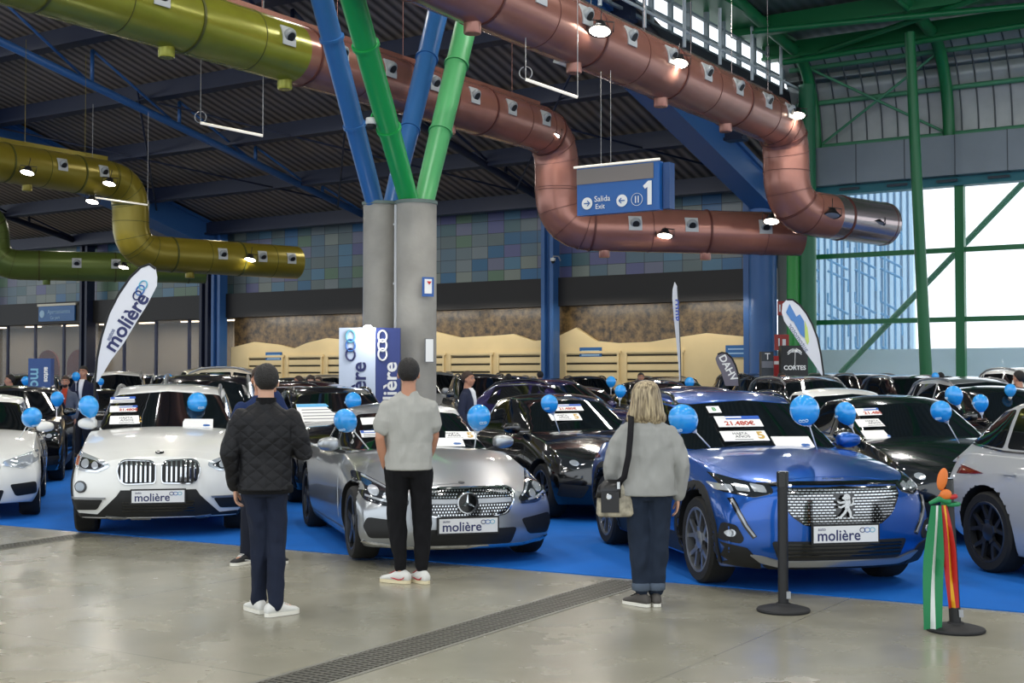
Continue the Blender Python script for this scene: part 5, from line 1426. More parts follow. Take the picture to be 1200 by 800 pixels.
# ------------------------------------------------------------------ cards on the windscreens
CARTREE = {}
def car_matrix(key):
    r, sp, h = HEROES[key]; return Matrix.Translation(r.location) @ Matrix.Rotation(h - PI / 2, 4, 'Z')
def on_car(px, py, key, which=1):
    r, sp, h = HEROES[key]; M = car_matrix(key); Mi = M.inverted()
    o = Mi @ Vector((0, 0, CAMZ)); d = (Mi.to_3x3() @ ray(px, py)).normalized()
    hit = sp['trees'][which].ray_cast(o, d)
    return hit[0], hit[1], M
M_card = mat('card_white', 'f0efec', .45); M_cblue = mat('card_blue', '1d56b5', .4); M_cred = mat('card_red', 'b5402c', .5); M_gold = mat('card_gold', 'c9a24a', .4); M_ctext = mat('card_text', '6a6a70', .6)
def card(px, py, key, w, h, style, label, name='price_card'):
    p, n, M = on_car(px, py, key)
    if p is None: print('card misses', px, py, key); return
    n = Vector((n.x, n.y * .12, n.z)).normalized(); x = Vector((0, 1, 0)); x = (x - n * x.dot(n)).normalized(); y = n.cross(x)
    Mf = Matrix.Identity(4)
    for i in range(3): Mf[i][0] = x[i]; Mf[i][1] = y[i]; Mf[i][2] = n[i]; Mf[i][3] = (p + n * .022)[i]
    hh = h
    o = MB().box((0, 0, 0), (w, hh, .004)).build(name, M_card)
    o.matrix_world = M @ Mf; tag(o, label, 'price card' if name == 'price_card' else 'sheet')
    def sub(nm, m): return lambda mb: mb.build(nm, m, o)
    def T(x_, y_): return Matrix.Translation((x_, y_, .003))
    if style == 'price':
        MB().box((w * .12, hh * .33, .003), (w * .76, hh * .3, .003)).build('blue_band', M_cblue, o)
        g = MB(); g.box((-w * .15, hh * .36, .005), (w * .5, hh * .12, .002)); g.build('band_strip', M_card, o)
        g = MB(); text_into(g, '21.480€', hh * .52, T(0, -hh * .2), .001, offset=.002); g.build('price_lettering', M_cred, o)
    elif style == 'blueprice':
        MB().box((0, hh * .3, .003), (w * .98, hh * .38, .003)).build('blue_band', M_cblue, o)
        g = MB(); g.box((-w * .18, hh * .3, .005), (w * .4, hh * .2, .002)); g.build('band_strip', M_card, o)
        g = MB(); [g.box((0, -hh * (.08 + .17 * k), .003), (w * .85, hh * .06, .001)) for k in range(3)]; g.build('price_lettering', M_ctext, o)
    elif style == 'five':
        g = MB(); text_into(g, 'HASTA', hh * .3, T(-w * .08, hh * .22), .001); text_into(g, 'AÑOS', hh * .34, T(-w * .05, -hh * .08), .001); g.box((-w * .05, -hh * .36, .003), (w * .4, hh * .05, .001)); g.build('lettering', M_ctext, o)
        g = MB(); text_into(g, '5', hh * .95, T(w * .36, 0), .001, offset=.004); g.build('numeral', M_gold, o)
    elif style == 'sheet':
        g = MB(); g.prism(ring_poly(w * .25, -hh * .2, .03, .02, 12), T(0, 0), .001); g.prism(ring_poly(w * .33, -hh * .2, .025, .018, 12), T(0, 0), .001); g.build('logo', mat('logo_blue', '3e6fb5', .5), o)
    elif style == 'big':
        MB().box((0, hh * .42, .003), (w * .98, hh * .14, .003)).build('blue_band', mat('card_cyan', '49a6d8', .4), o)
        g = MB(); [g.box((0, hh * (.22 - .14 * k), .003), (w * .8, hh * .03, .001)) for k in range(5)]; g.build('lettering', M_ctext, o)
    elif style == 'tag':
        g = MB(); text_into(g, 'B', hh * .7, T(0, 0), .001, offset=.002); g.build('lettering', mat('tag_green', '4c9a5a', .5), o)
    return o
card(151, 470, 'bmw', .42, .12, 'blueprice', 'blue and white price card high on the white SUV windscreen')
card(151, 480.5, 'bmw', .42, .12, 'price', 'white price card in the middle on the white SUV windscreen')
card(151, 493.5, 'bmw', .42, .16, 'five', 'white card with gold five low on the white SUV windscreen')
card(232, 498, 'bmw', .34, .18, 'sheet', 'blank white sheet low on the white SUV windscreen', 'paper_sheet')
card(865, 496, 'peugeot', .42, .16, 'price', 'white price card with red figures on the blue SUV windscreen')
card(872, 513, 'peugeot', .42, .15, 'five', 'white card with gold five on the blue SUV windscreen')
card(929, 521, 'peugeot', .36, .19, 'sheet', 'blank white sheet low on the blue SUV windscreen', 'paper_sheet')
card(836, 482, 'peugeot', .12, .1, 'tag', 'small pale green sticker in the top corner of the blue SUV windscreen', 'windscreen_sticker')
card(534, 512, 'merc', .42, .15, 'five', 'white card with gold five on the silver coupe windscreen')
card(524, 520, 'merc', .34, .16, 'sheet', 'blank white sheet low on the silver coupe windscreen', 'paper_sheet')
card(440, 495, 'merc', .3, .14, 'sheet', 'blank white sheet at far edge of the silver coupe windscreen, behind man', 'paper_sheet')
card(440, 510, 'merc', .3, .13, 'blueprice', 'blue and white card at far edge of the silver coupe windscreen')
card(375, 487, 'midblack', .62, .55, 'big', 'big white price sheet with pale blue header on black SUV windscreen')
card(664, 479, 'hatch', .42, .14, 'price', 'white price card with red figures on the glossy black hatchback')
card(662, 490, 'hatch', .42, .15, 'five', 'white card with gold five on the glossy black hatchback')
card(1024, 484, 'green', .42, .15, 'price', 'white price card with red figures on the dark green hatchback')
card(1026, 497, 'green', .44, .16, 'five', 'white card with gold five on the dark green hatchback')
card(1031, 511, 'green', .38, .18, 'sheet', 'blank white sheet low on dark green hatchback', 'paper_sheet')
# ------------------------------------------------------------------ balloons
def balloon_mat():
    m = mat('balloon_blue', (.02, .33, .82), .16, 0, coat=.6, spec=.6); b = m.node_tree.nodes['Principled BSDF']
    b.inputs['Subsurface Weight'].default_value = .25; b.inputs['Subsurface Radius'].default_value = (.05, .1, .15); return m
M_bal = balloon_mat(); M_stick = mat('stick_white', 'e6e8ea', .4); M_balprint = mat('balloon_print', 'bfe0f4', .3)
bprof = [(0, .135)] + [(.125 * math.sin(t) * (1 - .09 * (1 - math.cos(t)) * .5), .135 * math.cos(t) - (.03 if t > 2.4 else 0) * (t - 2.4)) for t in np.linspace(.12, PI - .12, 18)] + [(.012, -.15), (.018, -.162), (0, -.163)]
bmesh_ = MB().lathe(bprof, 26).mesh('balloon', M_bal, smooth=True)
pm_ = MB()
for k in range(3):
    for a in np.linspace(0, 2 * PI, 14)[:-1]:
        a2 = a + 2 * PI / 13
        def q(u, v): 
            th = -PI / 2 + u; ph = v
            return Vector((math.cos(th) * math.cos(ph), math.sin(th) * math.cos(ph), math.sin(ph) * 1.08)) * .1275
        c = .05 + k * .2; pm_.bar(q(c - .1 + .1 * math.cos(a), .05 + .09 * math.sin(a)), q(c - .1 + .1 * math.cos(a2), .05 + .09 * math.sin(a2)), .008, .004)
pmesh = pm_.mesh('printed_rings', M_balprint)
def balloon(px, py, D, rpx, label, stick=None, sD=None):
    r = rpx * D / F; s = r / .125
    p = at(px, py, D)
    root = empty('balloon', p); b = link('balloon_skin', bmesh_, root); b.scale = (s, s, s); 
    pr = link('printed_rings', pmesh, b)
    e = at(stick[0], stick[1], sD or D) - p if stick else Vector((.04, 0, -.42))
    n = e.normalized(); b.rotation_euler = (-n).to_track_quat('Z', 'Y').to_euler()
    MB().tube([n * .15 * s, e], .006, 6).build('stick', M_stick, root, angle=.8)
    MB().lathe([(.012, -.02), (.028, .01), (.03, .018), (.02, .016), (.008, 0)], 12, Matrix.Translation(n * .165 * s) @ (-n).to_track_quat('Z', 'Y').to_matrix().to_4x4()).build('cup', M_stick, root, angle=.8)
    tag(root, label, 'balloon', 'blue balloons on sticks along the cars')
B = [
 (37, 489, 15.6, 12, 'pale blue balloon beside the wing mirror of the white hatchback', (22, 515), 15.9),
 (104, 476, 15.2, 12, 'blue balloon over the wing mirror of the white SUV', (112, 499), 15.2),
 (231, 472, 15.6, 12, 'blue balloon in front of the white SUV windscreen', (226, 500), 15.75),
 (67, 467, 20.5, 8, 'blue balloon beside the black SUV at the left', (66, 490), 20.5),
 (405, 493, 12.6, 14, 'blue balloon over the wing mirror of the silver coupe', (432, 526), 12.9),
 (414, 470, 17.0, 10, 'pale blue balloon just above and behind the silver coupe roof', (420, 500), 17),
 (561, 489, 12.2, 14.5, 'blue balloon over the hood of the silver coupe', (556, 525), 12.35),
 (644, 473, 15.0, 10.5, 'blue balloon in front of the glossy black hatchback windscreen', (656, 507), 15.2),
 (801, 491, 11.2, 17.5, 'big blue balloon beside woman, over the blue SUV wing mirror', (832, 524), 11.4),
 (943, 481, 11.0, 18, 'largest balloon, over the windscreen of the blue SUV', (958, 528), 11.3),
 (991, 484, 13.4, 12.5, 'blue balloon just right of the largest one, by the dark green hatchback', (1004, 514), 13.4),
 (1103, 482, 13.0, 12.5, 'blue balloon over the hood of the dark green hatchback', (1124, 519), 13.2),
 (1118, 463, 16.0, 10.5, 'blue balloon at the roof edge of the white saloon', (1125, 480), 16),
 (1149, 472, 17.0, 9.5, 'blue balloon against the black hatchback at right', (1151, 490), 17),
 (1184, 457, 20.0, 7, 'small blue balloon in front of the man at the right edge', (1184, 476), 20),
 (1096, 441, 30, 4.5, 'tiny blue balloon beside far head near leaning green post', (1096, 452), 30),
 (118, 447, 28, 4, 'small blue balloon half hidden beside blue banner, upper one', (118, 458), 28),
 (30, 446, 27, 5, 'small blue balloon just left of the blue banner', (30, 460), 27),
 (89, 441, 26, 5, 'small blue balloon between the bearded man and the man in suit', (89, 458), 26),
 (197, 443, 26, 5, 'small blue balloon above the white SUV roof', (197, 455), 26),
 (281, 453, 21.0, 6, 'small blue balloon behind the black SUV seen from behind', (281, 470), 21.0),
 (727, 458, 19.0, 7, 'blue balloon just left of the woman, behind her hair', (726, 476), 19.0),
 (716, 447, 26, 6, 'blue balloon far behind the glossy black hatchback', (716, 462), 26),
 (808, 448, 26.5, 6, 'pale blue balloon far behind the bright blue SUV', (808, 460), 26.5)]
for b_ in B: balloon(*b_[:5], b_[5], b_[6])
# ------------------------------------------------------------------ flags and banners
def flag(pix, D, label, face, thick=.012, pole=None, ox=0, base=None, turn=0.0):
    """flat fabric standing on a bowed pole: outline taken in the plane that faces the aisle"""
    P = [at(x, y, D) for x, y in pix]; c = Vector((sum(p.x for p in P) / len(P), D, 0))
    root = empty('feather_flag', (c.x, c.y, 0))
    R_ = Matrix.Rotation(turn, 3, 'Z'); k = 1 / max(.02, math.cos(turn))
    def loc(p, dy=0): return R_ @ Vector(((p.x - c.x) * k, dy, p.z))
    n = len(P); vs = [loc(p, -thick / 2) for p in P] + [loc(p, thick / 2) for p in P]
    MB().add(vs, [tuple(range(n)), tuple(range(2 * n - 1, n - 1, -1))] + [(i, n + i, n + (i + 1) % n, (i + 1) % n) for i in range(n)]).build('fabric', face, root)
    PP = [loc(at(x, y, D)) for x, y in pole]
    PP = [Vector((PP[0].x + (PP[0].x - PP[1].x) * .3, 0, .05))] + PP
    MB().tube(PP, .022, 8).build('pole', M_blk, root, angle=.8)
    MB().box((PP[0].x, 0, .035), (.45, .45, .05)).build('base_plate', M_blk, root)
    tag(root, label, 'flag'); return root, loc
pix = [(111.3, 448), (113.8, 420), (118.8, 395), (127.5, 367), (138.8, 345), (152.5, 325), (165, 313), (175, 309.5), (182.5, 315), (184.3, 325), (183.8, 335), (172.5, 357), (160, 377), (145, 402), (130, 422), (115, 447)]
FM = mat('flag_white', 'e2e3e8', .7)
DF = 21.5
root, loc = flag(pix, DF, 'white teardrop flag with navy lettering leaning over the white SUV', FM, pole=pix[:9])
# lettering runs up the slanted axis
def along(a, b, D, loc, text, size, m, root, name, dy=-.012, offset=.006):
    A_, B_ = loc(at(*a, D)), loc(at(*b, D)); mid = (A_ + B_) / 2; mid.y = A_.y
    Mx = frame_M(mid + Vector((0, dy, 0)), (B_ - A_), Vector((0, 0, 1)) if abs((B_ - A_).normalized().z) < .9 else Vector((-1, 0, 0)))
    g = MB(); text_into(g, text, size, Mx, .002, offset=offset); g.build(name, m, root); return Mx
M_navy = mat('logo_navy', '232a5e', .5)
a, b = (134, 400), (163, 355)
along(a, b, DF, loc, 'molière', .34 * 1.0, M_navy, root, 'lettering', offset=.008)
along((127, 398), (133, 386), DF, loc, 'autos', .09, mat('grey_letters', '8d92a8', .5), root, 'small_lettering')
for k, (c_, rx, m) in enumerate((((161, 346), .075, 'logo_navy'), ((164.5, 340), .085, 'logo_blue'), ((168, 334), .075, 'logo_sky'))):
    p = loc(at(*c_, DF)); g = MB(); dx = (loc(at(168, 334, DF)) - loc(at(161, 346, DF))).normalized(); dz = dx.cross(Vector((0, 1, 0)))
    rp = [p + dx * rx * math.cos(t) + dz * .06 * math.sin(t) + Vector((0, -.014, 0)) for t in np.linspace(0, 2 * PI, 21)]
    g.tube(rp, .012, 6, caps=False); g.build('logo_ring', mat(m, '3e6fb5'), root, angle=.8)
pix = [(797, 446), (795.5, 425), (792.5, 400), (789, 375), (786.5, 352), (787, 340), (789.8, 331), (793, 335), (794.5, 350), (796.2, 375), (797.5, 405), (798.6, 430), (799, 446)]
root, loc = flag(pix, 33, 'thin white feather flag seen almost edge-on in front of the rear wall', FM, pole=[(798.8, 448), (798, 410), (796, 372), (793.4, 337)], turn=1.1)
along((791, 382), (790.2, 345), 33, loc, 'auto', .3, mat('flag_blue', '4055a8', .5), root, 'lettering')
pix = [(963, 440), (953, 425), (942, 410), (930, 392), (919, 376), (916, 366), (917, 356), (922, 351), (929, 351), (937, 357), (945, 367), (952, 380), (958, 396), (962, 415), (965, 437), (965, 440)]
root, loc = flag(pix, 29, 'white feather flag with blue and green emblem near the black banner', FM, pole=[(965, 446)] + pix[14:6:-1])
g = MB(); em = [(921, 366), (925, 356), (931, 367), (933, 371), (937, 368), (942, 376), (943, 396), (938, 392), (930, 377), (927, 375)]
P = [loc(at(x, y, 29)) for x, y in em]; n = len(P); g.add([p + Vector((0, -.012, 0)) for p in P] + [p + Vector((0, -.02, 0)) for p in P], [tuple(range(n)), tuple(range(2 * n - 1, n - 1, -1))] + [(i, (i + 1) % n, n + (i + 1) % n, n + i) for i in range(n)]); g.build('emblem', mat('emblem_blue', '4f86c6', .5), root)
g = MB(); em = [(943, 376), (946, 384), (948, 400), (946, 404), (943, 396)]
P = [loc(at(x, y, 29)) for x, y in em]; n = len(P); g.add([p + Vector((0, -.012, 0)) for p in P] + [p + Vector((0, -.02, 0)) for p in P], [tuple(range(n)), tuple(range(2 * n - 1, n - 1, -1))] + [(i, (i + 1) % n, n + (i + 1) % n, n + i) for i in range(n)]); g.build('emblem_stripe', mat('emblem_green', 'c8dc74', .5), root)
along((947, 413), (924, 378), 29, loc, 'automotor', .16, mat('grey_letters', '8d92a8', .5), root, 'lettering', offset=.002)
pix = [(850, 452), (845, 436), (840, 426), (838.5, 420), (841, 415), (846, 413), (852, 414), (858, 420), (862, 428), (865, 438), (867, 452)]
root, loc = flag(pix, 31, 'grey feather flag with white letters between blue wall signs and banners', mat('flag_grey', '6a6571', .6), pole=[(867, 456)] + pix[9:3:-1])
along((846, 418), (860, 444), 31, loc, 'DAHV', .24, M_white, root, 'lettering')
# stand-up banners
def banner(px0, px1, py, D, z0, label, m, turn=0.0, thick=.3, name='standing_banner'):
    a, b = at(px0, py, D), at(px1, py, D); root = empty(name, ((a.x + b.x) / 2, D, 0), turn); w_ = (b.x - a.x) / max(.2, math.cos(turn)); top = a.z
    MB().box((0, 0, (z0 + top) / 2), (w_, thick, top - z0)).build('banner_face', m, root)
    if z0 > .02: MB().box((0, 0, z0 / 2), (w_ * .6, thick * .8, z0)).build('banner_foot', M_blk, root)
    tag(root, label, 'banner'); return root, w_, top
DB = 25.9
M_bpale = mat('banner_pale', 'c3cfe2', .45); M_bnavy = mat('banner_navy', '35427e', .5)
root = empty('banner_tower', (at(440, 440, DB).x, DB, 0)); xl = at(398, 440, DB).x - at(440, 440, DB).x; xr_ = at(468, 440, DB).x - at(440, 440, DB).x; zt2 = at(440, 384, DB).z
xl *= 1.02
MB().add([(xl, 0, .0), (.01, -.12, .0), (.01, -.12, zt2), (xl, 0, zt2), (xl, .05, 0), (.01, -.05, 0), (.01, -.05, zt2), (xl, .05, zt2)], [(0, 1, 2, 3), (7, 6, 5, 4), (0, 4, 5, 1), (3, 2, 6, 7), (0, 3, 7, 4), (1, 5, 6, 2)]).build('pale_face', M_bpale, root)
MB().add([(.015, -.12, .0), (xr_, .12, .0), (xr_, .12, zt2), (.015, -.12, zt2), (.015, 0, 0), (xr_, .3, 0), (xr_, .3, zt2), (.015, 0, zt2)], [(0, 1, 2, 3), (7, 6, 5, 4), (0, 4, 5, 1), (3, 2, 6, 7), (0, 3, 7, 4), (1, 5, 6, 2)]).build('navy_face', M_bnavy, root)
def vert_logo(root, x, y, z, size, m, ringm, ydir, nm):
    xd = Vector((0, 0, 1)); yd = Vector(ydir)
    Mx = frame_M((x, y, z), xd, yd); g = MB(); text_into(g, 'molière', size, Mx, .002, align='RIGHT', offset=.008); g.build(nm, m, root)
    g = MB(); k = size * .34
    yo = size * .42
    for i in range(3):
        cc = Vector((x, y, z)) + xd * (size * (.35 + i * .42)) + yd.normalized() * yo
        rp = [cc + xd * k * .8 * math.cos(t) + yd.normalized() * k * .62 * math.sin(t) for t in np.linspace(0, 2 * PI, 21)]
        g = MB(); g.tube(rp, size * .045, 6, caps=False); g.build('logo_ring', ringm[i], root, angle=.8)
zz = at(440, 424, DB).z
vert_logo(root, xl * .43, -.085, zz, .42, M_navy, [mat('logo_navy', '232a5e'), mat('logo_blue', '3e6fb5'), mat('logo_sky', '69b2c9')], (-1, .12, 0), 'lettering')
vert_logo(root, xr_ * .63, .02, zz, .42, M_white, [M_white] * 3, (-1, -.6, 0), 'white_lettering')
tag(root, 'tall two-sided banner, pale and navy, in front of the concrete column', 'banner')
l = bpy.data.lights.new('work_light', 'POINT'); l.energy = 12; l.shadow_soft_size = .08; q = bpy.data.objects.new('work_light', l); COL.objects.link(q); q.location = at(431, 386, DB - .5)
root = empty('banner_spotlight', at(431, 386, DB - .35)); MB().ellipsoid((0, 0, 0), (.1, .06, .09)).build('bulb', mat('bulb_glow', 'ffffff', .4, emit='ffffff', estr=40), root, smooth=True)
MB().tube([(0, .04, 0), (0, .25, .02)], .02, 8).build('arm', M_blk, root, angle=.8); tag(root, 'very bright small spotlight at the top of two-sided banner', 'spotlight')
root, w_, top = banner(36, 61, 420, 25.6, .05, 'navy banner with pale blue vertical lettering at the far left', mat('banner_deep', '2b4c86', .5), .12)
for txt, x, s_, m, z in (('molière', .07, .3, mat('pale_cyan', '7fb6cf', .5), at(48, 431, 25.6).z), ('autos', -.13, .13, M_white, at(48, 430, 25.6).z)):
    g = MB(); text_into(g, txt, s_, frame_M((-x, -.155, z), (0, 0, -1), (1, 0, 0)), .002, align='LEFT', offset=.005); g.build('lettering', m, root)
root, w_, top = banner(914, 945, 405, 31, .05, 'black banner with white palm emblem beside the white feather flag', mat('banner_black', '0c0d0f', .4), 0)
g = MB(); z = at(929, 414, 31).z; g.bar((0, -.16, z - .28), (.01, -.16, z + .05), .03, .01)
for a in np.linspace(-.3, PI + .3, 9):
    g.tube([(0, -.16, z + .03), (.09 * math.cos(a), -.16, z + .05 + .07 * math.sin(a)), (.17 * math.cos(a), -.16, z + .0 + .09 * math.sin(a))], .012, 5)
g.build('palm_emblem', M_white, root)
g = MB(); text_into(g, 'CORTES', .14, frame_M((0, -.16, at(929, 431, 31).z), (1, 0, 0), (0, 0, 1)), .002, offset=.004); g.build('lettering', M_white, root)
root, w_, top = banner(891, 905, 412, 31.5, .05, 'narrow dark grey banner left of the red stand', mat('banner_dgrey', '2c3239', .4), 0)
g = MB(); text_into(g, 'T', .22, frame_M((0, -.16, at(898, 418, 31.5).z), (1, 0, 0), (0, 0, 1)), .002); g.build('lettering', M_white, root)
MB().box((0, -.16, at(898, 427, 31.5).z), (w_ * .98, .01, .16)).build('grey_strip', mat('strip_grey', '6c6f78', .5), root)
root, w_, top = banner(905.5, 915, 417, 32, .05, 'narrow red stand between the two dark banners', mat('banner_red', 'a82a2c', .45), 0)
MB().box((0, -.16, at(910, 425, 32).z), (w_ * .98, .01, .08)).build('white_strip', M_white, root)
# wall signs beside the corner
for px, py, w_, h_, lab in ((917, 361, .35, .5, 'round red alarm sign high on the grey corner wall'), (916, 401, .5, .55, 'red fire equipment sign on the grey corner wall')):
    p = at(px, py, 46.2); o = MB().box((0, 0, 0), (w_, .04, h_)).build('fire_sign', mat('sign_red', 'a5322c', .5)); o.location = p; tag(o, lab, 'sign')
    g = MB(); g.box((-.1, -.03, 0), (.05, .01, h_ * .5)); g.box((.08, -.03, 0), (.12, .01, h_ * .4)); g.build('pictogram', M_white, o)
# ------------------------------------------------------------------ barrier posts
def post(px, py, top, label, label_kind):
    g0 = gnd(px, py); root = empty('barrier_post', (g0.x, g0.y, 0))
    H_ = at(px, top, g0.y).z
    MB().lathe([(.185, .0), (.19, .012), (.185, .022), (.12, .04), (.055, .05), (.05, .06), (0, .062)], 36).build('base', mat('post_rubber', '1b1b1d', .7), root, angle=.6)
    MB().lathe([(.037, .05), (.037, H_ - .09), (.0, H_ - .09)], 24).build('post', mat('post_black', '141416', .45), root, angle=.6)
    MB().lathe([(.042, H_ - .11), (.043, H_ - .008), (.038, H_), (0, H_)], 24).build('belt_head', M_gblk, root, angle=.5)
    MB().box((.03, -.025, .12), (.03, .03, .05)).build('clip', M_silver, root)
    if label_kind:
        for c in root.children:
            if c.name.startswith(('post', 'belt', 'clip')): c.rotation_euler = (0, -label_kind, 0)
    tag(root, label, 'barrier post'); return root, g0, H_
post(918, 716, 552, 'black barrier post without ribbon, standing before the blue SUV', 0)
root, g0, H_ = post(1120, 739, 560, 'black barrier post with ribbons tied on, standing at the right', .05)
# ribbons tied round the second post
def ribbon(cols, xo, z1, label, w_, spread, top=.62):
    rb = empty('ribbon', (g0.x, g0.y, 0)); 
    for i, (m, fr, off) in enumerate(cols):
        mb = MB(); N = 22; vs = []
        for k in range(N + 1):
            t = k / N; z = H_ - .17 + (z1 - (H_ - .17)) * t
            cx = xo + spread * t + .003 * math.sin(t * 7)
            yy = -.06 - .012 * math.sin(t * 5 + xo * 30)
            wl = w_ * (.55 + .45 * min(1, t * 2.4))
            for e in (0, 1):
                x = cx + wl * (off + fr * e - .5); yv = yy + .018 * math.sin((off + fr * e) * 9 + t * 4)
                vs.append((x, yv, z)); vs.append((x, yv + .003, z))
        fs = []
        for k in range(N):
            a = 4 * k; fs += [(a, a + 2, a + 6, a + 4), (a + 1, a + 5, a + 7, a + 3), (a, a + 4, a + 5, a + 1), (a + 2, a + 3, a + 7, a + 6)]
        fs += [(0, 1, 3, 2), (4 * N, 4 * N + 2, 4 * N + 3, 4 * N + 1)]
        mb.add(vs, fs); raw_build(mb, 'stripe', m, rb, .9)
    return rb
R_g = mat('ribbon_green', '0f7a47', .5); R_w = mat('ribbon_white', 'd9dcd8', .5); R_r = mat('ribbon_red', 'b31f22', .5); R_y = mat('ribbon_yellow', 'e0a81f', .5); R_o = mat('ribbon_orange', 'd9732a', .5)
rb = ribbon([(R_g, .42, 0), (R_w, .22, .42), (R_g, .36, .64)], -.115, .03, '', .125, -.06)
MB().tube([(-.02, -.045, H_ - .15), (-.09, -.05, H_ - .13), (-.15, -.03, H_ - .16)], [.022, .02, .012], 8).build('tail', R_g, rb, angle=.9)
MB().tube([(.05 * math.cos(t), .05 * math.sin(t), H_ - .17) for t in np.linspace(0, 2 * PI, 17)], .014, 8, caps=False).build('knot_band', R_g, rb, angle=.9)
rb.rotation_euler = (0, -.03, 0); tag(rb, 'green and white ribbon hanging from the right barrier post down to the floor', 'ribbon')
rb = ribbon([(R_r, .36, 0), (R_y, .28, .36), (R_r, .36, .64)], -.042, .16, '', .075, .02)
MB().tube([(.048 * math.cos(t), .048 * math.sin(t), H_ - .12) for t in np.linspace(0, 2 * PI, 17)], .016, 8, caps=False).build('knot_band', R_r, rb, angle=.9)
g = MB(); g.ellipsoid((-.045, -.05, H_ - .0), (.035, .02, .075), Matrix.Rotation(.25, 3, 'Y')); g.ellipsoid((-.03, -.055, H_ - .1), (.04, .02, .035)); g.build('bow', R_o, rb, smooth=True)
rb.rotation_euler = (0, -.05, 0); tag(rb, 'red and yellow ribbon with orange bow on the right barrier post', 'ribbon')
# ------------------------------------------------------------------ people
def remesh(mb, name, voxel, m, parent, smooth_it=4, fold=0.0, fscale=9.0, stretch=(1, 1, .45), seed=0.0, zmask=None):
    me = bpy.data.meshes.new(name); me.from_pydata(mb.v, [], mb.f)
    bm = bmesh.new(); bm.from_mesh(me); bmesh.ops.recalc_face_normals(bm, faces=bm.faces); bm.to_mesh(me); bm.free()
    ob = bpy.data.objects.new('tmp', me); COL.objects.link(ob)
    r = ob.modifiers.new('r', 'REMESH'); r.mode = 'VOXEL'; r.voxel_size = voxel
    s = ob.modifiers.new('s', 'SMOOTH'); s.factor = .5; s.iterations = smooth_it
    dg = bpy.context.evaluated_depsgraph_get(); out = bpy.data.meshes.new_from_object(ob.evaluated_get(dg)); bpy.data.objects.remove(ob)
    if fold:
        nr = [v.normal.copy() for v in out.vertices]
        for v, n in zip(out.vertices, nr):
            p = Vector((v.co.x * stretch[0], v.co.y * stretch[1], v.co.z * stretch[2])) * fscale + Vector((seed, seed * 2, 0))
            a = mnoise.noise(p); b = mnoise.noise(p * 2.3 + Vector((5, 1, 3)))
            f = (1 - abs(a) * 2) * .6 + b * .5
            v.co += n * fold * f * (zmask(v.co) if zmask else 1)
    out.name = name
    for p in out.polygons: p.use_smooth = True
    out.materials.clear(); out.materials.append(m)
    return link(name, out, parent)
def limb(mb, pts, rs, n=16):
    pts = [Vector(p) for p in pts]
    a = (pts[0] - pts[1]).normalized(); b = (pts[-1] - pts[-2]).normalized()
    P = [pts[0] + a * rs[0] * .95, pts[0] + a * rs[0] * .7] + pts + [pts[-1] + b * rs[-1] * .7, pts[-1] + b * rs[-1] * .95]
    Rr = [rs[0] * .25, rs[0] * .72] + list(rs) + [rs[-1] * .72, rs[-1] * .25]
    mb.tube(P, Rr, n)
def loft(mb, secs, n=28, e=1.0):      # secs: (cx, cy, z, rx, ry)
    vs = []
    for (cx, cy, z, rx, ry) in secs:
        for k in range(n):
            t = 2 * PI * k / n; c, s = math.cos(t), math.sin(t)
            vs.append((cx + rx * math.copysign(abs(c) ** e, c), cy + ry * math.copysign(abs(s) ** e, s), z))
    m = len(secs)
    fs = [(i * n + k, i * n + (k + 1) % n, (i + 1) * n + (k + 1) % n, (i + 1) * n + k) for i in range(m - 1) for k in range(n)]
    fs += [tuple(range(n - 1, -1, -1)), tuple((m - 1) * n + k for k in range(n))]
    mb.add(vs, fs)
def hand(mb, w, d, pn, th, curl=.35, s=1.0, fine=True):
    """wrist point, direction, palm normal, thumb side"""
    d = Vector(d).normalized(); pn = (Vector(pn) - d * Vector(pn).dot(d)).normalized(); th = d.cross(pn) * (1 if d.cross(pn).dot(Vector(th)) > 0 else -1)
    w = Vector(w)
    for k in (-1.2, -.4, .4, 1.2):
        limb(mb, [w + th * k * .011 * s, w + d * .045 * s + th * k * .02 * s, w + d * .085 * s + th * k * .023 * s], [.015 * s, .0145 * s, .0115 * s], 10)
    for k, L, r in ((1.35, .07, .0092), (.45, .08, .0095), (-.45, .074, .0092), (-1.3, .058, .0082)):
        b = w + d * .088 * s + th * k * .0225 * s; c = curl
        p1 = b + (d * math.cos(c * .6) + pn * math.sin(c * .6)) * L * .42 * s
        p2 = p1 + (d * math.cos(c * 1.7) + pn * math.sin(c * 1.7)) * L * .32 * s
        p3 = p2 + (d * math.cos(c * 2.6) + pn * math.sin(c * 2.6)) * L * .26 * s
        limb(mb, [b, p1, p2, p3], [r * s, r * .98 * s, r * .9 * s, r * .78 * s], 10)
    b = w + d * .025 * s + th * .026 * s
    p1 = b + (d * .75 + th * .6 + pn * .25).normalized() * .04 * s; p2 = p1 + (d * .9 + th * .25 + pn * .35).normalized() * .03 * s; p3 = p2 + (d * .95 + pn * .3).normalized() * .024 * s
    limb(mb, [b, p1, p2, p3], [.015 * s, .012 * s, .0105 * s, .009 * s], 10)
def skin_mat(name, col): 
    m = mat('skin_' + name, col, .5, var=.05, vscale=8); b = m.node_tree.nodes['Principled BSDF']; b.inputs['Subsurface Weight'].default_value = .12; b.inputs['Subsurface Radius'].default_value = (.02, .008, .005); return m
def fabric(name, col, bump=.25, bs=220, rough=.9, var=.06): return mat('cloth_' + name, col, rough, bump=bump, bscale=bs, var=var, vscale=5, spec=.25)
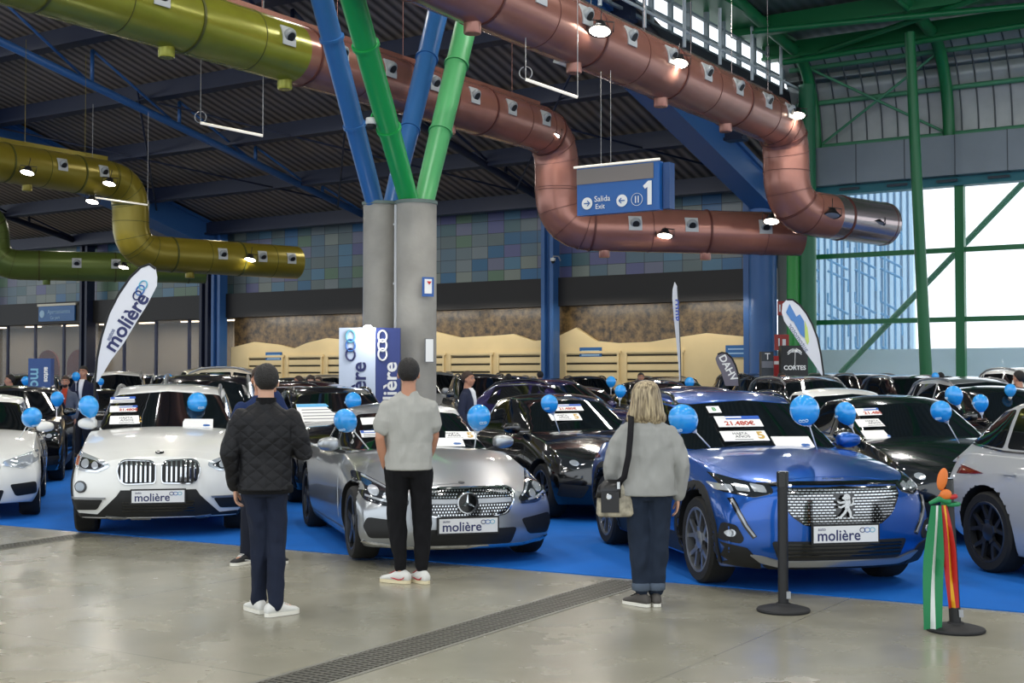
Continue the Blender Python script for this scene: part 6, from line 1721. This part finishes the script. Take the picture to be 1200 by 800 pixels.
def head_parts(mb, c, k, face=(0, 1, 0), tilt=0.0, rx=.076):
    M = Vector(face).normalized().to_track_quat('Y', 'Z').to_matrix(); c = Vector(c)
    q = lambda x, y, z: c + M @ (Vector((x, y, z)) * k)
    mb.ellipsoid(q(0, -.012, .025), (rx * k, .094 * k, .092 * k), M, 24, 16)
    mb.ellipsoid(q(0, .018, -.04), (.062 * k, .07 * k, .075 * k), M, 20, 14)
    mb.ellipsoid(q(0, .05, -.085), (.035 * k, .035 * k, .028 * k), M)
    limb(mb, [q(0, .085, .015), q(0, .105, -.022)], [.009 * k, .015 * k], 10)
    mb.ellipsoid(q(0, .085, -.058), (.024 * k, .012 * k, .009 * k), M); mb.ellipsoid(q(0, .078, .04), (.05 * k, .016 * k, .012 * k), M)
    for s in (-1, 1):
        mb.ellipsoid(q(s * (rx + .003), -.012, -.01), (.011 * k, .02 * k, .033 * k), M @ Matrix.Rotation(-.2, 3, 'X'), 12, 8)
        mb.ellipsoid(q(s * .042, .055, -.03), (.024 * k, .02 * k, .02 * k), M)
    return M, q
def face_extras(body, M, q, k, hairm, beard=None):
    g = MB()
    for s in (-1, 1): g.ellipsoid(q(s * .03, .079, .012), (.013 * k, .009 * k, .007 * k), M, 12, 8)
    g.build('eyes', mat('eye_white', 'd8d4cf', .2), body, smooth=True)
    g = MB()
    for s in (-1, 1): g.ellipsoid(q(s * .03, .086, .012), (.0055 * k, .004 * k, .0055 * k), M, 10, 6)
    g.build('pupils', mat('eye_dark', '1a1310', .15), body, smooth=True)
    g = MB()
    for s in (-1, 1): limb(g, [q(s * .015, .09, .037), q(s * .034, .088, .042), q(s * .052, .074, .036)], [.004 * k, .005 * k, .003 * k], 8)
    g.build('eyebrows', hairm, body, smooth=True)
    g = MB(); g.ellipsoid(q(0, .0905, -.058), (.02 * k, .008 * k, .007 * k), M, 12, 8); g.build('lips', mat('lips', '9a5a50', .4), body, smooth=True)
    if beard:
        g = MB(); g.ellipsoid(q(0, .045, -.072), (.058 * k, .052 * k, .045 * k), M, 18, 12); g.build('beard', beard, body, smooth=True)
def short_hair(body, M, q, k, m, nape=-.065, front=.068, rx=.076, puff=.012):
    g = MB(); nu, nv = 40, 26; vs = []; keep = {}
    for j in range(nv + 1):
        ph = PI * .8 * j / nv
        for i in range(nu):
            th = 2 * PI * i / nu; d = Vector((math.sin(ph) * math.cos(th), math.sin(ph) * math.sin(th), math.cos(ph)))
            p = Vector((d.x * (rx + puff), -.012 + d.y * (.094 + puff), .025 + d.z * (.092 + puff)))
            fy = (d.y + 1) / 2            # 0 back, 1 front
            lim = nape + (front - nape) * max(0, min(1, (fy - .32) / .55)) ** .8 + (.012 if abs(d.x) > .7 and fy > .35 else 0)
            t = 1 + .035 * mnoise.noise(d * 9); keep[(j, i)] = p.z > lim
            vs.append(q(p.x * t, -.012 + (p.y + .012) * t, p.z * t))
    # pull the border rows onto the hairline so that the edge is smooth
    fs = []
    for j in range(nv):
        for i in range(nu):
            if keep[(j, i)] and (keep[(j + 1, i)] or keep[(j, (i + 1) % nu)]): fs.append((j * nu + i, (j + 1) * nu + i, (j + 1) * nu + (i + 1) % nu, j * nu + (i + 1) % nu))
    g.add(vs, fs); me = g.mesh('hair', m)
    bm = bmesh.new(); bm.from_mesh(me); bmesh.ops.delete(bm, geom=[v for v in bm.verts if not v.link_faces], context='VERTS'); bm.to_mesh(me); bm.free()
    o = link('hair', me, body); sm = o.modifiers.new('s', 'SOLIDIFY'); sm.thickness = .012 * k; sm.offset = -1; ss = o.modifiers.new('b', 'SUBSURF'); ss.levels = 1; ss.render_levels = 1
    for p in me.polygons: p.use_smooth = True
    return o
def shoe(parent, ank, yaw, k, upper, sole, lace=None, L=.285, accent=None, name='shoe'):
    Mz = Matrix.Translation((ank[0], ank[1], 0)) @ Matrix.Rotation(yaw, 4, 'Z')
    g = MB(); secs = []
    for (y, w, h, z0) in ((-.088, .022, .06, .03), (-.078, .036, .095, .02), (-.04, .043, .115, .02), (0, .044, .122, .02), (.04, .045, .108, .02), (.09, .048, .08, .02), (.14, .05, .066, .02), (.18, .044, .056, .02), (.205, .024, .042, .025)):
        secs.append((y * k, w * k, h * k, z0 * k))
    n = 16; vs = []
    for (y, w, h, z0) in secs:
        for i in range(n):
            t = 2 * PI * i / n; c, s = math.cos(t), math.sin(t); 
            vs.append(Mz @ Vector((w * math.copysign(abs(c) ** .8, c) * (1 if s < 0 else 1 - .25 * s), y, z0 + (h - z0) * (.5 + .5 * math.copysign(abs(s) ** .8, s)))))
    m = len(secs); g.add(vs, [(i * n + j, i * n + (j + 1) % n, (i + 1) * n + (j + 1) % n, (i + 1) * n + j) for i in range(m - 1) for j in range(n)] + [tuple(range(n))[::-1], tuple((m - 1) * n + j for j in range(n))])
    o = g.build(name, upper, parent, angle=1.2)
    g = MB(); out = [(.0, -.093), (.03, -.08), (.042, -.04), (.043, .02), (.049, .09), (.05, .145), (.04, .19), (.015, .212), (-.015, .212), (-.04, .19), (-.05, .145), (-.049, .09), (-.043, .02), (-.042, -.04), (-.03, -.08)]
    g.prism([(x * k, y * k) for x, y in out], Mz @ Matrix.Translation((0, 0, .002)), .028 * k); g.build('sole', sole, o, angle=.8)
    if lace:
        g = MB()
        for i in range(4): g.bar(Mz @ Vector((-.024 * k, (.045 + .02 * i) * k, (.107 - .009 * i) * k)), Mz @ Vector((.024 * k, (.045 + .02 * i) * k, (.107 - .009 * i) * k)), .006, .005)
        g.build('laces', lace, o)
    if accent:
        for s in (-1, 1):
            g = MB(); P = [(-.06, .062), (-.035, .045), (.0, .038), (.05, .048), (.11, .052), (.05, .04), (.0, .03), (-.03, .034), (-.05, .045)]
            vs = [Mz @ Vector((s * (.0425 if y > -.03 else .041) * k, y * k, z * k)) for y, z in P] + [Mz @ Vector((s * .046 * k, y * k, z * k)) for y, z in P]; n2 = len(P)
            g.add(vs, [tuple(range(n2)), tuple(range(2 * n2 - 1, n2 - 1, -1))] + [(i, (i + 1) % n2, n2 + (i + 1) % n2, n2 + i) for i in range(n2)]); g.build('side_stripe', accent, o)
    return o
def figure(loc, rz, H, label, top, pants, skin, hair, arms, legs, group=None, hairf=short_hair, vox=.006, top_hem=.86, top_r=1.0, sleeve=1.0, collar=None, shoes=None, face=(0, 1, 0), build=1.0, beard=None,
           waist_rx=.165, hip_rx=.18, fold=.008, belly=0.0, lean=0.0, face_on=False, shirt=None, thigh=.09, calf=.062, cuff=.055, pant_end=.07, quick=False, head_z=1.635, shoulder=.185, sl_r=(.062, .055, .045)):
    k = H / 1.75; root = empty('person', loc, rz)
    q3 = lambda p: Vector(p) * k
    body = MB(); hc = q3((0, .01 + lean, head_z)); M, q = head_parts(body, hc, k, face)
    limb(body, [q3((0, -.01 + lean * .8, 1.42)), q3((0, .0 + lean, 1.56))], [.062 * k, .055 * k])
    loft(body, [tuple(x * k for x in s) for s in ((0, 0, .88, .13, .09), (0, 0, 1.05, .125, .085), (0, 0, 1.25, .15, .095), (0, 0, 1.36, .13, .075), (0, 0, 1.45, .06, .05))])
    A = []
    for (S, E, Wt, hd, pn, th, cu) in arms:
        S, E, Wt = q3(S), q3(E), q3(Wt); A.append((S, E, Wt))
        limb(body, [Vector((S.x * .82, S.y, S.z - .05)), S.lerp(E, .5), E, E.lerp(Wt, .4), Wt], [.036 * k, .043 * k, .036 * k, .038 * k, .025 * k])
        if hd is not None: hand(body, Wt + Vector(hd).normalized() * .01, hd, pn, th, cu, k * .98)
    Lg = []
    for (Hh, Kn, An, yaw) in legs:
        Hh, Kn, An = q3(Hh), q3(Kn), q3(An); Lg.append((Hh, Kn, An, yaw))
        limb(body, [Hh, Hh.lerp(Kn, .5), Kn, Kn.lerp(An, .35), An], [.07 * k, .062 * k, .048 * k, .046 * k, .032 * k])
        d = Matrix.Rotation(yaw, 3, 'Z') @ Vector((0, 1, 0)); limb(body, [An + Vector((0, 0, -.035 * k)), An + d * .12 * k + Vector((0, 0, -.05 * k))], [.03 * k, .02 * k])
    bo = remesh(body, 'body', vox if not quick else .014, skin, root, 3)
    if hairf: hairf(bo, M, q, k, hair)
    if face_on: face_extras(bo, M, q, k, hair, beard)
    # trousers
    t = MB()
    loft(t, [tuple(x * k for x in s) for s in ((0, -.012, .835, hip_rx * .88, .1), (0, -.018, .89, hip_rx, .122), (0, -.01, .96, hip_rx * .96, .115), (0, 0, 1.02, waist_rx, .105))])
    for (Hh, Kn, An, yaw) in Lg:
        e = Kn.lerp(An, (Kn.z - pant_end * k) / (Kn.z - An.z))
        limb(t, [Hh + Vector((0, -.01, -.03 * k)), Hh.lerp(Kn, .45), Kn, Kn.lerp(e, .4), e], [(thigh + .008) * k, thigh * .92 * k, (calf + .012) * k, calf * 1.1 * k, cuff * k])
    remesh(t, 'trousers', .009 if not quick else .016, pants, root, 4, fold * .8, 11, seed=H)
    # top
    t = MB(); w = shoulder
    loft(t, [tuple(x * k for x in s) for s in ((0, -.005, top_hem, hip_rx * 1.08 * top_r, .15 * top_r + belly * .6), (0, 0, top_hem + .06, hip_rx * 1.04 * top_r, .142 * top_r + belly), (0, 0 + lean * .3, 1.1, (waist_rx + .005) * top_r, .12 * top_r + belly), (0, -.005 + lean * .5, 1.25, (w - .005) * top_r, .122 * top_r), (0, -.01 + lean * .7, 1.34, (w - .005) * top_r, .112 * top_r), (0, -.01 + lean * .8, 1.395, w * .93 * top_r, .092 * top_r), (0, -.008 + lean * .9, 1.432, w * .74, .078), (0, -.005 + lean * .9, 1.462, w * .48, .066), (0, lean, 1.492, .064, .058))])
    for (S, E, Wt) in A:
        a, b, c = (x * k for x in sl_r)
        S2 = Vector((S.x * .86, S.y, S.z - .035))
        if sleeve >= 1: limb(t, [S2, S2.lerp(E, .25), S2.lerp(E, .6), E, E.lerp(Wt, .5), Wt.lerp(E, .04)], [a * .86, a * .98, a * .96, b * 1.0, (b + c) / 2, c])
        else: limb(t, [S2, S2.lerp(E, sleeve * .5), S2.lerp(E, sleeve)], [a * .86, a * .98, a * 1.02])
    remesh(t, 'top', .008 if not quick else .014, top, root, 4, fold, 10, seed=H * 3, zmask=lambda c, z0=top_hem * k: max(.15, min(1, (c.z - z0) / .12)))
    if collar:
        t = MB(); t.lathe([(.06 * k, 1.468 * k), (.073 * k, 1.475 * k), (.07 * k, 1.52 * k), (.062 * k, 1.522 * k), (.056 * k, 1.48 * k)], 28, Matrix.Translation((0, lean, 0)), closed=True); t.build('collar', collar, root, angle=1)
    if shirt:
        t = MB(); loft(t, [(0, .118 * k, 1.12 * k, .025, .02), (0, .122 * k, 1.3 * k, .045, .025), (0, .085 * k, 1.44 * k, .055, .04), (0, .045 * k, 1.5 * k, .055, .035)]); t.build('shirt_front', shirt, root, smooth=True)
    for i, (Hh, Kn, An, yaw) in enumerate(Lg):
        u_, s_, l_, a_ = shoes; shoe(root, (An.x, An.y), yaw, k * .93, u_, s_, l_, accent=a_)
    tag(root, label, 'person', group); return root, k
def quilt():
    m = fabric('black_quilt', '17171a', .1, 200, .55); nt = m.node_tree; b = nt.nodes['Principled BSDF']
    tc = nt.nodes.new('ShaderNodeTexCoord'); prev = None
    for ang in (.9, -.9):
        mp = nt.nodes.new('ShaderNodeMapping'); mp.inputs['Rotation'].default_value = (0, ang, 0); nt.links.new(tc.outputs['Object'], mp.inputs[0])
        wv = nt.nodes.new('ShaderNodeTexWave'); wv.inputs['Scale'].default_value = 4.5; wv.wave_profile = 'SIN'; nt.links.new(mp.outputs[0], wv.inputs[0])
        if prev: 
            mm = nt.nodes.new('ShaderNodeMath'); mm.operation = 'MINIMUM'; nt.links.new(prev.outputs['Fac'], mm.inputs[0]); nt.links.new(wv.outputs['Fac'], mm.inputs[1])
        prev = wv
    pw = nt.nodes.new('ShaderNodeMath'); pw.operation = 'POWER'; pw.inputs[1].default_value = .35; nt.links.new(mm.outputs[0], pw.inputs[0])
    bp = nt.nodes.new('ShaderNodeBump'); bp.inputs['Strength'].default_value = .5; bp.inputs['Distance'].default_value = .01; nt.links.new(pw.outputs[0], bp.inputs['Height']); nt.links.new(bp.outputs[0], b.inputs['Normal'])
    return m
def denim(name, c):
    return fabric(name, c, .35, 300, .85, .14)
sk1, sk2, sk3 = skin_mat('tan', 'b98468'), skin_mat('light', 'c99a80'), skin_mat('olive', 'a9765c')
h_blk = mat('hair_black', '15110f', .6, bump=.6, bscale=120); h_brn = mat('hair_brown', '3a2a20', .6, bump=.6, bscale=120)
cloth_w = mat('shoe_white', 'd9d8d2', .6); sole_w = mat('sole_white', 'e4e0d4', .6); sole_c = mat('sole_cream', 'e0d3ae', .6); blk_sh = mat('shoe_black', '1c1c1e', .6); grey_sh = mat('shoe_grey', '4a4642', .7)
down = (0, .05, -1)
# man in the black quilted jacket
D1 = 9.35; g1 = Vector(((312 - 600) / F * D1, D1, 0))
man1, k1 = figure(g1, .12, 1.755, 'man in black quilted jacket and dark jeans seen from behind, white trainers', quilt(), denim('indigo_jeans', '1d2436'), sk2, h_blk,
    arms=[((-.2, -.0, 1.415), (-.245, -.03, 1.13), (-.215, .05, .90), (.05, .12, -1), (1, 0, 0), (0, 1, 0), .5),
          ((.2, .0, 1.415), (.265, -.01, 1.14), (.17, .25, 1.17), (-.5, 1, .15), (-1, -.3, 0), (0, 0, 1), .7)],
    legs=[((-.08, 0, .93), (-.035, .05, .50), (-.05, .09, .10), .5), ((.08, 0, .93), (.075, .02, .50), (.075, -.06, .10), -.9)],
    top_hem=.875, top_r=1.07, collar=fabric('rib_black', '121214'), shoes=(cloth_w, sole_w, M_white, None), hip_rx=.16, waist_rx=.165, thigh=.078, calf=.053, cuff=.05, pant_end=.085, fold=.016, sl_r=(.074, .066, .054), shoulder=.2, face=(-.15, 1, .02))
for c in man1.children:
    if c.name.startswith('top'): c.name = 'jacket'
MB().lathe([(.182, .852), (.193, .862), (.192, .905), (.184, .912), (.176, .90), (.176, .862)], 32, Matrix.Scale(k1, 4) @ Matrix.Scale(.75, 4, (0, 1, 0)), closed=True).build('jacket_hem', MATS['cloth_rib_black'], man1, angle=1)
# man in grey t-shirt
D2 = 10.8; g2 = Vector(((479 - 600) / F * D2, D2, 0))
man2, k2 = figure(g2, .1, 1.82, 'man in grey t-shirt and black joggers seen from behind, hand in his pocket', fabric('grey_tee', 'a9a8a2', .2, 260), fabric('black_jogger', '131316', .2, 200), sk1, h_blk,
    arms=[((-.19, 0, 1.405), (-.225, -.05, 1.13), (-.185, .02, .91), (.25, .25, -1), (1, 0, 0), (0, 1, 0), .6),
          ((.19, 0, 1.405), (.205, .03, 1.14), (.15, .14, .93), (-.3, .3, -1), (-1, 0, 0), (0, 1, 0), .6)],
    legs=[((-.085, 0, .92), (-.09, .03, .50), (-.055, .0, .095), .95), ((.09, 0, .92), (.11, .02, .50), (.105, -.02, .095), .55)],
    top_hem=.885, top_r=1.02, sleeve=.62, shoes=(cloth_w, sole_c, mat('lace_red', 'b02a35', .6), mat('stripe_red', 'c0203a', .5)), hip_rx=.172, waist_rx=.168, thigh=.092, calf=.06, cuff=.046, pant_end=.13, fold=.018, sl_r=(.068, .06, .05), face=(.1, 1, .0), shoulder=.195)
for c in man2.children:
    if c.name.startswith('top'): c.name = 'tshirt'
g = MB(); g.lathe([(.03, -.01), (.034, 0), (.03, .01)], 16, Matrix.Translation(Vector((-.187, .018, .945)) * k2)); g.build('wrist_watch', mat('watch', '3a3c40', .3, .6), man2, angle=.8)
# woman in grey sweater
def long_hair(body, M, q, k, m):
    g = MB(); n = 72; secs = [(.135, .004, .004), (.132, .03, .035), (.122, .06, .065), (.1, .088, .095), (.06, .108, .118), (.0, .117, .125), (-.05, .122, .125), (-.1, .136, .12), (-.14, .148, .115), (-.175, .15, .105), (-.205, .136, .085), (-.225, .1, .06)]
    vs = []
    rows = 40; zs = [s[0] for s in secs]
    for j in range(rows):
        z = .135 - (.135 + .225) * (j / (rows - 1)) ** 1.15
        rx = interp(-z, [(-s[0], s[1]) for s in secs]); ry = interp(-z, [(-s[0], s[2]) for s in secs])
        for i in range(n):
            t = 2 * PI * i / n; fr = max(0, math.sin(t))
            wob = 1 + .035 * math.sin(i * 1.9 + z * 30) * max(0, min(1, (.1 - z) / .15)) + .06 * mnoise.noise(Vector((math.cos(t) * 4, math.sin(t) * 4, z * 9)))
            yy = ry * math.sin(t) * wob
            if z < .05: yy = min(yy, .035 + .02 * fr)
            end = .02 * mnoise.noise(Vector((i * .35, 0, 0))) if j == rows - 1 else 0
            vs.append(q(rx * math.cos(t) * wob, -.02 + yy, z + end))
    fs = [(i * n + a, i * n + (a + 1) % n, (i + 1) * n + (a + 1) % n, (i + 1) * n + a) for i in range(rows - 1) for a in range(n)] + [tuple(range(n))[::-1], tuple((rows - 1) * n + a for a in range(n))]
    g.add(vs, fs); return g.build('hair', m, body, smooth=True)
def blonde():
    m = mat('hair_blonde', 'a58f6c', .42); nt = m.node_tree; b = nt.nodes['Principled BSDF']; tc = nt.nodes.new('ShaderNodeTexCoord')
    mp = nt.nodes.new('ShaderNodeMapping'); mp.inputs['Scale'].default_value = (60, 60, 5); nt.links.new(tc.outputs['Object'], mp.inputs[0])
    n = nt.nodes.new('ShaderNodeTexNoise'); n.inputs['Scale'].default_value = 1.2; n.inputs['Detail'].default_value = 4; nt.links.new(mp.outputs[0], n.inputs['Vector'])
    cr = nt.nodes.new('ShaderNodeValToRGB'); e = cr.color_ramp.elements; e[0].position = .35; e[0].color = (*hexc('5a4a34'), 1); e[1].position = .68; e[1].color = (*hexc('c4b28e'), 1)
    nt.links.new(n.outputs['Fac'], cr.inputs[0]); nt.links.new(cr.outputs[0], b.inputs['Base Color'])
    bp = nt.nodes.new('ShaderNodeBump'); bp.inputs['Strength'].default_value = .7; bp.inputs['Distance'].default_value = .008; nt.links.new(n.outputs['Fac'], bp.inputs['Height']); nt.links.new(bp.outputs[0], b.inputs['Normal'])
    return m
D3 = 9.7; g3 = Vector(((757 - 600) / F * D3, D3, 0))
wom, k3 = figure(g3, -.05, 1.63, 'woman with blonde hair in grey sweater and jeans, shoulder bag at her side', fabric('grey_sweater', '9a9a96', .3, 240), denim('woman_jeans', '222c3c'), sk2, blonde(), hairf=long_hair,
    arms=[((-.2, 0, 1.39), (-.27, -.01, 1.1), (-.235, .06, .87), (.1, .15, -1), (1, 0, 0), (0, 1, 0), .4),
          ((.2, 0, 1.39), (.275, -.01, 1.1), (.25, .03, .86), (-.05, .1, -1), (-1, 0, 0), (0, 1, 0), .35)],
    legs=[((-.085, 0, .92), (-.05, .02, .50), (-.04, .0, .095), .75), ((.095, 0, .92), (.09, .03, .50), (.07, .03, .095), .15)],
    top_hem=.87, top_r=1.15, shoes=(grey_sh, sole_w, blk_sh, None), hip_rx=.19, waist_rx=.19, thigh=.1, calf=.07, cuff=.06, pant_end=.14, fold=.02, belly=.02, sl_r=(.078, .068, .055), shoulder=.2)
for c in wom.children:
    if c.name.startswith('top'): c.name = 'sweater'
for (Hx, Ax, Ay) in ((-.05, -.042, .005), (.09, .074, .03)):
    MB().lathe([(.066, .125), (.073, .13), (.074, .18), (.068, .185), (.062, .18), (.062, .13)], 24, Matrix.Scale(k3, 4) @ Matrix.Translation((Ax, Ay, 0)), closed=True).build('jeans_cuff', denim('cuff', '55606f'), wom, angle=1)
# shoulder bag (a thing of its own, carried by her)
bag = empty('shoulder_bag', g3, 0)
bx, by, bz = -.235, -.06, .78
b_leather = mat('bag_black', '141315', .35); b_print = mat('bag_print', 'b3aa95', .6, var=.6, vscale=14)
g = MB(); loft(g, [(bx, by, bz - .12, .12, .055), (bx, by, bz - .10, .135, .068), (bx, by, bz, .13, .065), (bx + .01, by, bz + .10, .105, .045), (bx + .015, by, bz + .135, .08, .02)], 28, .8); g.build('bag_body', b_print, bag, smooth=True)
g = MB(); g.box((bx - .04, by - .07, bz - .01), (.13, .03, .15)); g.build('front_pocket', b_leather, bag); 
g = MB(); loft(g, [(bx - .045, by - .01, bz + .02, .1, .075), (bx - .03, by, bz + .1, .09, .062), (bx, by, bz + .145, .07, .03)], 24, .8); g.build('flap', b_leather, bag, smooth=True)
g = MB(); g.lathe([(.018, 0), (.022, .004), (.018, .008)], 14, Matrix.Translation((bx - .05, by - .09, bz + .03)) @ Matrix.Rotation(PI / 2, 4, 'X')); g.box((bx + .02, by - .075, bz + .11), (.02, .01, .05)); g.build('buckles', M_chrome, bag)
sx_ = -.125
strap = [(bx + .02, by - .035, bz + .12), (-.175, -.155, .95), (-.145, -.175, 1.1), (-.13, -.165, 1.25), (-.122, -.125, 1.34), (-.118, -.06, 1.388), (-.118, .02, 1.38), (-.13, .09, 1.3), (-.16, .15, 1.1), (-.2, .11, .95), (bx + .03, by + .03, bz + .12)]
g = MB(); P = [Vector(p) for p in strap]
vs = []
for i, p in enumerate(P):
    t = (P[min(i + 1, len(P) - 1)] - P[max(i - 1, 0)]).normalized(); nrm = Vector((p.x * .3, p.y, 0)).normalized() if i not in (4, 5, 6) else Vector((0, 0, 1)); s_ = t.cross(nrm).normalized()
    for a in (-1, 1):
        for b in (0, .006): vs.append(p + s_ * a * .022 + nrm * b)
fs = []
for i in range(len(P) - 1):
    a = 4 * i; fs += [(a, a + 2, a + 6, a + 4), (a + 1, a + 5, a + 7, a + 3), (a, a + 4, a + 5, a + 1), (a + 2, a + 3, a + 7, a + 6)]
fs += [(0, 1, 3, 2), (len(vs) - 4, len(vs) - 2, len(vs) - 1, len(vs) - 3)]
g.add(vs, fs); g.build('strap', fabric('strap', '1e1d20', .3, 150), bag, smooth=True)
tag(bag, 'black and beige patterned shoulder bag on a wide black strap, worn by woman', 'bag')
# man behind in navy, phone at ear
D4 = 12.0; g4 = Vector(((306 - 600) / F * D4, D4, 0))
M_navyc = fabric('navy_jacket', '202f55', .2, 200)
man4, k4 = figure(g4, PI + .35, 1.77, 'man in navy jacket holding a phone to his ear, mostly hidden behind man in black', M_navyc, denim('dark_trousers', '191d2a'), sk1, h_brn,
    arms=[((-.2, 0, 1.415), (-.26, .06, 1.17), (-.115, .06, 1.50), (.15, .0, 1), (1, 0, 0), (0, 1, 0), 1.1),
          ((.2, 0, 1.415), (.25, -.02, 1.13), (.23, .05, .9), (0, .1, -1), (-1, 0, 0), (0, 1, 0), .5)],
    legs=[((-.085, 0, .93), (-.1, .02, .50), (-.115, .0, .10), .5), ((.085, 0, .93), (.1, .02, .50), (.12, .02, .10), -.9)],
    top_hem=.87, top_r=1.05, shoes=(blk_sh, sole_w, M_white, M_white), face_on=True, quick=False, sl_r=(.068, .06, .05))
ph = MB().box((0, 0, 0), (.012, .07, .145)).build('mobile_phone', M_gblk); ph.location = man4.location + Matrix.Rotation(PI + .35, 3, 'Z') @ (Vector((-.098, .05, 1.60)) * k4); ph.rotation_euler = (.15, 0, PI + .35); tag(ph, 'dark mobile phone held to the ear by the man in navy', 'phone')
# bystanders among the cars
def stand(px, D, H, rz, label, topc, pants='1c1f28', hair=h_blk, skin=sk1, arms=None, shirt=None, beard=None, hairf=short_hair, shirt_on=False):
    A_ = arms or [((-.2, 0, 1.415), (-.25, -.02, 1.13), (-.22, .06, .9), None, None, None, 0), ((.2, 0, 1.415), (.25, -.02, 1.13), (.22, .06, .9), None, None, None, 0)]
    A_ = [(a[0], a[1], a[2], a[3] if a[3] is not None else (0, .1, -1), a[4] or (1, 0, 0), a[5] or (0, 1, 0), a[6] or .5) for a in A_]
    return figure(Vector(((px - 600) / F * D, D, 0)), rz, H, label, fabric('c' + topc, topc), fabric('p' + pants, pants), skin, hair, A_,
        [((-.085, 0, .93), (-.09, .02, .50), (-.1, .0, .10), .15), ((.085, 0, .93), (.09, .02, .50), (.1, .02, .10), -.15)], top_hem=.86, shoes=(blk_sh, blk_sh, None, None), quick=True, face_on=True, shirt=shirt, beard=beard, hairf=hairf)
shirt_w = fabric('shirt_white', 'e3e3e6')
stand(548, 20.8, 1.78, -PI / 2 - .3, 'man in dark suit and white shirt seen in profile behind the silver coupe', '2c3145', hair=h_brn, shirt=shirt_w)
stand(77, 26.8, 1.72, PI + .1, 'bearded man in grey top standing just right of the navy banner', '5d6474', hair=h_brn, beard=h_blk, shirt=fabric('orange_scarf', 'b5452e'))
stand(98, 28.3, 1.94, PI - .15, 'tall man in dark suit and white shirt beneath the teardrop flag', '20243a', shirt=shirt_w)
stand(364, 29.5, 1.74, PI + .2, 'woman with long dark hair holding a hand to her face, far behind dark red car', '2a2a2e', hair=mat('hair_darkbrown', '2a1c15', .5, bump=.5, bscale=120), skin=sk2, hairf=long_hair,
      arms=[((-.2, 0, 1.415), (-.24, .08, 1.2), (-.08, .16, 1.47), (.1, -.1, 1), (1, 0, 0), (0, 1, 0), .8), ((.2, 0, 1.415), (.25, -.02, 1.13), (.22, .06, .9), None, None, None, 0)])
stand(350, 30.5, 1.74, PI / 2, 'man in dark clothes in profile, left of the far woman with long hair', '34282c', hair=h_brn)
stand(373.5, 31.2, 1.72, PI - .6, 'person in pale top half hidden right of the far woman with long hair', '8a7468', skin=sk2, hair=h_brn)
stand(12, 28.5, 1.76, PI / 2 + .4, 'man in blue top near the left frame edge', '26407a')
stand(584.5, 36.5, 1.84, .3, 'distant person in dark top, left one of pair before the middle blue column', '23242c')
stand(596, 37.5, 1.82, .2, 'distant person in brown top, right one of pair before the middle blue column', '4a3a34', skin=sk3)
stand(633, 38.5, 1.9, .1, 'distant person standing alone just left of the middle blue column', '22232a')
stand(751, 36.0, 1.84, PI, 'distant person with red face by the right of the beige louvres', '5a4038', skin=sk3)
stand(916, 28.6, 1.8, PI + .4, 'person in dark top standing below the black banner with palm emblem', '4a3028')
stand(1102, 33.0, 1.83, .2, 'distant person with dark hair beside the leaning green post', '50545c')
stand(1194, 22.5, 1.8, .5, 'man in dark t-shirt with his back to us at the right frame edge', '1f2436')
# ------------------------------------------------------------------ lights
def area(loc, size, power, col=(1, 1, 1), rot=(0, 0, 0)):
    l = bpy.data.lights.new('high_bay_light', 'AREA'); l.shape = 'DISK'; l.size = size; l.energy = power; l.color = col
    o = bpy.data.objects.new('high_bay_light', l); COL.objects.link(o); o.location = loc; o.rotation_euler = rot
for n in (20, 27, 34, 41, 48):
    for s in (-26, -18, -10, -4):
        area(W(s, n, 12.6), .7, 200, (1, .97, .92))
for n in (6, 13, 20, 28, 36):
    for s in (4, 13, 22, 32, 42):
        area(W(s, n, zroof(min(n, 24)) - 1.2), .6, 80, (1, .95, .86))

for s in (2, 6.5, 11.5, 15.5, 20, 24.5):
    l = bpy.data.lights.new('fascia_light', 'AREA'); l.shape = 'RECTANGLE'; l.size = 3.4; l.size_y = .15; l.energy = 32; l.color = (1, .92, .8)
    o = bpy.data.objects.new('fascia_light', l); COL.objects.link(o); o.location = W(s, 1.5, 4.55); o.rotation_euler = (math.radians(-22), 0, WANG)
for s in (29, 34, 40, 47):
    l = bpy.data.lights.new('room_light', 'AREA'); l.shape = 'RECTANGLE'; l.size = 4; l.size_y = .3; l.energy = 110; l.color = (1, .9, .75)
    o = bpy.data.objects.new('room_light', l); COL.objects.link(o); o.location = W(s, -1.2, 4.5); o.rotation_euler = (0, 0, WANG)
